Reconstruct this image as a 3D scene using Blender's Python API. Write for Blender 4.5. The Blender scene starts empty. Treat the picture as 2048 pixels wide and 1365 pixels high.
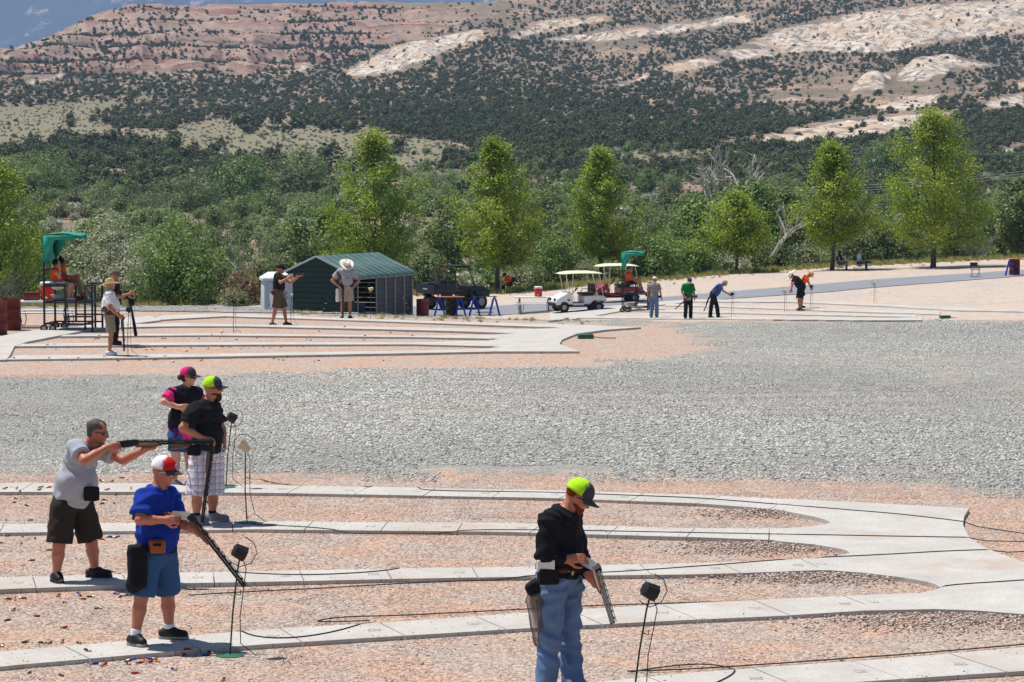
import bpy, bmesh, math, random
import numpy as np
from mathutils import Vector, Matrix
R = math.radians
random.seed(7)
rng = np.random.default_rng(11)
SC = bpy.context.scene
COL = SC.collection

# ------------------------------------------------------------------ camera, world, sun, exposure
W_PX, H_PX, F_PX = 2048.0, 1365.0, 5400.0
CAM_H = 4.27
PITCH = math.atan((H_PX / 2 - 350.0) / F_PX)
cam_d = bpy.data.cameras.new('camera'); cam = bpy.data.objects.new('camera', cam_d); COL.objects.link(cam)
cam_d.sensor_width = 36.0; cam_d.lens = F_PX * 36.0 / W_PX
cam_d.clip_start = 0.5; cam_d.clip_end = 30000
cam.location = (0, 0, CAM_H); cam.rotation_euler = (R(90) - PITCH, 0, 0)
SC.camera = cam

SUN_VEC = Vector((0.36, -0.17, -1.0)).normalized()          # direction the light travels
sun_el = math.asin(-SUN_VEC.z)
sun_az = math.atan2(-SUN_VEC.x, -SUN_VEC.y)                   # clockwise from +Y
world = bpy.data.worlds.new('World'); SC.world = world; world.use_nodes = True
wn = world.node_tree; wn.nodes.clear()
sky = wn.nodes.new('ShaderNodeTexSky'); sky.sky_type = 'NISHITA'; sky.sun_disc = False
sky.sun_elevation = sun_el; sky.sun_rotation = sun_az; sky.altitude = 1600; sky.dust_density = 1.0
bg = wn.nodes.new('ShaderNodeBackground'); bg.inputs[1].default_value = 0.062
wo = wn.nodes.new('ShaderNodeOutputWorld')
wn.links.new(sky.outputs[0], bg.inputs[0]); wn.links.new(bg.outputs[0], wo.inputs[0])
sun_l = bpy.data.lights.new('sun', 'SUN'); sun_l.energy = 5.0; sun_l.angle = R(0.53); sun_l.color = (1.0, 0.965, 0.91)
sun = bpy.data.objects.new('sun', sun_l); COL.objects.link(sun)
sun.rotation_euler = SUN_VEC.to_track_quat('-Z', 'Y').to_euler(); sun.location = (-30, 40, 90)
SC.view_settings.view_transform = 'Standard'; SC.view_settings.look = 'None'
SC.view_settings.exposure = 0.48; SC.view_settings.gamma = 1.0; SC.view_settings.use_curve_mapping = False
SC.render.engine = 'CYCLES'
SC.cycles.use_denoising = True; SC.cycles.denoiser = 'OPENIMAGEDENOISE'; SC.cycles.denoising_input_passes = 'RGB_ALBEDO_NORMAL'; SC.cycles.denoising_prefilter = 'ACCURATE'
SC.cycles.sample_clamp_indirect = 6.0; SC.cycles.use_adaptive_sampling = False
SC.cycles.max_bounces = 5; SC.cycles.diffuse_bounces = 2; SC.cycles.glossy_bounces = 2
SC.cycles.transmission_bounces = 3; SC.cycles.transparent_max_bounces = 6; SC.cycles.volume_bounces = 0
SC.cycles.caustics_reflective = False; SC.cycles.caustics_refractive = False

# ------------------------------------------------------------------ helpers
CP, SP = math.cos(PITCH), math.sin(PITCH)
def ray(px, py):
    a = (px - W_PX / 2) / F_PX; b = (H_PX / 2 - py) / F_PX
    return Vector((a, CP + b * SP, -SP + b * CP))
def at_z(px, py, z=0.0):
    d = ray(px, py); t = (z - CAM_H) / d.z
    return Vector((d.x * t, d.y * t, z))
def at_y(px, py, Y):
    d = ray(px, py); t = Y / d.y
    return Vector((d.x * t, Y, CAM_H + d.z * t))
def to_px(X, Y, Z):
    dz = Z - CAM_H
    dep = Y * CP - dz * SP
    return W_PX / 2 + F_PX * X / dep, H_PX / 2 - F_PX * (Y * SP + dz * CP) / dep

def tag(o, label=None, cat=None, group=None, kind=None):
    if label: o['label'] = label
    if cat: o['category'] = cat
    if group: o['group'] = group
    if kind: o['kind'] = kind
    return o
def empty(name, loc=(0, 0, 0), rz=0.0, label=None, cat=None, group=None):
    o = bpy.data.objects.new(name, None); COL.objects.link(o)
    o.empty_display_size = 0.1
    o.location = loc; o.rotation_euler = (0, 0, rz)
    return tag(o, label, cat, group)
def link_mesh(name, me, mat=None, parent=None):
    o = bpy.data.objects.new(name, me); COL.objects.link(o)
    if mat is not None and len(me.materials) == 0: me.materials.append(mat)
    if parent is not None: o.parent = parent
    return o
def copy_tree(o, parent=None):
    c = o.copy(); COL.objects.link(c); c.parent = parent
    for ch in o.children: copy_tree(ch, c)
    return c
def np_mesh(name, verts, faces, smooth=False):
    """faces: (n,k) int array with constant k"""
    me = bpy.data.meshes.new(name)
    v = np.asarray(verts, np.float32); f = np.asarray(faces, np.int32)
    n, k = f.shape
    me.vertices.add(len(v)); me.vertices.foreach_set('co', v.ravel())
    me.loops.add(n * k); me.loops.foreach_set('vertex_index', f.ravel())
    me.polygons.add(n); me.polygons.foreach_set('loop_start', np.arange(0, n * k, k, dtype=np.int32))
    if smooth: me.polygons.foreach_set('use_smooth', np.ones(n, bool))
    me.update(calc_edges=True)
    return me
def add_attr(me, name, arr, domain='POINT', typ='FLOAT'):
    a = me.attributes.new(name, typ, domain)
    a.data.foreach_set('value' if typ in ('FLOAT', 'INT') else 'color', np.asarray(arr, np.float32 if typ != 'INT' else np.int32).ravel())

class MB:
    """collects boxes, tubes and lathes into one mesh"""
    def __init__(s): s.v = []; s.f = []
    def add(s, vs, fs):
        o = len(s.v); s.v += [tuple(v) for v in vs]; s.f += [tuple(i + o for i in f) for f in fs]; return s
    def box(s, x0, x1, y0, y1, z0, z1, m=None):
        vs = [Vector(p) for p in ((x0,y0,z0),(x1,y0,z0),(x1,y1,z0),(x0,y1,z0),(x0,y0,z1),(x1,y0,z1),(x1,y1,z1),(x0,y1,z1))]
        if m is not None: vs = [m @ v for v in vs]
        return s.add(vs, [(0,3,2,1),(4,5,6,7),(0,1,5,4),(1,2,6,5),(2,3,7,6),(3,0,4,7)])
    def rbox(s, x0, x1, y0, y1, z0, z1, b, m=None):
        """box with chamfered edges"""
        bm = bmesh.new(); bmesh.ops.create_cube(bm, size=1)
        for v in bm.verts:
            v.co = Vector(((x0+x1)/2 + v.co.x*(x1-x0), (y0+y1)/2 + v.co.y*(y1-y0), (z0+z1)/2 + v.co.z*(z1-z0)))
        bmesh.ops.bevel(bm, geom=list(bm.edges), offset=b, segments=2, affect='EDGES', profile=0.6)
        bm.verts.index_update()
        vs = [v.co.copy() for v in bm.verts]; fs = [[v.index for v in f.verts] for f in bm.faces]; bm.free()
        if m is not None: vs = [m @ v for v in vs]
        return s.add(vs, fs)
    def tube(s, pts, r, n=8, cap=True):
        pts = [Vector(p) for p in pts]; m = len(pts)
        rs = r if isinstance(r, (list, tuple)) else [r] * m
        tang = [(pts[min(i+1, m-1)] - pts[max(i-1, 0)]).normalized() for i in range(m)]
        up = Vector((0,0,1)) if abs(tang[0].z) < 0.9 else Vector((1,0,0))
        a = tang[0].cross(up).normalized(); vs = []; fs = []
        for i in range(m):
            a = (a - tang[i] * a.dot(tang[i])).normalized(); b = tang[i].cross(a)
            for k in range(n):
                t = 2*math.pi*k/n; vs.append(pts[i] + (a*math.cos(t) + b*math.sin(t)) * rs[i])
        for i in range(m-1):
            for k in range(n):
                k2 = (k+1) % n; fs.append((i*n+k, i*n+k2, (i+1)*n+k2, (i+1)*n+k))
        if cap: fs.append(tuple(range(n-1, -1, -1))); fs.append(tuple((m-1)*n+k for k in range(n)))
        return s.add(vs, fs)
    def lathe(s, prof, n=16, m=None, cap=True):
        """prof: (radius, z) pairs, about z"""
        vs = []; fs = []
        for r_, z in prof:
            for k in range(n):
                t = 2*math.pi*k/n; vs.append(Vector((r_*math.cos(t), r_*math.sin(t), z)))
        for i in range(len(prof)-1):
            for k in range(n):
                k2 = (k+1) % n; fs.append((i*n+k, i*n+k2, (i+1)*n+k2, (i+1)*n+k))
        if cap: fs.append(tuple(range(n-1, -1, -1))); fs.append(tuple((len(prof)-1)*n+k for k in range(n)))
        if m is not None: vs = [m @ v for v in vs]
        return s.add(vs, fs)
    def prism(s, pts, d, m=None):
        """closed outline pts (x,z) extruded in y from 0 to d"""
        n = len(pts)
        vs = [Vector((p[0], 0, p[1])) for p in pts] + [Vector((p[0], d, p[1])) for p in pts]
        fs = [tuple(range(n)), tuple(range(2*n-1, n-1, -1))] + [(i, i+n, (i+1) % n + n, (i+1) % n) for i in range(n)]
        if m is not None: vs = [m @ v for v in vs]
        return s.add(vs, fs)
    def mesh(s, name, smooth=False):
        me = bpy.data.meshes.new(name); me.from_pydata(s.v, [], s.f); me.update()
        bm = bmesh.new(); bm.from_mesh(me); bmesh.ops.recalc_face_normals(bm, faces=bm.faces); bm.to_mesh(me); bm.free()
        if smooth:
            me.polygons.foreach_set('use_smooth', np.ones(len(me.polygons), bool))
            me.set_sharp_from_angle(angle=R(38))
        return me
    def build(s, name, mat, parent=None, smooth=True):
        return link_mesh(name, s.mesh(name, smooth), mat, parent)

# value noise / fbm in numpy
def _hash(i, j, seed):
    h = (i.astype(np.int64) * 374761393 + j.astype(np.int64) * 668265263 + seed * 1274126177) & 0xffffffff
    h = ((h ^ (h >> 13)) * 1274126177) & 0xffffffff
    return ((h ^ (h >> 16)) & 0xffff) / 65535.0
def vnoise(x, y, seed=0):
    xi = np.floor(x); yi = np.floor(y); fx = x - xi; fy = y - yi
    fx = fx*fx*(3-2*fx); fy = fy*fy*(3-2*fy)
    a = _hash(xi, yi, seed); b = _hash(xi+1, yi, seed); c = _hash(xi, yi+1, seed); d = _hash(xi+1, yi+1, seed)
    return (a*(1-fx)+b*fx)*(1-fy) + (c*(1-fx)+d*fx)*fy
def fbm(x, y, oct=4, seed=0, gain=0.5):
    s = 0; a = 1.0; t = 0
    for k in range(oct):
        s = s + a*(vnoise(x*2**k, y*2**k, seed+k)*2-1); t += a; a *= gain
    return s / t
def poly_sd(px, py, poly):
    """signed distance to a polygon, positive inside (arrays)"""
    P = np.asarray(poly, float); n = len(P)
    d2 = np.full(px.shape, 1e18); ins = np.zeros(px.shape, bool)
    for i in range(n):
        ax, ay = P[i]; bx, by = P[(i+1) % n]
        ex, ey = bx-ax, by-ay; L = ex*ex+ey*ey + 1e-12
        t = np.clip(((px-ax)*ex + (py-ay)*ey)/L, 0, 1)
        d2 = np.minimum(d2, (px-ax-t*ex)**2 + (py-ay-t*ey)**2)
        c = ((ay > py) != (by > py)) & (px < ex*(py-ay)/(ey + (1e-12 if ey == 0 else 0)) + ax)
        ins ^= c
    return np.where(ins, 1, -1)*np.sqrt(d2)

# ------------------------------------------------------------------ materials
MATS = {}
def new_mat(name):
    m = bpy.data.materials.new(name); m.use_nodes = True; MATS[name] = m
    return m, m.node_tree, m.node_tree.nodes['Principled BSDF']
def srgb(r, g, b):
    f = lambda c: (c/12.92 if c <= 0.04045 else ((c+0.055)/1.055)**2.4)
    return (f(r/255), f(g/255), f(b/255), 1)
def N(nt, t, **kw):
    n = nt.nodes.new(t)
    for k, v in kw.items(): setattr(n, k, v)
    return n
def mixc(nt, fac, a, b, mode='MIX'):
    m = nt.nodes.new('ShaderNodeMix'); m.data_type = 'RGBA'; m.blend_type = mode
    for s, v in ((m.inputs[0], fac), (m.inputs[6], a), (m.inputs[7], b)):
        if hasattr(v, 'links') or isinstance(v, bpy.types.NodeSocket): nt.links.new(v, s)
        else: s.default_value = v
    return m.outputs[2]
def math_n(nt, op, a, b=None, clamp=False):
    m = nt.nodes.new('ShaderNodeMath'); m.operation = op; m.use_clamp = clamp
    for s, v in ((m.inputs[0], a), (m.inputs[1], b)):
        if v is None: continue
        if isinstance(v, bpy.types.NodeSocket): nt.links.new(v, s)
        else: s.default_value = v
    return m.outputs[0]
def ramp(nt, fac, stops):
    r = nt.nodes.new('ShaderNodeValToRGB'); nt.links.new(fac, r.inputs[0])
    cr = r.color_ramp
    while len(cr.elements) < len(stops): cr.elements.new(0.5)
    for e, (p, c) in zip(cr.elements, stops): e.position = p; e.color = c
    return r.outputs[0]
def noise_n(nt, co, scale, detail=3, rough=0.55, dim='3D'):
    n = nt.nodes.new('ShaderNodeTexNoise'); n.noise_dimensions = dim; n.inputs['Scale'].default_value = scale
    n.inputs['Detail'].default_value = detail; n.inputs['Roughness'].default_value = rough
    nt.links.new(co, n.inputs['Vector']); return n.outputs['Fac']
def bump_n(nt, h, strength, dist, bsdf, prev=None):
    b = nt.nodes.new('ShaderNodeBump'); b.inputs['Strength'].default_value = strength; b.inputs['Distance'].default_value = dist
    nt.links.new(h, b.inputs['Height'])
    if prev is not None: nt.links.new(prev, b.inputs['Normal'])
    if bsdf is not None: nt.links.new(b.outputs[0], bsdf.inputs['Normal'])
    return b.outputs[0]
def coords(nt): return nt.nodes.new('ShaderNodeTexCoord').outputs['Object']
def plain(name, rgb, rough=0.7, var=0.10, vscale=9.0, metal=0.0, spec=0.35, bump=0.0, bscale=60.0, dirt=None):
    """painted / fabric / plastic surface with a little tone variation"""
    m, nt, b = new_mat(name)
    c = srgb(*rgb) if max(rgb) > 1.0 else (*rgb, 1)
    co = coords(nt)
    f = noise_n(nt, co, vscale, 4)
    lo = tuple(x*(1-var) for x in c[:3]) + (1,); hi = tuple(min(1, x*(1+var)) for x in c[:3]) + (1,)
    colr = mixc(nt, f, lo, hi)
    if dirt:
        g = noise_n(nt, co, dirt[1], 5, 0.7)
        g2 = ramp(nt, g, [(0.5, (0,0,0,1)), (0.72, (1,1,1,1))])
        colr = mixc(nt, g2, colr, srgb(*dirt[0]))
    nt.links.new(colr, b.inputs['Base Color'])
    b.inputs['Roughness'].default_value = rough; b.inputs['Metallic'].default_value = metal
    b.inputs['Specular IOR Level'].default_value = spec
    if bump: bump_n(nt, noise_n(nt, co, bscale, 4), bump, 0.01, b)
    return m
# ------------------------------------------------------------------ terrain heights
def _it(p, xs, ys): return np.interp(p, xs, ys)
def veg_line(p): return _it(p, [-400, 300, 850, 1300, 1700, 2048, 2500], [131, 134, 146, 152, 166, 173, 180])
def ridge_screen(p):   # screen height of the mesa's skyline as a guide to how high it stands
    return _it(p, [-500, 0, 60, 130, 200, 260, 400, 980, 1060, 1150, 2600], [230, 108, 92, 62, 30, 14, 12, 8, -30, -60, -80])
HY = np.array([200, 260, 330, 400, 480, 560, 640, 740, 860, 1000, 1120, 1230, 1330, 1420, 1500, 1600, 1750.])
HS = np.array([640, 545, 470, 425, 375, 330, 300, 262, 222, 180, 142, 95, 50, 15, -15, -45, -80.])   # where that depth sits in the picture
def terr(X, Y):
    X = np.asarray(X, float); Y = np.asarray(Y, float)
    Ys = np.maximum(Y, 8.0)
    p = np.clip(1024 + F_PX * X / Ys, -700, 2700)
    crest = _it(p, [-300, 440, 700, 860, 1100, 1350, 2400], [86.5, 85.5, 82.6, 80.6, 78.8, 78.2, 79.3])
    zt = _it(p, [-300, 1000, 1200, 1500, 2048, 2400], [-2.25, -2.25, -1.85, -1.5, -1.08, -1.0])
    t = np.clip((Y - crest) / 13.0, 0, 1); t = t*t*(3-2*t)
    z = zt * t
    vl = veg_line(p)
    v = np.clip((Y - vl - 2) / 34.0, 0, 1); v = v*v*(3-2*v)
    z = z*(1-v) + v*(-6.3)
    # hillside
    s = _it(Y, HY, HS)
    s = np.where((p < 1150) & (Y > 1000), np.maximum(s, ridge_screen(p)), s)
    hz = CAM_H + (350 - s) / F_PX * Y
    a = np.clip((Y - 190) / 80.0, 0, 1); a = a*a*(3-2*a)
    lum = fbm(X*0.011, Y*0.006, 5, 3) * np.clip((Y-300)/700, 0, 1) * 9.0
    gul = -np.abs(fbm(X*0.018 + 0.002*Y, Y*0.0035, 4, 9)) * np.clip((Y-1000)/250, 0, 1) * 16.0
    lum = lum * np.where(p < 1150, np.clip((1380 - Y)/160, 0.12, 1), 1)
    gul = gul * np.where(p < 1150, np.clip((1400 - Y)/130, 0.0, 1), 1)
    z = z*(1-a) + a*(hz + lum + gul)
    # small undulation of the graded fields
    z = z + np.where(Y < 190, 0.012*fbm(X*0.22, Y*0.22, 3, 5), 0)
    return z
def ter1(x, y): return float(terr(np.array([x]), np.array([y]))[0])
def ground(px, py, y0=18.0, y1=400.0):
    """where the line of sight through a picture point meets the ground"""
    d = ray(px, py); Y = np.linspace(y0, y1, 1500); t = Y / d.y
    dz = (CAM_H + d.z*t) - terr(d.x*t, Y)
    i = int(np.argmax(dz < 0)) if (dz < 0).any() else len(Y)-1
    y = Y[i]; t = y/d.y
    return Vector((d.x*t, y, ter1(d.x*t, y)))

# ------------------------------------------------------------------ ground sheet (gravel fields, terrace)
def grid_sheet(name, us, Ys, wfun):
    U, V = np.meshgrid(us, Ys); X = U*wfun(V); Z = terr(X, V)
    n, m = U.shape
    idx = np.arange(n*m).reshape(n, m)
    f = np.stack([idx[:-1,:-1], idx[:-1,1:], idx[1:,1:], idx[1:,:-1]], -1).reshape(-1, 4)
    me = np_mesh(name, np.stack([X, V, Z], -1).reshape(-1, 3), f, True)
    return me, X.ravel(), V.ravel(), Z.ravel()
wf = lambda Y: np.sqrt(Y**2 + 55.0**2)
Ys = np.concatenate([np.linspace(-25, 18, 12), np.linspace(19, 76, 120), np.linspace(76.4, 105, 72), np.linspace(106, 200, 80)])
me, gX, gY, gZ = grid_sheet('ground', np.linspace(-0.32, 0.32, 260), Ys, wf)
gpx, gpy = to_px(gX, np.maximum(gY, 12), gZ)
def wpoly(pts): return [tuple(at_z(x, y, 0)[:2]) for x, y in pts]
gray1 = wpoly([(-700, 950), (0, 949), (1000, 950), (1400, 951), (1700, 960), (1900, 978), (2048, 990), (2700, 1040), (2700, 641), (2048, 641), (1300, 646), (1390, 668), (1425, 700), (1300, 722), (1180, 733), (1000, 737), (400, 748), (0, 757), (-700, 765)])
gray2 = wpoly([(250, 612), (600, 617), (860, 624), (1180, 638), (1350, 641), (1300, 652), (1180, 646), (860, 638), (440, 622), (250, 624)])
sd = np.maximum(poly_sd(gX, gY, gray1), poly_sd(gX, gY, gray2))
add_attr(me, 'gray', np.where(gY < 92, sd, -5))
add_attr(me, 'far', np.clip((gY - 88)/8, 0, 1))
vlg = veg_line(np.clip(1024 + F_PX*gX/np.maximum(gY, 8), -700, 2700))
add_attr(me, 'veg', np.where(gY > 100, (gY - vlg), -20))
def attr(nt, n):
    a = nt.nodes.new('ShaderNodeAttribute'); a.attribute_name = n; return a.outputs['Fac']
def stones(nt, co, scale, cols):
    v = N(nt, 'ShaderNodeTexVoronoi'); v.voronoi_dimensions = '2D'; v.inputs['Scale'].default_value = scale; nt.links.new(co, v.inputs['Vector'])
    w = nt.nodes.new('ShaderNodeSeparateColor'); nt.links.new(v.outputs['Color'], w.inputs[0])
    return ramp(nt, w.outputs[0], cols), v.outputs['Distance']
def n2d(nt, co, sc, d=2, r=0.55): return noise_n(nt, co, sc, d, r, '2D')
# near fields: the fines between the loose stones
m, nt, b = new_mat('gravel_ground')
co = nt.nodes.new('ShaderNodeNewGeometry').outputs['Position']
cell, cdist = stones(nt, co, 24.0, [(0.0, (0.45, 0.45, 0.45, 1)), (0.5, (0.9, 0.9, 0.9, 1)), (1.0, (1.12, 1.12, 1.12, 1))])
patch = n2d(nt, co, 0.75, 4, 0.62)
pcol = mixc(nt, ramp(nt, patch, [(0.42, (0,0,0,1)), (0.64, (1,1,1,1))]), srgb(186, 168, 154), srgb(196, 162, 140))
gm = math_n(nt, 'MULTIPLY', math_n(nt, 'ADD', attr(nt, 'gray'), math_n(nt, 'MULTIPLY', math_n(nt, 'SUBTRACT', n2d(nt, co, 1.6, 4, 0.7), 0.5), 4.0)), 2.0, True)
col = mixc(nt, gm, pcol, srgb(158, 155, 148))
col = mixc(nt, 0.75, col, mixc(nt, 1.0, col, cell, 'MULTIPLY'))
nt.links.new(col, b.inputs['Base Color']); b.inputs['Roughness'].default_value = 0.95; b.inputs['Specular IOR Level'].default_value = 0.15
bump_n(nt, math_n(nt, 'MULTIPLY', cdist, -1.0), 0.6, 0.03, b)
GROUND_M = m
# pale sandy terrace beyond the crest
m, nt, b = new_mat('sandy_terrace')
co = nt.nodes.new('ShaderNodeNewGeometry').outputs['Position']
scol, sdist = stones(nt, co, 9.0, [(0.0, srgb(150, 136, 126)), (0.4, srgb(184, 170, 158)), (0.8, srgb(200, 188, 177)), (1.0, srgb(176, 170, 164))])
scol = mixc(nt, ramp(nt, n2d(nt, co, 0.16, 4, 0.65), [(0.35, (0,0,0,1)), (0.7, (1,1,1,1))]), scol, srgb(194, 172, 152))
scol = mixc(nt, ramp(nt, n2d(nt, co, 0.5, 4, 0.7), [(0.52, (0,0,0,1)), (0.75, (1,1,1,1))]), scol, srgb(172, 162, 154))
vm = math_n(nt, 'MULTIPLY', math_n(nt, 'ADD', attr(nt, 'veg'), math_n(nt, 'MULTIPLY', math_n(nt, 'SUBTRACT', n2d(nt, co, 0.35, 4, 0.6), 0.5), 14.0)), 0.4, True)
scol = mixc(nt, vm, scol, mixc(nt, n2d(nt, co, 1.1, 3), srgb(112, 118, 62), srgb(160, 150, 98)))
nt.links.new(scol, b.inputs['Base Color']); b.inputs['Roughness'].default_value = 0.95; b.inputs['Specular IOR Level'].default_value = 0.15
go = link_mesh('ground', me, GROUND_M); tag(go, kind='structure')
me.materials.append(m)
cy = np.zeros(len(me.polygons)*3, np.float32); me.polygons.foreach_get('center', cy)
cy = cy.reshape(-1, 3); fp = 1024 + F_PX*cy[:,0]/np.maximum(cy[:,1], 8)
me.polygons.foreach_set('material_index', (cy[:,1] > np.where(fp < 1150, 92, 88)).astype(np.int32))

# ------------------------------------------------------------------ concrete shooting lanes
m, nt, b = new_mat('concrete')
co = coords(nt)
c1 = mixc(nt, n2d(nt, co, 1.3, 4, 0.65), srgb(166, 161, 154), srgb(206, 202, 195))
c1 = mixc(nt, ramp(nt, n2d(nt, co, 14, 3, 0.7), [(0.5, (0,0,0,1)), (0.8, (1,1,1,1))]), c1, srgb(178, 170, 162))
c1 = mixc(nt, ramp(nt, n2d(nt, co, 0.6, 4, 0.7), [(0.55, (0,0,0,1)), (0.75, (1,1,1,1))]), c1, srgb(182, 166, 152))
c1 = mixc(nt, ramp(nt, n2d(nt, co, 42, 1, 0.6), [(0.70, (0,0,0,1)), (0.74, (1,1,1,1))]), c1, srgb(150, 128, 112))
nt.links.new(c1, b.inputs['Base Color']); b.inputs['Roughness'].default_value = 0.9; b.inputs['Specular IOR Level'].default_value = 0.2
CONC = m
STAMP = plain('stamped_digit', (172, 166, 160), 0.95, 0.15, 30)
def slab_mesh(name, outline, z0, z1):
    """outline: list of (x,y) ; flat slab with straight sides"""
    from mathutils.geometry import tessellate_polygon
    tris = tessellate_polygon([[Vector((x, y, 0)) for x, y in outline]])
    n = len(outline); vs = [(x, y, z1) for x, y in outline] + [(x, y, z0) for x, y in outline]
    fs = [tuple(t) for t in tris] + [(i, i+n, (i+1) % n + n, (i+1) % n) for i in range(n)]
    mb = MB(); mb.add(vs, fs); return mb.mesh(name)
_digit_cache = {}
def digit_mesh(txt):
    if txt not in _digit_cache:
        cu = bpy.data.curves.new('t', 'FONT'); cu.body = txt; cu.size = 0.17; cu.align_x = 'CENTER'; cu.align_y = 'CENTER'; cu.offset = -0.002
        o = bpy.data.objects.new('t', cu); COL.objects.link(o)
        dg = bpy.context.evaluated_depsgraph_get()
        _digit_cache[txt] = bpy.data.meshes.new_from_object(o.evaluated_get(dg))
        bpy.data.objects.remove(o); bpy.data.curves.remove(cu)
    return _digit_cache[txt]
ZL = 0.045
POLYS = []
def surf_z(x, y):
    X_, Y_ = np.array([x]), np.array([y])
    for P_, z_ in POLYS:
        if poly_sd(X_, Y_, P_)[0] > 0: return z_
    return ter1(x, y)
def lane(name, top, bot, z, joint=None, first_no=None, gap=0.012):
    T = np.array([at_z(x, y, z)[:2] for x, y in top]); B = np.array([at_z(x, y, z)[:2] for x, y in bot])
    ft = lambda x: float(np.interp(x, T[:,0], T[:,1])); fb = lambda x: float(np.interp(x, B[:,0], B[:,1]))
    root = empty(name); tag(root, kind='structure')
    POLYS.append((np.vstack([B, T[::-1]]), z))
    x0 = max(T[0,0], B[0,0]); x1 = min(T[-1,0], B[-1,0])
    def edge(xc):      # ends of a joint through xc, square to the lane
        dx = 0.3; c = lambda x: (ft(x)+fb(x))/2
        k = (c(xc+dx) - c(xc-dx))/(2*dx)
        h = (ft(xc)-fb(xc))/2/(1+k*k)
        xt, xb = xc - k*h, xc + k*h
        return (xt, ft(xt)), (xb, fb(xb))
    if joint is None:
        xs = np.linspace(x0, x1, max(3, int((x1-x0)/1.5)))
        out = [(x, fb(x)) for x in xs] + [(x, ft(x)) for x in xs[::-1]]
        link_mesh('slab', slab_mesh('slab', out, -0.1, z), CONC, root); return root
    xs = np.arange(joint % 0.914 + math.floor(x0/0.914)*0.914, x1 + 0.9, 0.914)
    xs = [x for x in xs if x0 - 0.5 < x < x1 + 0.02]
    if x1 - xs[-1] > 0.06: xs.append(x1)
    no = first_no
    for i in range(len(xs)-1):
        (tx0, ty0), (bx0, by0) = edge(xs[i] + gap/2); (tx1, ty1), (bx1, by1) = edge(xs[i+1] - gap/2)
        k = [0.33, 0.67]
        out = [(bx0, by0)] + [(bx0+(bx1-bx0)*q, fb(bx0+(bx1-bx0)*q)) for q in k] + [(bx1, by1), (tx1, ty1)] + [(tx1+(tx0-tx1)*q, ft(tx1+(tx0-tx1)*q)) for q in k] + [(tx0, ty0)]
        s = link_mesh('slab', slab_mesh('slab', out, -0.1, z + random.uniform(-0.0015, 0.0015)), CONC, root)
        if first_no is not None and 10 < no < 28:
            xc = xs[i+1] - 0.17; yc = (ft(xc)+fb(xc))/2
            d = link_mesh('stamped_number', digit_mesh(str(no)), STAMP, s)
            d.location = (xc, yc, z + 0.003); d.rotation_euler = (0, 0, R(-90) + random.uniform(-0.05, 0.05))
        if first_no is not None: no -= 1
    return root
def xw(px, py, z=ZL): return at_z(px, py, z)[0]
# the near field, farthest lane first
L1t = [(-260, 967), (0, 966), (300, 967), (591, 971), (1100, 981), (1400, 990), (1575, 998.4), (1610, 1001)]
L1b = [(-260, 984), (0, 984), (300, 984), (568, 986.5), (1100, 996.5), (1400, 1007), (1545, 1018.6), (1610, 1021)]
lane('concrete_lane', L1t, L1b, ZL, xw(1560, 1004), 28)
L2t = [(-260, 1052), (0, 1048), (300, 1046), (500, 1043), (1000, 1046), (1400, 1057), (1540, 1057.2), (1600, 1058)]
L2b = [(-260, 1072), (0, 1066), (300, 1062), (500, 1059), (1000, 1064), (1400, 1075), (1500, 1079), (1545, 1080.6), (1600, 1081)]
lane('concrete_lane', L2t, L2b, ZL, xw(1538, 1068), 28)
L3t = [(-260, 1170), (0, 1155), (300, 1147), (500, 1143), (800, 1137), (1100, 1133), (1400, 1126), (1635, 1117.2), (1680, 1118)]
L3b = [(-260, 1198), (0, 1179), (300, 1168), (500, 1164.5), (800, 1158), (1100, 1153), (1400, 1149), (1500, 1146), (1635, 1141), (1680, 1139)]
lane('concrete_lane', L3t, L3b, ZL, xw(1625, 1130), 28)
L4t = [(-260, 1328), (0, 1303), (300, 1278), (500, 1261), (800, 1243), (1060, 1225), (1400, 1205), (1726, 1190.4), (1790, 1191)]
L4b = [(-260, 1364), (0, 1333), (300, 1307), (500, 1290.5), (800, 1272), (1060, 1256), (1400, 1239), (1560, 1232), (1730, 1221.5), (1790, 1217)]
lane('concrete_lane', L4t, L4b, ZL, xw(1722, 1206), 28)
L5t = [(500, 1408), (900, 1383), (1182, 1365), (1400, 1344), (1730, 1321), (1890, 1308), (2048, 1294), (2500, 1262)]
L5b = [(500, 1460), (900, 1430), (1182, 1402), (1400, 1385), (1693, 1366), (1890, 1352), (2048, 1342), (2500, 1312)]
lane('concrete_lane', L5t, L5b, ZL, xw(1960, 1330), 24)
pad = [(1569, 998.2), (1700, 1004.5), (1938, 1017), (1928, 1034), (1926, 1050), (1938, 1076), (1970, 1096), (2003, 1109), (2048, 1125), (2150, 1165), (2400, 1252),
       (2300, 1250), (2200, 1242), (2048, 1229.5), (1954, 1222), (1869, 1219), (1732, 1222), (1728, 1190.5), (1840, 1186.5), (1863, 1182), (1881, 1176), (1870, 1169), (1856, 1165), (1807, 1156), (1726, 1146.5), (1661, 1141.5), (1637, 1141.5),
       (1637, 1117), (1677, 1112), (1700, 1107), (1694, 1102), (1684, 1099), (1628, 1089.5), (1563, 1084), (1547, 1081.5), (1542, 1057), (1570, 1057), (1628, 1053), (1652, 1049), (1661, 1045), (1650, 1040), (1628, 1034), (1563, 1021.5), (1547, 1019)]
POLYS.append((np.array([at_z(x, y, ZL)[:2] for x, y in pad]), ZL + 0.003))
o = link_mesh('concrete_pad', slab_mesh('concrete_pad', [tuple(at_z(x, y, ZL)[:2]) for x, y in pad], -0.1, ZL + 0.003), CONC); tag(o, kind='structure')
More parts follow.
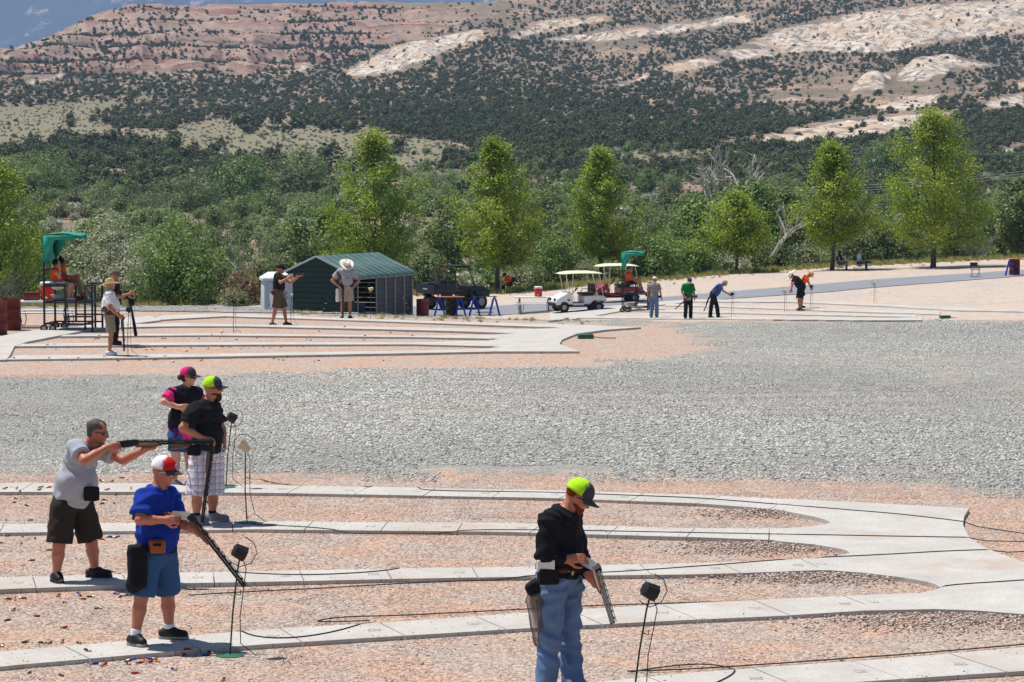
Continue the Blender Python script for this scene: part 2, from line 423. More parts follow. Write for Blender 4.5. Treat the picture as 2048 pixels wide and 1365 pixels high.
# second field, further back on the left
Z2 = 0.05
for t, bt in (
    ([(10, 711), (200, 710), (400, 708), (860, 701), (990, 697)], [(10, 719.5), (200, 717), (400, 714), (860, 706), (990, 703.5)]),
    ([(30, 689), (60, 687), (400, 685), (860, 685), (985, 681)], [(30, 693), (60, 693), (400, 690), (860, 689), (985, 693)]),
    ([(120, 670), (400, 666.5), (860, 672), (985, 669.5)], [(120, 673), (400, 671), (860, 675), (985, 678)]),
    ([(200, 650), (340, 646), (440, 648), (860, 656), (1050, 658)], [(200, 656), (340, 653), (440, 652), (860, 661), (1050, 667.5)]),
    ([(300, 632), (440, 626.5), (600, 633), (860, 643), (1110, 648.5)], [(300, 641), (440, 632.5), (600, 637.5), (860, 646.5), (1110, 655)])):
    lane('concrete_lane', t, bt, Z2)
pad2 = [(984, 703.6), (1159, 703.5), (1119, 689), (1124, 680), (1153, 668), (1212, 660), (1282, 655), (1094, 648), (1088, 652), (1124, 657), (1065, 658), (1040, 658), (1020, 664), (1036, 667), (977, 670), (977, 676), (1000, 679), (977, 681), (977, 692), (1003, 695), (977, 697)]
o = link_mesh('concrete_pad', slab_mesh('concrete_pad', [tuple(at_z(x, y, Z2)[:2]) for x, y in pad2], -0.1, Z2 + 0.004), CONC); tag(o, kind='structure')
apron = [(-160, 725), (-160, 690), (0, 673), (100, 655), (190, 642), (300, 632), (322, 641), (205, 656), (165, 662), (132, 669), (55, 684), (29, 693), (20, 711), (12, 720)]
o = link_mesh('concrete_apron', slab_mesh('concrete_apron', [tuple(at_z(x, y, Z2)[:2]) for x, y in apron], -0.1, Z2 + 0.004), CONC); tag(o, kind='structure')
# third field on the lower terrace and the asphalt road: strips that follow the ground
def strip(name, top, bot, mat, lift, n=60, thick=0.05):
    t = np.array(top, float); bt = np.array(bot, float)
    xs = np.linspace(max(t[0,0], bt[0,0]), min(t[-1,0], bt[-1,0]), n)
    T = [ground(x, np.interp(x, t[:,0], t[:,1])) for x in xs]; B = [ground(x, np.interp(x, bt[:,0], bt[:,1])) for x in xs]
    vs = []; fs = []; K = 5
    for a, c in zip(T, B):
        for k in range(K):
            q = a.lerp(c, k/(K-1)); vs.append((q.x, q.y, ter1(q.x, q.y) + lift))
        vs.append((c.x, c.y, ter1(c.x, c.y) - 0.1))
    M = K + 1
    for i in range(n-1):
        for k in range(K): fs.append((i*M+k, i*M+k+1, (i+1)*M+k+1, (i+1)*M+k))
    mb = MB(); mb.add(vs, fs); me = mb.mesh(name, True)
    o = link_mesh(name, me, mat); tag(o, kind='structure'); return o
for t, bt in (
    ([(1380, 601), (1583, 603), (1761, 611), (1911, 618), (2048, 623.5)], [(1380, 606), (1583, 607), (1761, 615), (1911, 624), (2048, 626.5)]),
    ([(1330, 610), (1450, 613), (1716, 623), (1880, 624.5)], [(1330, 614), (1450, 617), (1716, 627), (1880, 632)]),
    ([(1250, 620), (1348, 623.5), (1583, 628), (1832, 632.3)], [(1250, 625), (1348, 627), (1583, 632), (1832, 637.5)]),
    ([(1160, 634), (1450, 637), (1730, 640), (1845, 637.8)], [(1160, 639), (1450, 641.5), (1730, 645), (1850, 645)]),
    ([(1100, 627), (1180, 619), (1290, 608), (1385, 601)], [(1100, 646), (1170, 638), (1290, 616), (1385, 606)])):
    strip('concrete_lane', t, bt, CONC, 0.05, 40)
m, nt, b = new_mat('asphalt'); co = coords(nt)
nt.links.new(mixc(nt, n2d(nt, co, 0.4, 4, 0.6), srgb(118, 120, 126), srgb(142, 143, 147)), b.inputs['Base Color']); b.inputs['Roughness'].default_value = 0.9
strip('road', [(-120, 615), (200, 613), (600, 616), (860, 614), (1000, 613), (1100, 609), (1300, 598), (1400, 589.5), (1660, 568), (1740, 561), (2048, 541), (2300, 528)],
      [(-120, 624), (200, 623), (600, 628), (860, 632), (1000, 631), (1100, 626), (1300, 613), (1400, 603), (1660, 585), (1740, 577), (2048, 553), (2300, 538)], m, 0.03, 120)
# ------------------------------------------------------------------ hillside behind the river bottom
hY = np.concatenate([np.linspace(186, 400, 40), np.linspace(404, 1000, 130), np.linspace(1003, 1440, 190), np.linspace(1445, 1750, 36)])
hu = np.linspace(-0.30, 0.30, 520)
U, V = np.meshgrid(hu, hY); X = U*V; Z = terr(X, V)
hpx, hpy = to_px(X, V, Z)
ROCK = [[(1420,287),(1560,262),(1700,240),(1800,232),(1905,224),(1860,252),(1800,268),(1700,281),(1600,288),(1500,290)],
        [(678,152),(720,128),(790,95),(880,72),(965,60),(970,74),(900,100),(830,135),(730,154)],
        [(1020,72),(1080,46),(1200,32),(1225,40),(1120,56),(1040,78)],
        [(1090,82),(1250,57),(1400,45),(1490,26),(1505,45),(1350,64),(1200,84)],
        [(1480,92),(1560,60),(1700,30),(1850,12),(2080,-6),(2080,62),(1950,77),(1850,92),(1750,106),(1620,102)],
        [(1420,106),(1600,86),(1620,100),(1480,122)],
        [(1790,170),(1825,138),(1890,120),(1925,135),(1990,138),(1900,162),(1850,176)],
        [(1690,195),(1738,160),(1785,165),(1765,192)],
        [(1315,136),(1420,114),(1445,124),(1350,150)], [(1235,172),(1290,151),(1302,157),(1242,173)],
        [(1490,206),(1590,192),(1602,200),(1500,208)], [(1735,212),(1800,195),(1880,192),(1870,210),(1800,222)],
        [(575,140),(610,126),(628,135),(600,146)], [(455,148),(500,132),(535,138),(500,148)], [(50,160),(130,145),(128,155),(60,168)],
        [(1990,300),(2060,285),(2060,300),(2000,312)], [(1960,205),(2048,190),(2048,215),(1980,220)], [(2010,170),(2060,155),(2060,175)]]
SCARP = [(-300,190),(0,150),(250,150),(420,140),(640,135),(720,110),(900,60),(960,20),(700,-5),(250,0),(100,60),(-300,150)]
GRASS = [(-300,330),(0,300),(120,295),(300,300),(480,325),(700,345),(840,345),(980,305),(930,292),(820,272),(640,245),(440,238),(330,262),(240,262),(180,240),(330,190),(250,195),(120,208),(0,212),(-300,220)]
SAGE = [(1100,305),(1300,295),(1560,300),(1560,312),(1400,330),(1200,325)]
rock = np.full(hpx.shape, -99.0)
for pl in ROCK: rock = np.maximum(rock, poly_sd(hpx, hpy, pl))
scarp = poly_sd(hpx, hpy, SCARP); grass = np.maximum(poly_sd(hpx, hpy, GRASS), poly_sd(hpx, hpy, SAGE))
# strata weather into steps on the scarp and on bare rock
def steps(z, hgt, sharp=0.72):
    q = z/hgt; fl = np.floor(q); fr = q - fl; return (fl + np.clip((fr-sharp)/(1-sharp), 0, 1))*hgt
zs = Z + 2.0*fbm(X*0.02, V*0.01, 3, 55)
Z = Z + np.clip((scarp + 4)/14, 0, 1)*0.75*(steps(zs, 9.0) - zs) + np.clip((scarp + 4)/14, 0, 1)*2.2*fbm(X*0.09, V*0.03, 4, 57)
zs = Z + 3.0*fbm(X*0.03, V*0.015, 3, 58)
Z = Z + np.clip((rock + 4)/10, 0, 1)*0.85*(steps(zs + 0.06*X, 3.2, .6) - (zs + 0.06*X))
# bare rock stands proud in rounded ledges
bulge = np.clip((rock + 6)/16, 0, 1)
ledge = fbm(X*0.05, V*0.02 + Z*0.1, 4, 21)
Z = Z + bulge*(0.8 + 2.6*ledge) * np.clip(V/1000, 0.5, 1.3)
for cx, cy, r in ((1900, 146, 70), (1745, 178, 42), (1835, 155, 45)):
    Z = Z + 4.5*np.exp(-(((hpx-cx)/r)**2 + ((hpy-cy)/(r*0.42))**2))
n_, m_ = X.shape; idx = np.arange(n_*m_).reshape(n_, m_)
me = np_mesh('hillside', np.stack([X, V, Z], -1).reshape(-1, 3), np.stack([idx[:-1,:-1], idx[:-1,1:], idx[1:,1:], idx[1:,:-1]], -1).reshape(-1, 4), True)
add_attr(me, 'rock', rock.ravel()); add_attr(me, 'scarp', scarp.ravel()); add_attr(me, 'grass', grass.ravel())
m, nt, b = new_mat('hillside_soil')
co = nt.nodes.new('ShaderNodeNewGeometry').outputs['Position']
sep = nt.nodes.new('ShaderNodeSeparateXYZ'); nt.links.new(co, sep.inputs[0])
n1 = n2d(nt, co, 0.035, 4, 0.6); n2 = n2d(nt, co, 0.35, 4, 0.7); n3 = n2d(nt, co, 0.12, 5, 0.65)
soil = mixc(nt, n2, srgb(100, 92, 78), srgb(146, 128, 110))
soil = mixc(nt, ramp(nt, n1, [(0.48, (0,0,0,1)), (0.66, (1,1,1,1))]), soil, srgb(166, 138, 118))
soil = mixc(nt, ramp(nt, n3, [(0.50, (0,0,0,1)), (0.64, (0.7,0.7,0.7,1))]), soil, srgb(104, 102, 80))
gr = mixc(nt, n3, srgb(112, 108, 80), srgb(152, 138, 106))
gr = mixc(nt, ramp(nt, n2d(nt, co, 0.8, 3, 0.7), [(0.45, (0,0,0,1)), (0.62, (1,1,1,1))]), gr, srgb(122, 122, 104))
jit = math_n(nt, 'MULTIPLY', math_n(nt, 'SUBTRACT', n2d(nt, co, 0.06, 4, 0.7), 0.5), 70.0)
gmask = math_n(nt, 'MULTIPLY', math_n(nt, 'ADD', attr(nt, 'grass'), math_n(nt, 'MULTIPLY', jit, 0.35)), 0.2, True)
col = mixc(nt, gmask, soil, gr)
# banded red scarp: strata follow the height above the valley
band = N(nt, 'ShaderNodeTexNoise'); band.noise_dimensions = '1D'; band.inputs['Scale'].default_value = 0.13; band.inputs['Detail'].default_value = 5; band.inputs['Roughness'].default_value = 0.6
zz = math_n(nt, 'ADD', sep.outputs[2], math_n(nt, 'MULTIPLY', n1, 14.0)); nt.links.new(zz, band.inputs['W'])
red = ramp(nt, band.outputs['Fac'], [(0.28, srgb(144, 114, 98)), (0.40, srgb(140, 84, 70)), (0.46, srgb(166, 134, 116)), (0.54, srgb(178, 156, 140)), (0.60, srgb(112, 90, 80)), (0.66, srgb(148, 92, 78)), (0.75, srgb(160, 134, 118))])
red = mixc(nt, ramp(nt, n3, [(0.38, (0,0,0,1)), (0.62, (0.75,0.75,0.75,1))]), red, srgb(140, 122, 108))
smask = math_n(nt, 'MULTIPLY', math_n(nt, 'ADD', attr(nt, 'scarp'), math_n(nt, 'MULTIPLY', jit, 0.6)), 0.12, True)
col = mixc(nt, smask, col, red)
# pale slickrock with cross-bedding
wv = N(nt, 'ShaderNodeTexWave'); wv.wave_type = 'BANDS'; wv.bands_direction = 'DIAGONAL'; wv.inputs['Scale'].default_value = 0.07; wv.inputs['Distortion'].default_value = 9; wv.inputs['Detail'].default_value = 4; wv.inputs['Detail Scale'].default_value = 1.2
nt.links.new(co, wv.inputs['Vector'])
pale = mixc(nt, wv.outputs['Fac'], srgb(178, 165, 150), srgb(212, 200, 185))
pale = mixc(nt, ramp(nt, n1, [(0.45, (0,0,0,1)), (0.65, (1,1,1,1))]), pale, srgb(192, 168, 142))
pale = mixc(nt, ramp(nt, n2d(nt, co, 0.2, 4, 0.7), [(0.52, (0,0,0,1)), (0.58, (1,1,1,1))]), pale, srgb(136, 124, 112))
rmask = math_n(nt, 'MULTIPLY', math_n(nt, 'ADD', attr(nt, 'rock'), math_n(nt, 'MULTIPLY', jit, 0.22)), 0.3, True)
col = mixc(nt, rmask, col, pale)
nt.links.new(col, b.inputs['Base Color']); b.inputs['Roughness'].default_value = 0.95; b.inputs['Specular IOR Level'].default_value = 0.1
ho = link_mesh('hillside', me, m); tag(ho, kind='structure')
HILL = dict(X=X, V=V, Z=Z, px=hpx, py=hpy)

# ------------------------------------------------------------------ far blue mountain
mY = np.linspace(8000, 12000, 90); mu = np.linspace(-0.3, 0.3, 220); U2, V2 = np.meshgrid(mu, mY); X2 = U2*V2
t = (V2 - 8000)/4000
Z2m = 90 + 1700*t**0.9 - 500*np.abs(fbm(X2*0.0008 + 0.0003*V2, V2*0.0005, 5, 31))*t**0.5 + 80*fbm(X2*0.003, V2*0.004, 4, 33)
n_, m_ = X2.shape; idx = np.arange(n_*m_).reshape(n_, m_)
me = np_mesh('mountain', np.stack([X2, V2, Z2m], -1).reshape(-1, 3), np.stack([idx[:-1,:-1], idx[:-1,1:], idx[1:,1:], idx[1:,:-1]], -1).reshape(-1, 4), True)
m, nt, b = new_mat('mountain_forest'); co = nt.nodes.new('ShaderNodeNewGeometry').outputs['Position']
mc = mixc(nt, n2d(nt, co, 0.012, 5, 0.7), srgb(46, 62, 48), srgb(96, 98, 84))
mc = mixc(nt, ramp(nt, n2d(nt, co, 0.005, 5, 0.75), [(0.56, (0,0,0,1)), (0.63, (1,1,1,1))]), mc, srgb(186, 172, 158))
nt.links.new(mc, b.inputs['Base Color']); b.inputs['Roughness'].default_value = 1.0; b.inputs['Specular IOR Level'].default_value = 0.0
o = link_mesh('mountain', me, m); tag(o, kind='structure')
# ------------------------------------------------------------------ haze: the air between here and the mountain
mb = MB(); mb.box(-4200, 4200, -60, 12400, -45, 2100)
m = bpy.data.materials.new('haze'); m.use_nodes = True; nt = m.node_tree; nt.nodes.clear()
pv = nt.nodes.new('ShaderNodeVolumePrincipled'); pv.inputs['Color'].default_value = (0.40, 0.60, 1.0, 1); pv.inputs['Density'].default_value = 0.00013; pv.inputs['Anisotropy'].default_value = 0.0
mo = nt.nodes.new('ShaderNodeOutputMaterial'); nt.links.new(pv.outputs[0], mo.inputs['Volume'])
hz = link_mesh('haze', mb.mesh('haze'), m); tag(hz, 'pale blue summer haze in the air of the valley', 'haze', kind='stuff')
# ------------------------------------------------------------------ instancing for uncountable stuff
def scatter(name, pts, scl, rot, idx, sources, label=None, cat=None, sclz=None):
    """one object that instances the source meshes on points (geometry nodes)"""
    coll = bpy.data.collections.new(name + '_sources')
    for k, (me, mat) in enumerate(sources):
        o = bpy.data.objects.new('%s_source_%02d' % (name, k), me)
        if len(me.materials) == 0: me.materials.append(mat)
        coll.objects.link(o)
    me = bpy.data.meshes.new(name); pts = np.asarray(pts, np.float32)
    me.vertices.add(len(pts)); me.vertices.foreach_set('co', pts.ravel())
    add_attr(me, 'scl', scl); add_attr(me, 'sclz', scl if sclz is None else sclz); add_attr(me, 'rot', rot); add_attr(me, 'idx', idx, typ='INT')
    ng = bpy.data.node_groups.new(name, 'GeometryNodeTree')
    ng.interface.new_socket('Geometry', in_out='INPUT', socket_type='NodeSocketGeometry')
    ng.interface.new_socket('Geometry', in_out='OUTPUT', socket_type='NodeSocketGeometry')
    gi = ng.nodes.new('NodeGroupInput'); gout = ng.nodes.new('NodeGroupOutput')
    iop = ng.nodes.new('GeometryNodeInstanceOnPoints'); ci = ng.nodes.new('GeometryNodeCollectionInfo')
    ci.inputs['Collection'].default_value = coll; ci.inputs['Separate Children'].default_value = True; ci.inputs['Reset Children'].default_value = True
    iop.inputs['Pick Instance'].default_value = True
    def na(n, t):
        a = ng.nodes.new('GeometryNodeInputNamedAttribute'); a.data_type = t; a.inputs['Name'].default_value = n
        return a.outputs['Attribute']
    cs = ng.nodes.new('ShaderNodeCombineXYZ'); cr = ng.nodes.new('ShaderNodeCombineXYZ')
    s_ = na('scl', 'FLOAT'); ng.links.new(s_, cs.inputs[0]); ng.links.new(s_, cs.inputs[1]); ng.links.new(na('sclz', 'FLOAT'), cs.inputs[2])
    ng.links.new(na('rot', 'FLOAT'), cr.inputs[2])
    ng.links.new(gi.outputs[0], iop.inputs['Points']); ng.links.new(ci.outputs[0], iop.inputs['Instance'])
    ng.links.new(na('idx', 'INT'), iop.inputs['Instance Index']); ng.links.new(cs.outputs[0], iop.inputs['Scale']); ng.links.new(cr.outputs[0], iop.inputs['Rotation'])
    ng.links.new(iop.outputs[0], gout.inputs[0])
    o = bpy.data.objects.new(name, me); COL.objects.link(o)
    md = o.modifiers.new('scatter', 'NODES'); md.node_group = ng
    tag(o, label, cat, kind='stuff'); return o

# ------------------------------------------------------------------ loose stones
_bm = bmesh.new(); bmesh.ops.create_icosphere(_bm, subdivisions=1, radius=1.0)
ICO_V = np.array([v.co[:] for v in _bm.verts]); ICO_F = np.array([[v.index for v in f.verts] for f in _bm.faces]); _bm.free()
def stone_cloud(name, P, rad, flat=0.62):
    n = len(P); k = len(ICO_V)
    d = rng.uniform(0.68, 1.22, (n, k, 1)); ax = rng.uniform(0.7, 1.25, (n, 1, 3)); ax[:, :, 2] *= flat
    V = ICO_V[None]*d*ax*rad[:, None, None]
    a = rng.uniform(0, 6.28, n); c, s = np.cos(a)[:, None], np.sin(a)[:, None]
    V = np.stack([V[..., 0]*c - V[..., 1]*s, V[..., 0]*s + V[..., 1]*c, V[..., 2]], -1) + P[:, None]
    F = (ICO_F[None] + (np.arange(n)*k)[:, None, None]).reshape(-1, 3)
    me = np_mesh(name, V.reshape(-1, 3), F)
    add_attr(me, 'tint', np.repeat(rng.uniform(0, 1, n), k)); return me
def stone_mat(name, stops, dust=None):
    m, nt, b = new_mat(name)
    c = ramp(nt, attr(nt, 'tint'), stops)
    if dust:
        pos = nt.nodes.new('ShaderNodeNewGeometry').outputs['Position']
        big = ramp(nt, n2d(nt, pos, 0.09, 4, 0.6), [(0.40, (0.86, 0.86, 0.86, 1)), (0.62, (1.07, 1.06, 1.04, 1))]); c = mixc(nt, 1.0, c, big, 'MULTIPLY')
        sp = nt.nodes.new('ShaderNodeSeparateXYZ'); nt.links.new(pos, sp.inputs[0]); w = None
        for cx_, cy_, rr in dust:                                       # wheel tracks: dusty arcs
            dx = math_n(nt, 'SUBTRACT', sp.outputs[0], cx_); dy = math_n(nt, 'SUBTRACT', sp.outputs[1], cy_)
            d = math_n(nt, 'SQRT', math_n(nt, 'ADD', math_n(nt, 'MULTIPLY', dx, dx), math_n(nt, 'MULTIPLY', dy, dy)))
            q = math_n(nt, 'LESS_THAN', math_n(nt, 'ABSOLUTE', math_n(nt, 'SUBTRACT', d, rr)), 0.28); w = q if w is None else math_n(nt, 'MAXIMUM', w, q)
        w = math_n(nt, 'MULTIPLY', w, ramp(nt, n2d(nt, pos, 0.22, 3), [(0.42, (0,0,0,1)), (0.6, (0.75,0.75,0.75,1))]))
        c = mixc(nt, w, c, srgb(198, 184, 172))
    nt.links.new(c, b.inputs['Base Color'])
    b.inputs['Roughness'].default_value = 0.9; b.inputs['Specular IOR Level'].default_value = 0.2
    return m
GRAYS = stone_mat('gray_stone', [(0.0, srgb(100, 99, 96)), (0.16, srgb(146, 145, 140)), (0.5, srgb(180, 178, 171)), (0.8, srgb(203, 200, 191)), (1.0, srgb(230, 226, 217))], [(3.5, 58.0, 6.0), (3.5, 58.0, 7.7), (9.0, 72.0, 9.0), (9.0, 72.0, 10.7), (-2.0, 90.0, 40.0), (-2.0, 90.0, 41.7)])
PINKS = stone_mat('pink_stone', [(0.0, srgb(112, 96, 90)), (0.10, srgb(168, 142, 128)), (0.45, srgb(192, 166, 150)), (0.75, srgb(206, 186, 172)), (0.9, srgb(222, 212, 204)), (1.0, srgb(160, 156, 154))])
HEAPS = stone_mat('heap_stone', [(0.0, srgb(120, 106, 98)), (0.2, srgb(172, 154, 142)), (0.6, srgb(196, 178, 164)), (1.0, srgb(220, 206, 194))])
def tile(name, n, r0, r1, size=1.04):
    P = np.stack([rng.uniform(-size/2, size/2, n), rng.uniform(-size/2, size/2, n), rng.uniform(-0.3, 0.35, n)*r0], -1)
    return stone_cloud(name, P, r0 + (r1-r0)*rng.uniform(0, 1, n)**2.2)
gx = []; gt = []
def tile_points(poly, y0, y1, margin, keep):
    out = []
    for Y in np.arange(y0, y1, 1.0):
        h = 0.215*Y + 1.5
        xs = np.arange(-h, h, 1.0) + rng.uniform(0, 1)
        out += [(x, Y) for x in xs]
    P = np.array(out); P = P + rng.uniform(-0.12, 0.12, P.shape)
    return P[keep(P)]
def gsd(P): return np.maximum(poly_sd(P[:,0], P[:,1], gray1), poly_sd(P[:,0], P[:,1], gray2))
GP = tile_points(None, 31, 86.5, 0, lambda P: gsd(P) + rng.normal(0, 0.5, len(P)) > 0.1)
scatter('gray_gravel', np.c_[GP, terr(GP[:,0], GP[:,1])], rng.uniform(0.95, 1.15, len(GP)), rng.integers(0, 4, len(GP))*math.pi/2 + rng.normal(0, 0.2, len(GP)), np.clip((3.0 + 6.5*fbm(GP[:,0]*.13, GP[:,1]*.05, 4, 91) + rng.normal(0, 1.0, len(GP))).astype(int), 0, 6),
        [(tile('gray_tile', nn, r0, r1), GRAYS) for nn, r0, r1 in ((900, .007, .018), (850, .008, .021), (780, .009, .025), (720, .009, .027), (680, .010, .029), (600, .010, .031), (520, .010, .034))], 'loose grey crushed rock spread across the middle of the range', 'gravel')
PP = tile_points(None, 17, 58, 0, lambda P: (gsd(P) + rng.normal(0, 0.5, len(P)) < 0.3) & ((P[:,1] < 40) | (P[:,1] > 50)))
scatter('pink_gravel', np.c_[PP, terr(PP[:,0], PP[:,1])], rng.uniform(0.95, 1.15, len(PP)), rng.integers(0, 4, len(PP))*math.pi/2 + rng.normal(0, 0.2, len(PP)), rng.integers(0, 6, len(PP)),
        [(tile('pink_tile', nn, 0.005, 0.0135), PINKS) for nn in (1100, 1000, 900, 800, 700, 520)], 'loose pinkish pea gravel between the near concrete lanes', 'gravel')
# grit kicked onto the concrete
sp_pts = []
for P_, z_ in POLYS[:5]:
    c0, c1 = P_.min(0), P_.max(0); q = np.c_[rng.uniform(max(c0[0], -6), min(c1[0], 6), 2600), rng.uniform(c0[1], c1[1], 2600)]
    d_ = poly_sd(q[:,0], q[:,1], P_); q = q[(d_ > 0.01) & (rng.random(len(q)) < 0.9*np.exp(-np.maximum(d_, 0)/0.10) + 0.03)]
    sp_pts.append(np.c_[q, np.full(len(q), z_ + .002)])
sp_pts = np.vstack(sp_pts)
o = link_mesh('spilled_grit', stone_cloud('spilled_grit', sp_pts, rng.uniform(.004, .010, len(sp_pts))), PINKS); tag(o, 'pinkish grit scattered over the concrete lanes', 'gravel', kind='stuff')
# heaps of coarser stone raked up at the tips of the gravel islands
for (hx, hy, sx, sy, nn) in ((1545, 1028, 1.0, 0.5, 900), (1510, 1098, 0.95, 0.6, 1100), (1640, 1158, 1.5, 0.55, 1500), (1915, 1246, 1.7, 0.7, 1700), (1095, 660, 2.0, 0.7, 300)):
    c = at_z(hx, hy, 0); P = np.c_[rng.normal(c.x, sx*0.5, nn), rng.normal(c.y, sy*0.5, nn), np.zeros(nn)]
    P[:,2] = 0.05*np.exp(-((P[:,0]-c.x)/sx)**2 - ((P[:,1]-c.y)/sy)**2)*rng.uniform(0.2, 1, nn)
    hme = stone_cloud('stone_heap', P, rng.uniform(0.008, 0.021, nn))
    o = link_mesh('stone_heap', hme, HEAPS if hx != 1095 else PINKS); tag(o, kind='stuff')

# ------------------------------------------------------------------ foliage
def leaf_mat(name, lo, hi, trans=0.32, tip=None, rough=0.55):
    m, nt, b = new_mat(name)
    st = [(0.0, (*lo, 1)), (1.0, (*hi, 1))]
    if tip: st = [(0.0, (*lo, 1)), (0.72, (*hi, 1)), (1.0, (*tip, 1))]  # tip: pale end of the ramp, also carries the glints painted on leaves
    c = ramp(nt, attr(nt, 'tint'), st)
    nt.links.new(c, b.inputs['Base Color']); b.inputs['Roughness'].default_value = rough; b.inputs['Specular IOR Level'].default_value = 0.35
    if trans:
        t = nt.nodes.new('ShaderNodeBsdfTranslucent'); nt.links.new(c, t.inputs[0])
        mx = nt.nodes.new('ShaderNodeMixShader'); mx.inputs[0].default_value = trans
        nt.links.new(b.outputs[0], mx.inputs[1]); nt.links.new(t.outputs[0], mx.inputs[2])
        nt.links.new(mx.outputs[0], nt.nodes['Material Output'].inputs['Surface'])
    return m
LEAF = dict(
    aspen=leaf_mat('aspen_leaf', (0.165, 0.25, 0.016), (0.34, 0.43, 0.036), 0.45, (0.46, 0.52, 0.12), 0.45),
    green=leaf_mat('green_leaf', (0.11, 0.19, 0.042), (0.235, 0.34, 0.075), 0.38, (0.34, 0.42, 0.15)),
    dark=leaf_mat('dark_leaf', (0.105, 0.15, 0.045), (0.22, 0.275, 0.09), 0.34, (0.26, 0.30, 0.15)),
    mid=leaf_mat('mid_leaf', (0.15, 0.205, 0.062), (0.30, 0.365, 0.115), 0.38),
    silver=leaf_mat('silver_leaf', (0.30, 0.33, 0.20), (0.50, 0.51, 0.33), 0.3, (0.62, 0.60, 0.44)),
    olive=leaf_mat('olive_leaf', (0.18, 0.20, 0.09), (0.31, 0.32, 0.155), 0.3),
    rusty=leaf_mat('rusty_leaf', (0.18, 0.10, 0.05), (0.30, 0.19, 0.09), 0.3),
    juniper=leaf_mat('juniper_leaf', (0.062, 0.080, 0.026), (0.135, 0.155, 0.056), 0.15, None, 0.8),
    sage=leaf_mat('sage_leaf', (0.20, 0.21, 0.15), (0.33, 0.33, 0.24), 0.15, None, 0.8),
    grass=leaf_mat('grass_blade', (0.26, 0.26, 0.07), (0.46, 0.42, 0.16), 0.35))
BARK = plain('bark', (0.115, 0.088, 0.07), 0.95, 0.3, 14, bump=0.6, bscale=30)
PALEBARK = plain('weathered_wood', (0.48, 0.45, 0.41), 0.9, 0.25, 8, bump=0.4, bscale=25)
GREYTWIG = plain('grey_twig', (0.20, 0.185, 0.17), 0.95, 0.25, 5)
def leaf_quads(P, size, tint, aspect=0.7, ctr=None):
    """leaves face outward from the crown with a good deal of scatter"""
    n = len(P); c = P.mean(0) if ctr is None else ctr
    o = P - c; o /= np.linalg.norm(o, axis=1)[:, None] + 1e-9
    nm = o*0.9 + rng.normal(0, 0.55, (n, 3)); nm[:, 2] += 0.35; nm /= np.linalg.norm(nm, axis=1)[:, None]
    a = np.cross(nm, rng.normal(0, 1, (n, 3))); a /= np.linalg.norm(a, axis=1)[:, None] + 1e-9; bvec = np.cross(nm, a)
    s = (size*rng.uniform(0.65, 1.3, n))[:, None]
    a = a*s*0.5; bvec = bvec*s*0.5*aspect
    V = np.stack([P - a, P - bvec*0.9 + a*0.1, P + a, P + bvec*0.9 + a*0.1], 1)
    return V.reshape(-1, 3), np.arange(n*4).reshape(n, 4), np.repeat(tint, 4)
def leaf_mesh(name, P, size, tint, aspect=0.7, ctr=None):
    V, F, T = leaf_quads(P, size, tint, aspect, ctr); me = np_mesh(name, V, F); add_attr(me, 'tint', np.clip(T, 0, 1)); return me
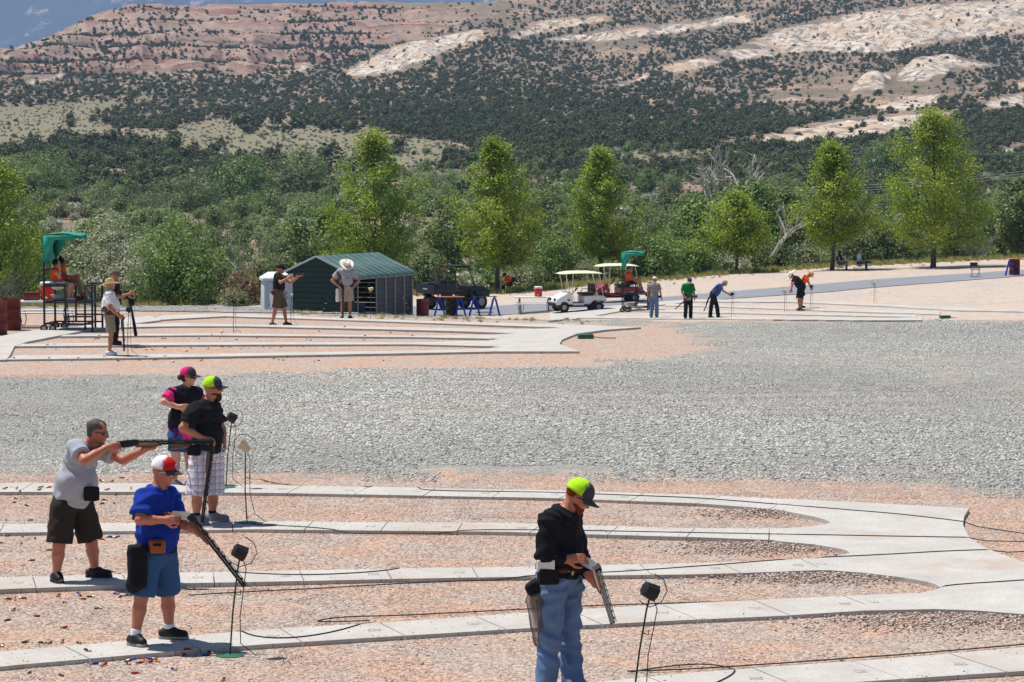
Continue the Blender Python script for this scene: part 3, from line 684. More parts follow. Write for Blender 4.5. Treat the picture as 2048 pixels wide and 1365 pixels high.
def tree_geo(h, w, trunk_h, form, nleaf, leaf, seed, lean=0.0):
    """returns trunk MB and leaf mesh in local coordinates, base at the origin"""
    r = random.Random(seed); rg = np.random.default_rng(seed)
    mb = MB(); tr = 0.012*h + 0.035
    top = 0.9 if form != 'bush' else 0.45
    nseg = 7; pts = []; ox = oy = 0.0
    for i in range(nseg+1):
        t = i/nseg; pts.append((ox + lean*t*h, oy, -0.15 + t*h*top)); ox += r.uniform(-.018, .018)*h*0.5; oy += r.uniform(-.018, .018)*h*0.5
    radii = [tr*(1-0.86*i/nseg)*(1.35 if i == 0 else 1) for i in range(nseg+1)]
    if form != 'bush': mb.tube(pts, radii, 8)
    def trunk_at(z):
        t = min(max((z+0.15)/(h*top), 0), 1)*nseg; i = min(int(t), nseg-1); f = t-i
        return Vector(pts[i]).lerp(Vector(pts[i+1]), f)
    wob, wfr, wph = r.uniform(.08, .2), r.uniform(1.2, 2.4), r.random()
    def env(t):     # crown radius at height fraction t of the crown
        if form == 'pyramid': return w/2*float(np.interp(t, [0, .12, .28, .45, .65, .85, 1], [.62, .92, 1.0, .93, .70, .40, .10]))*(1 + wob*math.sin(6.283*(t*wfr + wph)))
        if form == 'round': return w/2*math.sqrt(max(0.02, 1-(2*t-0.92)**2*0.92))
        return w/2*math.sqrt(max(0.03, 1-(1.25*t-0.25)**2))
    nl = {'pyramid': 34, 'round': 32, 'bush': 30}[form]
    C = []; wt = []; ct = []
    lobe = [r.uniform(0.55, 1.25) for _ in range(9)]
    for i in range(nl):
        t = (i + r.random())/nl; az = i*2.39996 + r.uniform(-.3, .3)
        rad = env(t)*r.uniform(0.62, 1.2)*(lobe[int((az % 6.283)/6.283*9 + t*3) % 9]*0.5 + 0.5)
        zt = trunk_h + t*(h-trunk_h)
        tip = trunk_at(zt) + Vector((math.cos(az)*rad, math.sin(az)*rad, 0)); tip.z = zt
        if form == 'bush': base = Vector((r.uniform(-.1, .1)*w, r.uniform(-.1, .1)*w, -0.1))
        else: base = trunk_at(max(trunk_h*0.8, zt - rad*r.uniform(0.7, 1.4)))
        mid = base.lerp(tip, 0.55) + Vector((r.uniform(-.1, .1), r.uniform(-.1, .1), r.uniform(-.15, .08)))*rad
        mb.tube([base, mid, tip], [tr*0.34, tr*0.2, tr*0.07], 5, cap=False)
        nc = 5 if form != 'bush' else 4; lt = r.uniform(-.16, .16)
        for k in range(nc):
            f = 0.3 + 0.72*k/(nc-1); q = base.lerp(mid, f*2) if f < 0.5 else mid.lerp(tip, min(1.05, f*2-1))
            if q.z < trunk_h*0.75: continue
            C.append(tuple(q + Vector((r.gauss(0, .05), r.gauss(0, .05), r.gauss(0, .05)))*rad*1.6)); wt.append(0.35 + f); ct.append(lt + r.uniform(-0.1, 0.1))
    C = np.array(C); wt = np.array(wt)/np.sum(wt); ct = np.array(ct)
    pick = rg.choice(len(C), nleaf, p=wt)
    sig = (0.046 if form == 'pyramid' else 0.05)*w + 0.07
    P = C[pick] + rg.normal(0, 1, (nleaf, 3))*sig*np.array([1, 1, 0.8])
    P[:, 2] = np.maximum(P[:, 2], 0.08)
    tint = np.clip(0.45 + ct[pick]*1.5 + rg.normal(0, 0.08, nleaf), 0, 1)
    tint[rg.random(nleaf) < 0.006] = 1.0  # a few leaves get the brightest tint: specular glints put in as colour
    ctr = 0.55*C[pick] + 0.45*np.array([0, 0, trunk_h + 0.4*(h-trunk_h)]) - np.array([0, 0, 0.25])
    return mb, leaf_mesh('crown', P, leaf, tint, 0.75, ctr)
def plant_tree(name, base, h, w, trunk_h, form, nleaf, leaf, mat, seed, label, cat='tree', group=None, bark=None, lean=0.0):
    mb, lm = tree_geo(h, w, trunk_h, form, nleaf, leaf, seed, lean)
    root = empty(name, base, 0, label, cat, group)
    mb.build('trunk' if form != 'bush' else 'stems', bark or BARK, root)
    link_mesh('crown', lm, LEAF[mat], root)
    return root
def base_at(px, Y, z=None):
    X = (px - W_PX/2)/F_PX*Y
    return Vector((X, Y, ter1(X, Y) if z is None else z))
def top_h(base, py): return CAM_H + (350-py)/F_PX*base.y - base.z
# the row of young trees along the road:  px, ground line, top, crown width px, trunk px, yellowness
GRP = 'young trees planted along the road'
ROW = [(748, 158, 262, 172, 60, 'young leafy tree towering behind the green-roofed shed', 17000),
       (994, 150, 282, 158, 70, 'young yellow-green tree with the orange-vested person seated at its trunk', 16000),
       (1204, 158, 300, 136, 66, 'young leafy tree rising behind the two golf carts', 13000),
       (1472, 160, 388, 134, 52, 'smallest young tree of the row, with an empty folding chair beside it', 9000),
       (1664, 160, 288, 136, 66, 'slender yellow-green tree shading the two seated people', 13000),
       (1866, 160, 226, 196, 58, 'tallest broad yellow-green tree right of the seated couple', 20000)]
for i, (px, Y, top, wpx, tpx, lab, nl) in enumerate(ROW):
    bs = base_at(px, Y); s = F_PX/Y
    plant_tree('young_tree', bs, top_h(bs, top), wpx/s*1.1, tpx/s, 'pyramid', int(nl*1.25), 0.15, 'aspen', 100+i, lab, group=GRP)
bs = base_at(2, 141); plant_tree('young_tree', bs, top_h(bs, 325), 220/38., 0.9, 'pyramid', 16000, 0.14, 'aspen', 131, 'light green tree cut off by the left edge of the picture', group=GRP)
# shrubs and trees of the river bottom that stand out one by one
BUSH = [  # px, Y, top, width px, form, material, leaves, leaf size, label, name
    (70, 152, 470, 110, 'bush', 'green', 5000, .2, 'dark green bush behind the left scorer stand canopy', 'leafy_bush'),
    (215, 141, 432, 150, 'bush', 'silver', 7000, .16, 'cream-flowered silvery shrub behind the left scorer stand', 'flowering_shrub'),
    (255, 139, 520, 110, 'bush', 'silver', 4000, .15, 'low pale shrub behind the man in the straw hat', 'flowering_shrub'),
    (352, 137, 446, 165, 'bush', 'green', 9000, .17, 'full green bush right of the man in the white shirt', 'leafy_bush'),
    (300, 150, 470, 120, 'bush', 'mid', 5000, .2, 'grey-green bush behind the full green bush', 'leafy_bush'),
    (430, 150, 520, 110, 'bush', 'dark', 4500, .2, 'dark low bush left of the rust-coloured shrub', 'leafy_bush'),
    (487, 136, 545, 70, 'bush', 'rusty', 2600, .14, 'rust-brown shrub left of the white plastic cabinet', 'rusty_shrub'),
    (470, 134.5, 585, 60, 'bush', 'olive', 1800, .12, 'low grey-green weeds at the foot of the rusty shrub', 'low_shrub'),
    (525, 146, 512, 70, 'bush', 'dark', 2600, .16, 'rounded dark bush just above the white cabinet', 'leafy_bush'),
    (600, 175, 440, 140, 'round', 'mid', 6000, .24, 'rounded green tree behind the left end of the shed', 'leafy_tree'),
    (650, 190, 420, 120, 'round', 'green', 5000, .26, 'bright green tree left of the tree behind the shed', 'leafy_tree'),
    (885, 162, 388, 140, 'bush', 'mid', 9000, .2, 'tall grey-green thicket tree behind the dark utility vehicle', 'leafy_bush'),
    (850, 152, 500, 90, 'bush', 'dark', 4000, .18, 'dark shrub between the shed and the utility vehicle', 'leafy_bush'),
    (1100, 170, 372, 130, 'bush', 'dark', 8000, .2, 'tall dark shrub between the two middle young trees', 'leafy_bush'),
    (1112, 156, 468, 100, 'bush', 'green', 5000, .16, 'lighter green shrub behind the white folding table', 'leafy_bush'),
    (1050, 154, 535, 90, 'bush', 'olive', 3000, .14, 'low olive shrub right of the orange-vested person', 'low_shrub'),
    (1165, 160, 530, 90, 'bush', 'olive', 3000, .14, 'low olive shrub seen over the cream cart roof', 'low_shrub'),
    (1300, 178, 412, 120, 'bush', 'dark', 6000, .22, 'dark bush behind the right scorer stand canopy', 'leafy_bush'),
    (1315, 157, 475, 110, 'bush', 'green', 6000, .16, 'fresh green bush right of the right scorer stand', 'leafy_bush'),
    (1385, 162, 488, 110, 'bush', 'green', 5000, .18, 'green bush at the sand edge left of the smallest young tree', 'leafy_bush'),
    (1400, 176, 398, 130, 'round', 'green', 7000, .24, 'bright green tree under the dead branches, left side', 'leafy_tree'),
    (1500, 180, 362, 150, 'round', 'green', 8000, .25, 'bright green tree holding the white dead branches', 'leafy_tree'),
    (1570, 182, 378, 120, 'round', 'mid', 6000, .25, 'green tree behind the fallen white branch', 'leafy_tree'),
    (1455, 164, 502, 90, 'bush', 'silver', 3500, .16, 'silvery shrub at the foot of the smallest young tree', 'flowering_shrub'),
    (1545, 168, 480, 90, 'bush', 'dark', 4000, .18, 'dark bush right of the smallest young tree', 'leafy_bush'),
    (1610, 170, 490, 70, 'bush', 'olive', 2600, .16, 'dull shrub left of the trunk shading the seated couple', 'low_shrub'),
    (1745, 176, 425, 130, 'bush', 'dark', 8000, .2, 'big dark bush between the two rightmost young trees', 'leafy_bush'),
    (1800, 176, 470, 90, 'bush', 'dark', 4500, .2, 'dark bush left of the tallest young tree trunk', 'leafy_bush'),
    (1900, 178, 440, 100, 'bush', 'mid', 5000, .2, 'grey-green bush right of the tallest young tree trunk', 'leafy_bush'),
    (1990, 184, 392, 110, 'bush', 'mid', 6000, .22, 'green bush above the bare grey shrub at right', 'leafy_bush'),
    (2045, 178, 355, 110, 'round', 'dark', 7000, .22, 'dark tree cut off by the right edge of the picture', 'leafy_tree'),
    ]
COTTON = [  # px, base line, top, width px, material
    (95, 388, 312, 135, 'green', 'broad cottonwood high on the left beyond the bottomland'), (22, 385, 318, 90, 'mid', 'cottonwood at the far left beyond the bottomland'),
    (215, 418, 366, 90, 'mid', 'rounded grey-green tree above the cream-flowered shrub'), (385, 425, 352, 120, 'dark', 'dark rounded tree above the full green bush'),
    (490, 408, 316, 115, 'green', 'bright green cottonwood below the grassy slope, left of the tallest one'), (602, 378, 299, 105, 'mid', 'tall cottonwood with paler top left of the tree behind the shed'),
    (515, 424, 386, 90, 'green', 'low bright green tree in the middle of the left bottomland'), (150, 412, 378, 70, 'dark', 'dark round tree right of the broad left cottonwood'),
    (620, 440, 395, 100, 'mid', 'round tree just above the shed roof on the left'), (840, 400, 345, 110, 'mid', 'rounded tree between the two left young trees'), (902, 398, 345, 80, 'green', 'far green tree left of the second young tree'),
    (440, 400, 368, 60, 'dark', 'small dark tree left of the bright green cottonwood'), (300, 432, 388, 80, 'dark', 'dark tree behind the full green bush'), (1294, 385, 340, 44, 'green', 'small upright tree by the red earth bank'),
    (1345, 388, 350, 50, 'mid', 'small tree at the right end of the red earth bank'), (1765, 352, 284, 80, 'green', 'dark green tree beside the far white roof'), (1560, 400, 352, 80, 'mid', 'far tree behind the dead white crown')]
for i, (px, bpy_, top, wpx, mat, lab) in enumerate(COTTON):
    bs = ground(px, bpy_, 200, 900); s = F_PX/bs.y; hh = (bpy_-top)/s
    plant_tree('cottonwood_tree', bs, hh, wpx/s*1.12, hh*.06, 'round', 4200, hh*.062, mat, 400+i, lab, 'tree', 'cottonwoods in the middle distance')
for i, (px, Y, top, wpx, form, mat, nl, ls, lab, nm) in enumerate(BUSH):
    bs = base_at(px, Y); s = F_PX/Y; hh = max(0.8, top_h(bs, top))
    plant_tree(nm, bs, hh, wpx/s*1.08, hh*(0.18 if form == 'round' else 0.02), form, nl, ls, mat, 300+i, lab, 'tree' if form == 'round' else 'shrub',
               'trees at the edge of the bottomland' if form == 'round' else 'shrubs along the edge of the bottomland')
# bare grey shrubs, dead trees, fallen branches
def bare(name, base, h, w, n, seed, mat, label, cat, spread=0.8, group=None, thick=0.02, lean=(0, 0)):
    r = random.Random(seed); mb = MB()
    def grow(p, d, L, rad, lev):
        q = p + d*L; mid = p.lerp(q, 0.5) + Vector((r.gauss(0, .06), r.gauss(0, .06), r.gauss(0, .06)))*L
        mb.tube([p, mid, q], [rad, rad*.8, rad*.6], 5 if lev < 2 else 4, cap=False)
        if lev < 3:
            for _ in range(r.randint(2, 4)):
                s = p.lerp(q, r.uniform(0.4, 1.0)); nd = (d + Vector((r.gauss(0, spread), r.gauss(0, spread), r.gauss(0.1, spread*.7)))*0.7).normalized()
                grow(s, nd, L*r.uniform(.4, .7), rad*.55, lev+1)
    for i in range(n):
        az = r.uniform(0, 6.283); d = Vector((math.cos(az)*w/h*r.uniform(.1, .9)+lean[0], math.sin(az)*.5*w/h+lean[1], 1)).normalized()
        grow(Vector((r.uniform(-.15, .15)*w, r.uniform(-.1, .1)*w, -0.1)), d, h*r.uniform(.4, .62), thick*r.uniform(.7, 1.2), 0)
    root = empty(name, base, 0, label, cat, group)
    mb.build('branches', mat, root); return root
G3 = 'bare grey shrubs and dead trees'
bare('dead_shrub', base_at(18, 137), 2.3, 2.4, 16, 1, GREYTWIG, 'bare grey shrub at the left edge behind the red barrels', 'shrub', .7, G3)
bare('dead_tree', base_at(505, 158), top_h(base_at(505, 158), 430), 3.2, 9, 2, GREYTWIG, 'bare grey tree left of the shed with no leaves', 'tree', .55, G3, .045)
bare('dead_tree', base_at(462, 150), top_h(base_at(462, 150), 505), 1.6, 4, 12, PALEBARK, 'small pale dead trunk below the bare grey tree', 'tree', .45, G3, .05)
bare('dead_shrub', base_at(1955, 174), 2.3, 3.0, 18, 3, GREYTWIG, 'bare grey shrub right of the tallest young tree', 'shrub', .75, G3)
bare('dead_shrub', base_at(1035, 156), 2.0, 2.6, 10, 4, GREYTWIG, 'bare pale twigs behind the seated person in the orange vest', 'shrub', .8, G3, .025)
bare('dead_shrub', base_at(880, 150), 1.7, 1.6, 9, 5, GREYTWIG, 'bare twigs behind the roof of the utility vehicle', 'shrub', .8, G3, .02)
bare('dead_tree', base_at(1455, 184, 0.8), top_h(base_at(1455, 184, 0.8), 322)*1.85, 8.5, 6, 26, PALEBARK, 'dead white crown standing out of the bright green trees', 'tree', .8, G3, .13, (0, 0))
bare('fallen_branch', base_at(1545, 166, -0.6), 3.6, 3.0, 2, 37, PALEBARK, 'fallen white branch between the smallest young tree and its right neighbour', 'branch', .5, G3, .10, (.7, 0))

# juniper and thicket masses
def clump(name, n, leaf, flat, seed, sq=1.0):
    rg = np.random.default_rng(seed); k = 14
    c = rg.normal(0, 1, (k, 3)); c /= np.linalg.norm(c, axis=1)[:, None]; c *= rg.uniform(0.35, 0.8, k)[:, None]
    P = c[rg.integers(0, k, n)] + rg.normal(0, 0.22, (n, 3)); P[:, 2] = (P[:, 2]*0.9 + 0.85)*flat
    P[:, 2] = np.maximum(P[:, 2], 0.0)
    return leaf_mesh(name, P, leaf, np.clip(0.5 + rg.normal(0, .25, n), 0, 1), 0.8)
JUN = [(clump('juniper_%d' % k, 240, 0.38, f, 500+k), LEAF['juniper']) for k, f in enumerate((0.8, 0.95, 0.7, 1.1, 0.85, 1.3))]
NJ = 98000
qx = rng.uniform(-160, 2210, NJ); qy = rng.uniform(-30, 425, NJ)
# find the hill point behind each picture position
hp, hy_, hV, hXu = HILL['px'], HILL['py'], HILL['V'], hu
ci = np.clip(np.searchsorted(hu, (qx-1024)/F_PX), 1, len(hu)-1)
Yq = np.zeros(NJ)
for c in np.unique(ci):
    sel = ci == c; yy = hy_[:, c]; vis = np.minimum.accumulate(yy)
    Yq[sel] = np.interp(-qy[sel], -vis, hV[:, c])
ok = (qy > np.min(hy_, 0)[ci] + 1)
Xq = (qx-1024)/F_PX*Yq
iy = np.clip(np.searchsorted(hY, Yq), 1, len(hY)-1)
f = (Yq - hY[iy-1])/(hY[iy]-hY[iy-1]); Zq = HILL['Z'][iy-1, ci]*(1-f) + HILL['Z'][iy, ci]*f
rk = np.full(NJ, -99.0)
for pl in ROCK: rk = np.maximum(rk, poly_sd(qx, qy, pl))
sc_ = poly_sd(qx, qy, SCARP); gr_ = poly_sd(qx, qy, GRASS); sg_ = poly_sd(qx, qy, SAGE)
patch = fbm(Xq*0.02, Yq*0.008, 4, 77)
sm = lambda v, a_, b_: np.clip((v-a_)/(b_-a_), 0, 1)**2*(3-2*np.clip((v-a_)/(b_-a_), 0, 1))
gully = np.abs(fbm(Xq*0.018 + 0.002*Yq, Yq*0.0035, 4, 9))         # scrub gathers in the draws
dens = 0.90 + 0.3*patch
thin = np.clip(0.60 + 1.3*patch + 1.0*(gully - 0.12), 0.05, 1)
wthin = np.maximum(sm(-qy, -150, -95), sm(qx + 2.2*(130-qy) + 160*patch, 1180, 1420)*sm(-qy, -270, -215))
dens = dens*(1-wthin) + thin*wthin
ws = sm(sc_, -12, 10); dens = dens*(1-ws) + np.clip(0.46 + 1.3*patch + 2.0*(gully-0.10), 0.06, 1)*ws
dens = dens*(1-sm(rk + 4*patch, -6, 0)*0.97)
dens = np.where(qy > 338, 0.26 + 0.55*patch, dens)
wg = sm(np.maximum(gr_, sg_) + 14*patch, -8, 6); dens = dens*(1-wg) + wg*(0.010 + np.where(patch > 0.34, 0.22, 0))
ok &= (rng.random(NJ) < dens) & (Yq > 370) & (poly_sd(qx, qy, [(1255, 372), (1420, 368), (1420, 402), (1255, 404)]) < 2)
Pj = np.c_[Xq, Yq, Zq][ok]; qj = np.c_[qx, qy][ok]; gj = gr_[ok]
# the lone junipers on the open grassy slope are trees of their own
lone = gj > 1
rad = (0.42 + 1.15*rng.random(len(Pj))**2.0)*np.clip(0.75 + 0.35*(900-Pj[:,1])/500, 0.75, 1.15)
li = np.where(lone)[0]; li = li[np.argsort(-rad[li])][:60]
JTR = plain('juniper_bark', (0.12, 0.10, 0.085), 0.95, 0.2)
jt = MB().tube([(0, 0, -0.4), (0.05, 0.02, 0.5), (0.0, 0.06, 1.0)], [0.13, 0.1, 0.05], 6).mesh('trunk')
where_y = lambda y: 'high' if y < 250 else ('upper middle' if y < 272 else ('lower middle' if y < 296 else 'low'))
where_x = lambda x: 'far left end' if x < 160 else ('left third' if x < 330 else ('left middle' if x < 480 else ('middle' if x < 620 else ('right middle' if x < 760 else 'right end'))))
ORD = ['leftmost', 'second from the left', 'third from the left', 'fourth from the left', 'fifth from the left', 'sixth from the left', 'seventh from the left', 'eighth from the left', 'ninth from the left', 'tenth from the left']
li = li[np.argsort(qj[li, 0])]; seen = {}; bins = {}
for k in li: bins.setdefault((where_y(qj[k,1]), where_x(qj[k,0])), []).append(k)
for k in li:
    bk = (where_y(qj[k,1]), where_x(qj[k,0])); j = bins[bk].index(k)
    lab = ('%s juniper' % ORD[min(j, 9)] if len(bins[bk]) > 1 else 'lone dark juniper') + ' %s on the grassy slope, %s' % bk
    root = empty('juniper_tree', Pj[k] - np.array([0, 0, 0.15]), rng.uniform(0, 6.28), lab, 'tree', 'junipers dotted over the grassy slope')
    s = float(max(0.95, rad[k]*1.75)); root.scale = (s, s, s*0.9)
    link_mesh('crown', JUN[int(rng.integers(0, 6))][0], LEAF['juniper'], root); link_mesh('trunk', jt, JTR, root)
rest = np.ones(len(Pj), bool); rest[li] = False
Pr = Pj[rest]
scatter('juniper_woodland', Pr - np.array([0, 0, 0.2]), rad[rest], rng.uniform(0, 6.28, len(Pr)), rng.integers(0, 6, len(Pr)), JUN, 'dark juniper and pinyon woodland covering the hillside', 'woodland', sclz=rad[rest]*rng.uniform(0.75, 1.2, len(Pr)))
ns = 20000
sx = rng.uniform(-160, 2210, ns); sy = rng.uniform(60, 430, ns); gs = np.maximum(poly_sd(sx, sy, GRASS), poly_sd(sx, sy, SAGE))
keep = rng.random(ns) < np.where(gs > -5, 0.9, np.where(sy > 338, 0.55, 0.22)); sx, sy = sx[keep], sy[keep]
ci = np.clip(np.searchsorted(hu, (sx-1024)/F_PX), 1, len(hu)-1); Yq = np.zeros(len(sx))
for c in np.unique(ci):
    sel = ci == c; Yq[sel] = np.interp(-sy[sel], -np.minimum.accumulate(hy_[:, c]), hV[:, c])
Xq = (sx-1024)/F_PX*Yq; iy = np.clip(np.searchsorted(hY, Yq), 1, len(hY)-1); f = (Yq - hY[iy-1])/(hY[iy]-hY[iy-1]); Zq = HILL['Z'][iy-1, ci]*(1-f) + HILL['Z'][iy, ci]*f
scatter('sagebrush', np.c_[Xq, Yq, Zq - .05], rng.uniform(.22, .62, len(sx)), rng.uniform(0, 6.28, len(sx)), rng.integers(0, 3, len(sx)), [(clump('sage_%d' % k, 70, .5, .6, 560+k), LEAF['sage']) for k in range(3)], 'low grey-green sagebrush over the open slope', 'sagebrush')
# river-bottom thicket
TH = []
for k, (mt, ls, fl) in enumerate((('mid', .2, 1.0), ('green', .2, 1.0), ('dark', .2, 0.9), ('dark', .2, 1.2), ('mid', .18, .8), ('olive', .2, .7), ('silver', .2, .7), ('mid', .2, 1.2))):
    TH.append((clump('thicket_%d' % k, 900, ls, fl, 600+k), LEAF[mt]))
n = 4200
Y = np.where(rng.random(n) < .55, rng.uniform(150, 430, n), rng.uniform(380, 600, n)); px = rng.uniform(-200, 2250, n); X = (px-1024)/F_PX*Y
pn = fbm(X*.03, Y*.02, 3, 41)
hs = to_px(X, Y, terr(X, Y))[1]; gmd = np.maximum(poly_sd(px, hs, GRASS), poly_sd(px, hs, [(1255, 372), (1420, 368), (1420, 402), (1255, 404)]))
k = (Y > veg_line(px) + 7) & ~((Y > 300) & (rng.random(n) < 0.22 + 0.25*(pn < 0))) & ~((gmd > -3) & (rng.random(n) < .93))
X, Y = X[k], Y[k]; n = len(X)
pts = np.c_[X, Y, terr(X, Y) - 0.2]; sc = rng.uniform(0.6, 1.5, n)*(1.0 + (Y > 240)*0.25 - (Y > 430)*.3)
ix = np.where(Y > 300, rng.choice([0, 1, 2, 3, 4, 5, 6, 7], n, p=[.15, .14, .12, .09, .13, .15, .12, .1]), rng.choice([0, 1, 2, 3, 4, 5, 6, 7], n, p=[.17, .24, .09, .07, .1, .12, .11, .1]))
scatter('river_bottom_thicket', pts, sc, rng.uniform(0, 6.28, len(pts)), ix, TH, 'tangled green thicket of willow and tamarisk filling the valley floor', 'thicket', sclz=np.array(sc)*rng.uniform(0.8, 1.35, len(sc)))
# grass and weeds where the sand meets the thicket
def tuft(name, seed, n=40, h=0.45):
    rg = np.random.default_rng(seed); a = rg.uniform(0, 6.28, n); r_ = rg.uniform(0, .22, n); L = rg.uniform(.4, 1, n)*h
    B = np.c_[r_*np.cos(a), r_*np.sin(a), np.zeros(n)]; T = B + np.c_[np.cos(a)*L*.35, np.sin(a)*L*.35, L]
    w = np.c_[-np.sin(a), np.cos(a), np.zeros(n)]*0.018
    V = np.stack([B-w, B+w, T], 1).reshape(-1, 3); me = np_mesh(name, V, np.arange(n*3).reshape(n, 3)); add_attr(me, 'tint', np.repeat(rg.uniform(0, 1, n), 3)); return me
n = 2600
px = rng.uniform(-150, 2250, n); v = veg_line(px); Y = v + rng.normal(2.5, 2.6, n); X = (px-1024)/F_PX*Y
n2 = 90; px2 = rng.uniform(560, 1180, n2); Y2 = _it(px2, [560, 860, 1180], [84, 80.5, 78.5]) + rng.normal(0, 1.0, n2); X2 = (px2-1024)/F_PX*Y2
sc = np.concatenate([np.where(Y > v-1, rng.uniform(.3, 1.05, n), rng.uniform(.2, .5, n)), rng.uniform(.15, .45, n2)])
X = np.concatenate([X, X2]); Y = np.concatenate([Y, Y2]); pts = np.c_[X, Y, terr(X, Y) - .02]
scatter('grass_and_weeds', pts, sc, rng.uniform(0, 6.28, len(pts)), rng.integers(0, 4, len(pts)), [(tuft('tuft_%d' % k, 700+k, 46, .4), LEAF['grass']) for k in range(4)], 'yellow-green grass and weeds along the edge of the sand', 'grass')
# ------------------------------------------------------------------ materials for the objects
M = {}
M['black'] = plain('black_steel', (0.022, 0.022, 0.024), 0.5, 0.2, 12)
M['blackplastic'] = plain('black_plastic', (0.012, 0.012, 0.013), 0.55, 0.2, 20)
M['rubber'] = plain('tyre_rubber', (0.025, 0.024, 0.024), 0.85, 0.2, 18)
M['rim'] = plain('wheel_rim', (0.42, 0.42, 0.42), 0.45, 0.1, 8)
M['teal'] = plain('teal_canvas', (30, 150, 128), 0.7, 0.16, 6)
M['white'] = plain('white_plastic', (222, 221, 216), 0.5, 0.04, 5)
M['cream'] = plain('cream_plastic', (228, 220, 188), 0.45, 0.05, 3)
M['cone'] = plain('cream_cone', (206, 190, 150), 0.6, 0.08, 20)
M['red'] = plain('red_plastic', (206, 46, 24), 0.5, 0.08, 5)
M['cartred'] = plain('red_paint', (150, 16, 22), 0.3, 0.08, 4, spec=0.5)
M['cartwhite'] = plain('white_paint', (226, 226, 224), 0.3, 0.04, 4, spec=0.5)
M['drum'] = plain('maroon_drum', (104, 34, 30), 0.55, 0.2, 5, dirt=((120, 62, 44), 4))
M['blue'] = plain('blue_paint', (22, 62, 170), 0.5, 0.15, 6)
M['plank'] = plain('orange_plank', (176, 104, 52), 0.8, 0.2, 5)
M['green'] = plain('green_paint', (16, 74, 40), 0.5, 0.2, 12)
M['basegreen'] = plain('green_base', (40, 104, 76), 0.6, 0.2, 10)
M['shedgreen'] = plain('shed_green', (22, 52, 40), 0.5, 0.12, 3)
M['shedroof'] = plain('shed_roof', (74, 104, 98), 0.4, 0.12, 1.5, spec=0.5, dirt=((110, 124, 116), 1.2))
M['shedgray'] = plain('shed_siding', (54, 60, 70), 0.55, 0.08, 2)
M['trim'] = plain('shed_trim', (150, 158, 160), 0.5, 0.06, 3)
M['dark'] = plain('dark_interior', (0.02, 0.025, 0.03), 0.9, 0.1)
M['cabinet'] = plain('grey_white_plastic', (196, 198, 200), 0.55, 0.06, 2)
M['charcoal'] = plain('charcoal_paint', (28, 32, 40), 0.4, 0.15, 6, spec=0.5)
M['seat'] = plain('black_vinyl', (0.02, 0.02, 0.022), 0.5, 0.1)
M['aluminium'] = plain('grey_metal', (0.36, 0.37, 0.38), 0.4, 0.1, 9, metal=0.6)
M['wood'] = plain('walnut', (0.11, 0.045, 0.022), 0.35, 0.35, 14, spec=0.5)
M['wood2'] = plain('light_walnut', (0.20, 0.085, 0.035), 0.35, 0.35, 14, spec=0.5)
M['gun'] = plain('blued_steel', (0.018, 0.018, 0.022), 0.6, 0.2, 20, spec=0.25)
M['nickel'] = plain('nickel', (0.55, 0.53, 0.48), 0.35, 0.1, 30, metal=0.7)
M['cord'] = plain('black_cord', (0.025, 0.024, 0.024), 0.7, 0.1)
M['shellred'] = plain('red_hull', (164, 30, 26), 0.5, 0.15, 30)
M['shellblue'] = plain('blue_hull', (38, 58, 158), 0.5, 0.15, 30)
M['shelldark'] = plain('dark_hull', (74, 34, 30), 0.5, 0.25, 30)
M['shellgreen'] = plain('green_hull', (18, 66, 58), 0.45, 0.2, 30)
M['brass'] = plain('brass', (0.55, 0.42, 0.18), 0.4, 0.1, 20, metal=0.6)
M['tub'] = plain('blue_bottle', (90, 170, 190), 0.3, 0.1)
M['roofwhite'] = plain('far_roof', (232, 232, 230), 0.5, 0.05)
M['leather'] = plain('brown_leather', (76, 34, 18), 0.5, 0.2, 14)
M['orangeplastic'] = plain('orange_brown_case', (150, 72, 20), 0.4, 0.15, 10)
def Mx(loc=(0, 0, 0), rz=0.0, rx=0.0, ry=0.0):
    return Matrix.Translation(loc) @ Matrix.Rotation(rz, 4, 'Z') @ Matrix.Rotation(rx, 4, 'X') @ Matrix.Rotation(ry, 4, 'Y')
def wheel(parent, loc, r, w, axis_rz=0.0, name='wheel', rimr=0.55):
    m = Mx(loc, axis_rz, R(90))
    t = MB(); t.lathe([(r*rimr, -w/2), (r*0.93, -w/2), (r, -w*0.32), (r, w*0.32), (r*0.93, w/2), (r*rimr, w/2)], 20, m, cap=False)
    o = t.build(name, M['rubber'], parent)
    q = MB(); q.lathe([(r*0.12, -w*0.42), (r*rimr*0.95, -w*0.34), (r*rimr*1.02, -w*0.44), (r*rimr*1.02, w*0.44), (r*rimr*0.95, w*0.34), (r*0.12, w*0.42)], 16, m)
    q.build('rim', M['rim'], o); return o

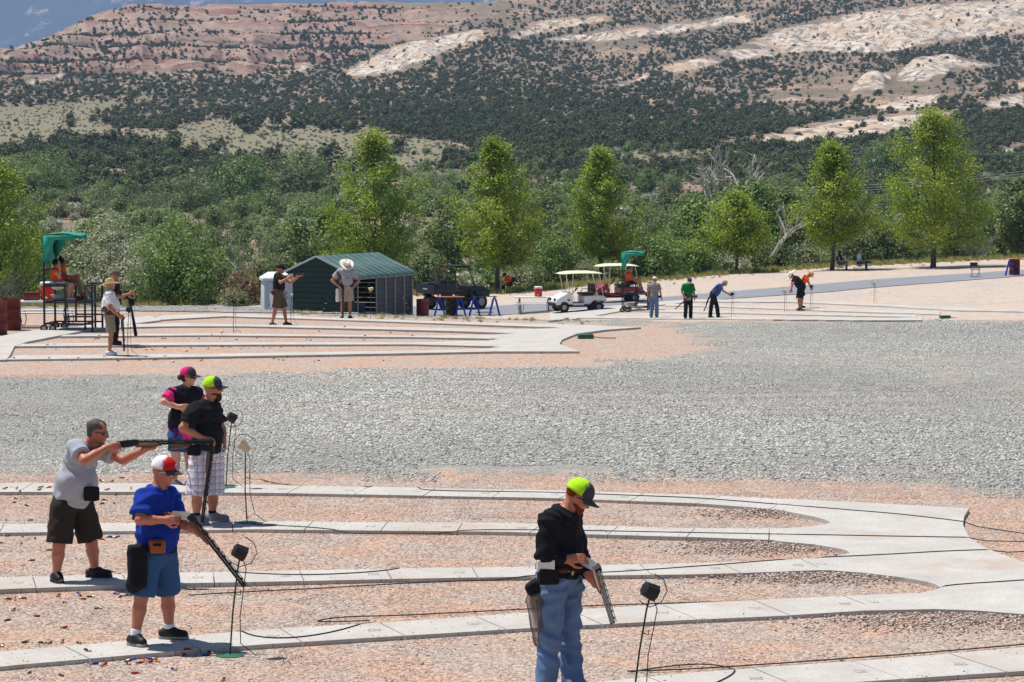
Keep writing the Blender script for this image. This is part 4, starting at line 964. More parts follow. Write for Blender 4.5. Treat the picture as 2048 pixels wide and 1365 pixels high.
# ------------------------------------------------------------------ scorer stands: tall wheeled benches with a canvas top
def scorer_stand(base, rz, label, pan_label=None):
    t = empty('scorer_stand', base, rz, label, 'stand', 'scorer stands')
    D = 0.62; r = 0.024
    for y in (-D, D):
        MB().box(-.025, .025, y-.025, y+.025, .14, 2.62).build('post', M['black'], t)
        MB().box(.56, .61, y-.025, y+.025, .2, 1.25).build('post', M['black'], t)
        MB().box(1.10, 1.15, y-.025, y+.025, 0, 1.24).build('post', M['black'], t)
        MB().box(1.30, 1.35, y-.025, y+.025, 0, 1.30).build('post', M['black'], t)
        for (x0, x1, z) in ((.025, 1.30, .22), (.61, 1.30, .42), (.025, 1.30, .80), (.025, .56, 1.25), (1.15, 1.30, 1.27)):
            MB().box(x0, x1, y-.02, y+.02, z-.022, z+.022).build('rail', M['black'], t)
    for (x, z) in ((0, .22), (1.125, .22), (0, .80), (1.325, .80), (0, 1.25), (.585, 1.25), (0, 1.7), (1.325, 1.28)):
        MB().box(x-.02, x+.02, -D+.026, D-.026, z-.02, z+.02).build('cross_rail', M['black'], t)
    MB().rbox(.03, 1.30, -D+.02, D-.02, .826, .852, .006).build('deck', M['black'], t)
    MB().rbox(.0, .56, -D+.02, D-.02, 1.276, 1.31, .01).build('seat', M['black'], t)
    MB().rbox(1.12, 1.36, -.4, .4, 1.302, 1.325, .006).build('writing_shelf', M['black'], t)
    # canvas: back curtain, corner web and roof with a sagging front edge
    mb = MB(); vs = []; fs = []; nx, ny = 12, 8
    for i in range(nx+1):
        u = i/nx
        for j in range(ny+1):
            v = j/ny*2-1
            if u < 0.42:
                q = u/0.42; x, z = -.02 + .03*math.sin(q*7+v), 1.86 + q*.79
            else:
                q = (u-.42)/.58; x, z = q*.92, 2.65 + .05*math.sin(q*3.1) - .035*q - 0.02*math.cos(v*3.0)*q
            vs.append((x + .02*math.sin(v*9+i), v*(D+.06), z + .012*math.sin(v*11+i*1.3)))
    for i in range(nx):
        for j in range(ny): fs.append((i*(ny+1)+j, i*(ny+1)+j+1, (i+1)*(ny+1)+j+1, (i+1)*(ny+1)+j))
    mb.add(vs, fs); c = mb.build('canopy', M['teal'], t)
    md = c.modifiers.new('thickness', 'SOLIDIFY'); md.thickness = 0.012
    for y in (-D-.05, D+.05):
        MB().add([(0, y, 1.88), (.26, y, 2.35), (.32, y, 2.5), (.9, y, 2.52), (.9, y, 2.63), (0, y, 2.63)], [(0, 1, 2, 3, 4, 5)]).build('canopy_side', M['teal'], t).modifiers.new('thickness', 'SOLIDIFY').thickness = 0.012
    for y in (-D, D):
        MB().tube([(0, y, 2.62), (.9, y, 2.60)], .016, 6).build('canopy_arm', M['black'], t)
    for y in (-D-.05, D+.05): wheel(t, (.0, y, .105), .105, .06); wheel(t, (.24, y, .105), .105, .06)
    return t
S1 = ground(100, 662); S1.z = surf_z(S1.x, S1.y)
scorer_stand(S1, R(-4), 'black wheeled scorer stand with teal canopy on the left, two people seated')
S2 = ground(1246, 624, 95)
scorer_stand(S2, R(-6), 'black wheeled scorer stand with teal canopy beside the red golf cart')
def tubpan(loc, label):
    mb = MB(); mb.lathe([(.20, 0), (.27, .12), (.28, .13), (.265, .13), (.20, .012)], 20)
    o = mb.build('white_tub', M['white']); o.location = loc; o.scale = (1.15, 1.5, 1); return tag(o, label, 'tub', 'white tubs on the scorer stands')
tubpan(S1 + Vector((.34, 0.05, .856)), 'white plastic tub on the deck of the left scorer stand')
tubpan(S2 + Vector((.36, -.05, .24)), 'white plastic tub low in the frame of the right scorer stand')
mb = MB(); mb.lathe([(.035, 0), (.038, .02), (.038, .16), (.018, .2), (.018, .23)], 12); o = mb.build('water_bottle', M['tub']); o.location = S1 + Vector((1.22, -.2, .856)); tag(o, 'pale blue water bottle on the deck of the left stand', 'bottle')
mb = MB(); mb.rbox(-.13, .13, -.1, .1, 0, .09, .02); o = mb.build('red_bag', M['red']); o.location = S1 + Vector((.72, .2, .856)); tag(o, 'small red bag on the deck of the left stand', 'bag')

def cooler(loc, label, s=1.0):
    t = empty('drink_cooler', loc, 0, label, 'cooler', 'red and white drink coolers'); t.scale = (s, s, s)
    MB().lathe([(.15, 0), (.175, .03), (.185, .38), (.18, .39)], 20).build('body', M['red'], t)
    MB().lathe([(.19, .385), (.195, .40), (.195, .45), (.17, .475), (.02, .48)], 20).build('lid', M['white'], t)
    MB().box(-.03, .03, -.215, -.17, .06, .1).build('tap', M['white'], t)
    for x in (-1, 1): MB().box(x*.19-.02, x*.19+.02, -.05, .05, .33, .37).build('handle', M['white'], t)
    return t
def picnic_table(base, rz, label, L=1.83):
    t = empty('folding_picnic_table', base, rz, label, 'table', 'white folding tables')
    MB().rbox(-L/2, L/2, -.38, .38, .70, .745, .012).build('table_top', M['white'], t)
    for y in (-.72, .72): MB().rbox(-L/2, L/2, y-.13, y+.13, .41, .445, .01).build('bench', M['white'], t)
    for x in (-L/2+.25, L/2-.25):
        for y in (-.3, .3): MB().tube([(x, y, .70), (x+.02, y*1.25, 0)], .016, 6).build('leg', M['black'], t)
        for y in (-.72, .72):
            sg = 1 if y > 0 else -1
            MB().tube([(x+.1, y, .41), (x+.14, y, .2), (x+.1, y, .03), (x, y-sg*.1, .02), (x-.06, y-sg*.3, .42), (x, y-sg*.38, .66)], .014, 6).build('bench_frame', M['black'], t)
        MB().tube([(x, -.3, .35), (x, .3, .35)], .012, 6).build('stretcher', M['black'], t)
    return t
TB1 = ground(86, 655, 40); TB1.z = surf_z(TB1.x, TB1.y)
picnic_table(TB1, R(5), 'white folding table with benches behind the left scorer stand')
cooler(TB1 + Vector((.12, .1, .745)), 'red drink cooler with white lid on the left folding table', 1.1)
t = empty('cooler_bag', TB1 + Vector((-.32, .05, .745)), 0.1, 'dark maroon soft bag on the left folding table', 'bag')
MB().rbox(-.23, .23, -.15, .15, 0, .24, .05).build('body', M['drum'], t); MB().tube([(-.12, 0, .23), (-.08, 0, .29), (.08, 0, .29), (.12, 0, .23)], .012, 6).build('handle', M['black'], t)
def drum(base, label, mat='drum', group='steel drums', h=.88, r=.29):
    t = empty('steel_drum', base, random.uniform(0, 3), label, 'barrel', group)
    p = [(r*.96, 0), (r, .01), (r, .03), (r*.985, .035)]
    for z in (.3, .58): p += [(r*.985, z-.02), (r*1.02, z-.006), (r*1.02, z+.006), (r*.985, z+.02)]
    p += [(r*.985, h-.03), (r*1.01, h-.02), (r*1.01, h), (r*.96, h), (r*.95, h-.02), (.01, h-.02)]
    MB().lathe(p, 24).build('body', M[mat], t)
    MB().lathe([(.03, h-.02), (.03, h-.005), (.001, h-.005)], 8, Mx((r*.6, 0, 0))).build('bung', M['aluminium'], t)
    return t
p = ground(21, 661, 40); p.z = surf_z(p.x, p.y); drum(p, 'maroon steel drum beside the left folding table')
p = ground(-7, 670, 40); p.z = surf_z(p.x, p.y); drum(p, 'maroon steel drum cut off by the left edge of the picture')
# ------------------------------------------------------------------ shed, cabinet
SB = base_at(588, 116)
def shed(base, rz):
    t = empty('garden_shed', base, rz, 'dark green metal shed with ribbed green roof and open side', 'shed')
    Wd, L, he, hr = 3.6, 6.0, 2.15, 2.95        # local: x across the gable, y along the ridge
    # gable wall of lapped boards
    n = 13
    for i in range(n):
        z0 = i*hr/n; z1 = (i+1)*hr/n - .012
        def xr(z): return Wd/2 if z <= he else Wd/2*(hr - z)/(hr - he)
        a0, a1 = xr(z0), max(.02, xr(z1))
        MB().add([(-a0, 0, z0), (a0, 0, z0), (a1, -.02, z1), (-a1, -.02, z1), (-a0, .03, z0), (a0, .03, z0), (a1, .03, z1), (-a1, .03, z1)], [(0, 1, 2, 3), (4, 7, 6, 5), (0, 4, 5, 1), (3, 2, 6, 7), (0, 3, 7, 4), (1, 5, 6, 2)]).build('siding_board', M['shedgreen'], t)
        if i < int(he/hr*n)+1:
            MB().box(-a0+.02, a0-.02, L-.03, L, z0, min(z1, he)).build('siding_board', M['shedgreen'], t)
            MB().box(-Wd/2, -Wd/2+.03, .05, L-.05, z0, min(z1, he)).build('siding_board', M['shedgray'], t)
    # right side: open bay at the front, grey boards behind posts
    for i in range(9): MB().box(Wd/2-.05, Wd/2-.02, L*.36, L-.05, i*he/9, (i+1)*he/9-.012).build('siding_board', M['shedgray'], t)
    for y in (.05, .36, .52, .68, .84, .985): MB().box(Wd/2-.02, Wd/2+.03, y*L-.018, y*L+.018, 0, he).build('post', M['trim'], t)
    # roof sheets with ribs
    for s in (-1, 1):
        ns = 10
        for k in range(ns):
            y0 = -.12 + (L+.24)*k/ns; y1 = -.12 + (L+.24)*(k+1)/ns
            e = (s*(Wd/2+.14), he-.06 - .08); r0 = (0, hr+.03)
            vs = [(r0[0], y0, r0[1]), (r0[0], y1, r0[1]), (s*Wd/2*.97, y1, he+.04), (s*Wd/2*.97, y0, he+.04), (e[0], y1, he-.06), (e[0], y0, he-.06), (e[0]+s*.01, y1, he-.2), (e[0]+s*.01, y0, he-.2)]
            mb = MB().add(vs, [(0, 1, 2, 3), (3, 2, 4, 5), (5, 4, 6, 7)])
            for q in ((r0[0], r0[1]), ):
                mb.tube([(s*.03, y0+.01, hr+.045), (s*Wd/2*.97, y0+.01, he+.055), (e[0], y0+.01, he-.045)], .013, 5)
            o = mb.build('roof_panel', M['shedroof'], t); o.modifiers.new('thickness', 'SOLIDIFY').thickness = .01
        MB().tube([(0, -.13, hr+.0), (s*Wd/2*.97, -.13, he+.02), (s*(Wd/2+.14), -.13, he-.1)], .05, 6).build('gable_trim', M['trim'], t)
    MB().box(Wd/2-1.4, Wd/2-.2, .4, 1.5, 0.02, .9).build('stored_box', M['dark'], t)
    return t
shed(SB + Vector((0.85, 2.2, 0)), R(-23))
p = base_at(553, 114)
t = empty('portable_toilet', p, R(12), 'grey-white plastic portable toilet cabinet left of the green shed', 'cabinet'); t.scale = (1.08, 1.08, 1.2)
MB().rbox(-.56, .56, -.56, .56, .05, 1.75, .05).build('body', M['cabinet'], t)
MB().add([(-.62, -.62, 1.74), (.62, -.62, 1.74), (.62, .62, 1.74), (-.62, .62, 1.74), (-.62, -.62, 1.82), (.62, -.62, 1.82), (.62, .62, 1.82), (-.62, .62, 1.82), (-.3, -.3, 2.02), (.3, -.3, 2.02), (.3, .3, 2.02), (-.3, .3, 2.02)],
         [(0, 3, 2, 1), (0, 1, 5, 4), (1, 2, 6, 5), (2, 3, 7, 6), (3, 0, 4, 7), (4, 5, 9, 8), (5, 6, 10, 9), (6, 7, 11, 10), (7, 4, 8, 11), (8, 9, 10, 11)]).build('roof', M['white'], t)
d = MB().rbox(-.42, .42, -.6, -.563, .12, 1.68, .015).build('door', M['cabinet'], t)
MB().box(-.36, -.3, -.635, -.6, .85, 1.0).build('handle', M['black'], d)
lg = MB(); lg.tube([(.34, -.61, 1.28), (.27, -.61, 1.34), (.22, -.61, 1.26), (.32, -.61, 1.16), (.27, -.61, 1.05), (.2, -.61, 1.1)], .02, 6); lg.build('emblem', M['cartred'], d)
MB().rbox(-.58, .58, -.58, .58, 0, .06, .02).build('base', M['blackplastic'], t)
drum(base_at(845, 123), 'maroon steel drum at the left of the sawhorse table', h=.86)
# ------------------------------------------------------------------ sawhorse tables, bins
def sawhorse(parent, x, w=.62, h=.78, mat='blue'):
    for s in (-1, 1):
        for y in (-1, 1): MB().tube([(x+s*.05, y*w*.42, h), (x+s*.24, y*w*.5, 0)], .035, 4).build('leg', M[mat], parent)
        MB().box(x+s*.13-.012, x+s*.13+.012, -w*.45, w*.45, h*.42, h*.5).build('brace', M[mat], parent)
    MB().box(x-.045, x+.045, -w/2, w/2, h, h+.09).build('top_rail', M[mat], parent)
p = base_at(900, 124.5)
t = empty('sawhorse_table', p, R(3), 'orange plank laid on two blue sawhorses in front of the utility vehicle', 'table', 'sawhorse tables')
sawhorse(t, -.48); sawhorse(t, .48); MB().rbox(-.66, .66, -.28, .28, .872, .905, .006).build('plank', M['plank'], t)
drum(p + Vector((.05, .55, 0)), 'black barrel under the orange plank table', 'blackplastic')
p = base_at(969, 125)
t = empty('sawhorse_table', p, R(3), 'blue sawhorses with a dark board right of the plank table', 'table', 'sawhorse tables')
sawhorse(t, -.46); sawhorse(t, .46, mat='blue'); MB().rbox(-.58, .58, -.1, .1, .872, .90, .006).build('plank', M['black'], t); MB().box(-.4, .4, -.2, .2, .12, .18).build('low_shelf', M['aluminium'], t)
p = ground(2036, 552, 120)
t = empty('sawhorse_table', p, R(-8), 'blue sawhorse table with brown top at the right edge', 'table', 'sawhorse tables')
sawhorse(t, -.42); sawhorse(t, .6); MB().rbox(-.62, .95, -.3, .3, .872, .91, .006).build('plank', M['plank'], t)
drum(p + Vector((-.05, .75, 0)), 'maroon drum behind the sawhorse table at the right edge')
# ------------------------------------------------------------------ utility vehicle
p = base_at(908, 131)
t = empty('utility_vehicle', p, R(38), 'dark grey side-by-side utility vehicle with cargo bed seen from behind', 'vehicle'); t.scale = (1.05, 1.05, 1.12)
for (x, y) in ((-.95, -.62), (-.95, .62), (1.05, -.62), (1.05, .62)): wheel(t, (x, y, .33), .33, .27, 0)
MB().rbox(-1.35, 1.3, -.5, .5, .36, .56, .05).build('chassis', M['blackplastic'], t)
bed = MB(); bed.rbox(-1.6, -.45, -.72, .72, .72, .79, .02)
for y in (-.72, .68): bed.rbox(-1.6, -.45, y, y+.04, .79, 1.08, .012)
bed.rbox(-.49, -.45, -.68, .68, .79, 1.08, .012); bed = bed.build('cargo_bed', M['charcoal'], t)
tg = MB().rbox(-1.66, -1.61, -.72, .72, .74, 1.10, .02).build('tailgate', M['charcoal'], t)
for y in (-.62, .62): MB().rbox(-1.685, -1.66, y-.07, y+.07, .62, .72, .01).build('tail_light', M['cartred'], t)
for k in range(5): MB().box(-1.664, -1.6605, -.17+k*.07, -.125+k*.07, .9, .96).build('letter_mark', M['white'], tg)
MB().rbox(-1.5, -1.1, .05, .65, .80, 1.18, .03).build('box_in_bed', M['shedgray'], t)
for y in (-.7, .7): MB().rbox(-1.25, -.62, y-.05, y+.05, .6, .74, .04).build('fender', M['charcoal'], t); MB().rbox(.72, 1.38, y-.06, y+.06, .64, .78, .04).build('fender', M['charcoal'], t)
MB().prism([(.55, .56), (1.62, .52), (1.66, .78), (1.35, .98), (.7, 1.04), (.55, .9)], 1.16, Mx((0, -.58, 0))).build('hood', M['charcoal'], t)
MB().rbox(-.4, .55, -.66, .66, .44, .52, .02).build('floor', M['blackplastic'], t)
for y in (-.33, .33):
    MB().rbox(-.36, .1, y-.27, y+.27, .66, .80, .04).build('seat', M['seat'], t); MB().rbox(-.42, -.3, y-.25, y+.25, .80, 1.32, .04).build('seat_back', M['seat'], t)
for y in (-.66, .66):
    MB().tube([(-.42, y, .55), (-.42, y, 1.6), (-.32, y*.93, 1.84), (.35, y*.93, 1.84), (.72, y, 1.0)], .03, 8).build('roll_cage', M['black'], t)
    MB().tube([(-.42, y, 1.0), (.1, y, .85), (.6, y, .95)], .022, 6).build('side_bar', M['black'], t)
for z in (1.25, 1.62): MB().tube([(-.42, -.66, z), (-.42, .66, z)], .022, 6).build('cage_bar', M['black'], t)
MB().tube([(-.42, -.6, 1.0), (-.42, .1, 1.6)], .018, 6).build('cage_bar', M['black'], t)
MB().rbox(-.5, .5, -.7, .7, 1.86, 1.92, .02).build('roof', M['blackplastic'], t)
MB().rbox(-.53, -.5, -.14, .14, 1.80, 1.88, .01).build('brake_light', M['cartred'], t)
MB().lathe([(.15, -.012), (.17, 0), (.15, .012)], 16, Mx((.42, .33, 1.1), 0, 0, R(55)), cap=False).build('steering_wheel', M['black'], t)
MB().tube([(.42, .33, 1.1), (.62, .33, .9)], .02, 6).build('steering_column', M['black'], t)
# ------------------------------------------------------------------ golf carts
def golf_cart(base, rz, body, label):
    t = empty('golf_cart', base, rz, label, 'cart', 'golf carts')     # faces local -x
    for (x, y) in ((-.82, -.5), (-.82, .5), (.82, -.5), (.82, .5)): wheel(t, (x, y, .23), .23, .2, 0, rimr=.5)
    MB().rbox(-1.12, 1.1, -.5, .5, .24, .34, .03).build('chassis', M['blackplastic'], t)
    nose = MB(); nose.prism([(-1.2, .34), (-.98, .34), (-.92, .48), (-.72, .48), (-.6, .36), (-.42, .36), (-.4, .62), (-.5, .9), (-.62, .92), (-.95, .74), (-1.16, .62), (-1.24, .48)], 1.16, Mx((0, -.58, 0)))
    nose = nose.build('front_cowl', M[body], t); nose.modifiers.new('round', 'BEVEL').width = .03
    MB().rbox(-1.30, -1.2, -.52, .52, .28, .42, .03).build('bumper', M['blackplastic'], t)
    for y in (-.36, .36): MB().rbox(-1.235, -1.19, y-.12, y+.12, .52, .64, .02).build('headlight', M['blackplastic'], nose)
    sp = MB(); sp.prism([(.12, .36), (.42, .36), (.56, .52), (1.06, .52), (1.14, .40), (1.2, .44), (1.18, .68), (.9, .76), (.12, .74)], 1.14, Mx((0, -.57, 0)))
    sp = sp.build('rear_body', M[body], t); sp.modifiers.new('round', 'BEVEL').width = .03
    side = MB().prism([(-.4, .32), (.12, .32), (.12, .42), (-.4, .42)], 1.12, Mx((0, -.56, 0))).build('sill', M[body], t)
    MB().add([(-.62, -.592, .62), (-.54, -.592, .56), (-.62, -.592, .50), (-.70, -.592, .56)], [(0, 1, 2, 3)]).build('emblem', M['cartred'] if body != 'cartred' else M['white'], nose)
    MB().box(-.4, .12, -.54, .54, .42, .435).build('floor_mat', M['blackplastic'], t)
    MB().rbox(.1, .62, -.5, .5, .76, .88, .04).build('seat', M['seat'], t)
    MB().rbox(.6, .74, -.5, .5, .90, 1.28, .04).build('seat_back', M['seat'], t)
    for y in (-.5, .5): MB().tube([(.3, y, .88), (.34, y, 1.02), (.6, y, 1.02)], .018, 6).build('arm_rest', M['black'], t)
    MB().lathe([(.15, -.014), (.172, 0), (.15, .014)], 16, Mx((-.12, -.24, 1.1), 0, 0, R(-58)), cap=False).build('steering_wheel', M['black'], t)
    MB().tube([(-.12, -.24, 1.1), (-.46, -.24, .7)], .022, 6).build('steering_column', M['black'], t)
    for y in (-.5, .5):
        MB().tube([(-.55, y, .9), (-.72, y*.96, 1.72)], .016, 6).build('roof_post', M['cream'], t)
        MB().tube([(-.3, y, .5), (-.42, y, .95), (-.38, y*.96, 1.74)], .016, 6).build('roof_post', M['cream'], t)
        MB().tube([(.78, y, .76), (.52, y*.96, 1.76)], .016, 6).build('roof_post', M['cream'], t)
        MB().tube([(1.05, y, .7), (.86, y*.96, 1.74)], .016, 6).build('roof_post', M['cream'], t)
    rf = MB(); vs = []; fs = []; nx, ny = 12, 8
    for z0 in (0, 1):
        for i in range(nx+1):
            for j in range(ny+1):
                u = i/nx*2-1; v = j/ny*2-1; e = max(abs(u)**4, abs(v)**4)
                vs.append((u*.98 + .06, v*.62, 1.74 + (.10*(1-e) if z0 else -.015) + .03*(1-u*u)))
    K = (nx+1)*(ny+1)
    for i in range(nx):
        for j in range(ny):
            a = i*(ny+1)+j; fs.append((K+a, K+a+1, K+a+ny+2, K+a+ny+1)); fs.append((a, a+ny+1, a+ny+2, a+1))
    ring = [i*(ny+1) for i in range(nx+1)] + [nx*(ny+1)+j for j in range(1, ny+1)] + [i*(ny+1)+ny for i in range(nx-1, -1, -1)] + list(range(ny-1, 0, -1))
    for a, b_ in zip(ring, ring[1:] + ring[:1]): fs.append((a, b_, b_+K, a+K))
    rf.add(vs, fs); rf.build('roof', M['cream'], t)
    MB().rbox(1.1, 1.3, -.42, .42, .62, .72, .02).build('bag_rack', M['blackplastic'], t)
    return t
golf_cart(base_at(1156, 122.5), R(16), 'cartwhite', 'white golf cart with cream roof facing left by the white table')
golf_cart(base_at(1230, 129), R(14), 'cartred', 'red golf cart with cream roof behind the white cart')
p = base_at(1068, 125)
picnic_table(p, R(-4), 'white folding table with benches left of the white golf cart')
cooler(p + Vector((.2, .1, .745)), 'red drink cooler with white lid on the table by the carts', 1.0)
# ------------------------------------------------------------------ folding chairs
def folding_chair(base, rz, label, group='folding chairs'):
    t = empty('folding_chair', base, rz, label, 'chair', group)       # faces local +x
    for y in (-.21, .21):
        MB().tube([(.22, y, 0), (-.02, y, .42), (-.2, y, .82)], .014, 6).build('leg', M['black'], t)
        MB().tube([(-.22, y*.9, 0), (.18, y*.9, .43)], .014, 6).build('leg', M['black'], t)
    MB().rbox(-.18, .22, -.2, .2, .43, .455, .01).build('seat', M['seat'], t)
    MB().rbox(-.2, -.165, -.2, .2, .6, .8, .01, Mx((-.0, 0, 0), 0, 0, 0)).build('backrest', M['seat'], t)
    for x, z in ((.2, .04), (-.2, .04)): MB().tube([(x, -.21, z), (x, .21, z)], .01, 6).build('stretcher', M['black'], t)
    return t
folding_chair(base_at(1510, 159), R(-20), 'empty black folding chair beside the smallest young tree')
folding_chair(ground(1950, 556, 120), R(-75), 'empty black folding chair at the far right by the road')
CH1 = base_at(1020, 149); CH2 = base_at(1680, 159); CH3 = base_at(1718, 158.5)
folding_chair(CH1, R(200), 'black folding chair under the person in the orange vest')
folding_chair(CH2, R(-25), 'black folding chair under the person in the dark top')
folding_chair(CH3, R(-20), 'black folding chair under the person in the pale blue shirt')
# ------------------------------------------------------------------ microphone release stands
def mic(base, h, label, face=0.0, tilt=25, cone=False, lean=(0.02, 0.0), box=0.07, group='voice release microphones on rods', rot=0.0):
    t = empty('microphone_stand', base, rot, label, 'microphone', group)
    MB().lathe([(.13, .0), (.13, .008), (.02, .014)], 14).build('base_plate', M['basegreen'], t)
    top = Vector((lean[0]*h, lean[1]*h, h))
    MB().tube([(0, 0, .01), (lean[0]*h*.45 - .012, 0, h*.45), (lean[0]*h*.8, lean[1]*h*.8, h*.85), top - Vector((.0, 0, .03))], .0085, 6).build('rod', M['green'], t)
    MB().tube([(lean[0]*h*.6, 0, h*.62), (lean[0]*h*.6+.04, 0, h*.6), (lean[0]*h*.6+.045, 0, h*.65)], .005, 5).build('cord_hook', M['green'], t)
    m = Mx(top + Vector((0, 0, .03)), face, 0, R(tilt))
    c = MB(); L = box
    if cone: c.lathe([(.028, -L*.95), (.034, -L), (L*1.05, L*.9), (L*.98, L*.9), (.02, -L*.7)], 18, m @ Matrix.Rotation(R(90), 4, 'Y'))
    else: c.lathe([(.05, -L*.8), (.062, -L*.75), (L*1.05, L*.8), (L*.95, L*.8), (.03, -L*.2)], 8, m @ Matrix.Rotation(R(90), 4, 'Y') @ Matrix.Rotation(R(22), 4, 'Z'))
    c.build('horn', M['cone'] if cone else M['blackplastic'], t)
    g = [m @ Vector(q) for q in ((-.05, 0, -.11), (.06, 0, -.12), (.14, 0, -.05), (.15, 0, .06), (.08, 0, .13), (-.02, 0, .14))]
    MB().tube(g, .0045, 5).build('wire_guard', M['black'], t)
    cd = [top + Vector((.02, 0, .0)), top + Vector((.06, -.02, -.12)), Vector((.05 + lean[0]*h*.5, -.03, h*.4)), Vector((.1, -.05, .12)), Vector((.24, -.06, .012))]
    MB().tube(cd, .0045, 5).build('lead', M['cord'], t)
    return t
def lanep(px, py):
    q = at_z(px, py, ZL); q.z = surf_z(q.x, q.y); return q
mic(lanep(460, 1302), .90, 'black microphone horn on a leaning green rod beside the man in blue', R(20), 28, lean=(.10, .0))
mic(lanep(494, 1046), .90, 'cream microphone horn on a green rod beside the man in plaid shorts', R(170), -40, cone=True, lean=(-.02, 0))
mic(lanep(452, 975), .92, 'black microphone horn on a rod behind the man in plaid shorts', R(20), 30, lean=(.09, 0))
mic(lanep(1268, 1392), .83, 'black microphone horn on a green rod right of the man in jeans', R(25), 26, lean=(.15, 0))
def m2(px, py, h, lab, **k):
    q = at_z(px, py, Z2); q.z = surf_z(q.x, q.y); mic(q, h, lab, **k)
m2(256, 712, 1.05, 'dark microphone on a rod beside the man in the straw hat', face=R(20))
m2(467, 665, .85, 'dark microphone on a rod alone left of the aiming man in black', face=R(0))
m2(582, 649, .85, 'thin microphone rod just right of the aiming man in black', face=R(0), cone=True, box=.04)
m2(741, 637, .88, 'pale microphone horn on a rod in front of the open shed side', face=R(200), cone=True)
def m3(px, py, h, lab, **k): mic(ground(px, py, 100), h, lab, **k)
m3(1463, 637, .95, 'dark microphone held by the bending man in blue', face=R(20))
m3(1569, 628, .92, 'pale microphone horn held by the man in the white cowboy hat', face=R(200), cone=True)
m3(1621, 620, .95, 'dark microphone held by the man in the orange shirt', face=R(20))
m3(1748, 611, .92, 'pale microphone horn standing alone right of the far shooters', face=R(200), cone=True)
# green junction boxes of the release system
def junction(base, label):
    t = empty('junction_box', base, R(8), label, 'box', 'green junction boxes')
    MB().rbox(-.2, .2, -.12, .12, .0, .12, .02).build('body', M['basegreen'], t); MB().box(-.19, .19, -.125, -.12, .05, .06).build('lid_seam', M['green'], t)
    MB().tube([(.2, 0, .05), (.45, .05, .015), (.8, -.05, .012)], .012, 6).build('cable', M['cord'], t)
junction(ground(1171, 678, 40), 'green junction box with cable at the end of the second field pad')
junction(ground(1890, 638, 95), 'green junction box lying on the far field pad')
# ------------------------------------------------------------------ cords across the lanes
def cord(pts, label, r=.0065, closed=False):
    P = [at_z(x, y, .03) for x, y in pts]; out = []
    for i in range(len(P)-1):
        n = max(2, int((P[i+1]-P[i]).length/.12))
        for k in range(n):
            q = P[i].lerp(P[i+1], k/n); out.append(q)
    out.append(P[-1])
    # smooth and lay on the ground
    A = np.array([q[:2] for q in out])
    for _ in range(5): A[1:-1] = (A[:-2] + 2*A[1:-1] + A[2:])/4
    A[:, 1] += .012*fbm(A[:, 0]*3, A[:, 1]*0+len(pts), 3, 3)
    zs = np.array([surf_z(x, y) + r*.9 for x, y in A]); zs = np.where(zs < .03, zs + .014, zs)
    zs[1:-1] = np.maximum(zs[1:-1], (zs[:-2] + zs[2:])/2)
    o = MB().tube([(x, y, z) for (x, y), z in zip(A, zs)], r, 5).build('cord', M['cord']); return tag(o, label, 'cord', 'black release cords on the ground')
cord([(520, 958), (560, 968), (620, 972), (735, 975), (745, 979), (728, 979), (740, 974.5), (850, 976), (828, 981), (850, 984), (1100, 988), (1400, 999), (1569, 1013), (1800, 1032), (1926, 1047), (2060, 1067)], 'black cord along the farthest concrete lane')
cord([(505, 1052), (600, 1057), (655, 1060), (678, 1066.5), (900, 1067), (940, 1063), (1100, 1063.5), (1400, 1069), (1700, 1075), (1930, 1079), (2060, 1081)], 'black cord along the second lane from the back')
cord([(470, 1148), (540, 1153), (640, 1154), (760, 1147), (818, 1138.5), (780, 1138), (850, 1139), (1000, 1136), (1100, 1134), (1180, 1131)], 'black cord with a loop on the third lane from the back')
cord([(380, 1188), (500, 1181), (600, 1177), (700, 1172), (800, 1166), (1050, 1157), (1100, 1153), (1250, 1147), (1400, 1136), (1600, 1120), (1700, 1117), (1900, 1106), (2060, 1101)], 'long black cord from the gravel over the third lane to the pad')
cord([(475, 1262), (500, 1278), (550, 1285), (640, 1275), (715, 1256), (742, 1244)], 'curved black cord on the lane of the man in blue')
cord([(740, 1240), (660, 1243), (612, 1242), (640, 1239), (668, 1232), (800, 1230), (860, 1227), (1050, 1218), (1200, 1210), (1400, 1204), (1700, 1192), (1850, 1187), (1885, 1175), (2060, 1164)], 'black cord with a kink on the gravel above the fourth lane')
cord([(1262, 1344), (1300, 1336), (1395, 1325), (1450, 1328), (1484, 1340), (1470, 1354), (1430, 1372)], 'black cord looping at the foot of the nearest microphone')
cord([(1255, 1342), (1400, 1337), (1560, 1325), (1650, 1319), (1850, 1304), (2060, 1287)], 'black cord along the edge of the nearest lane')
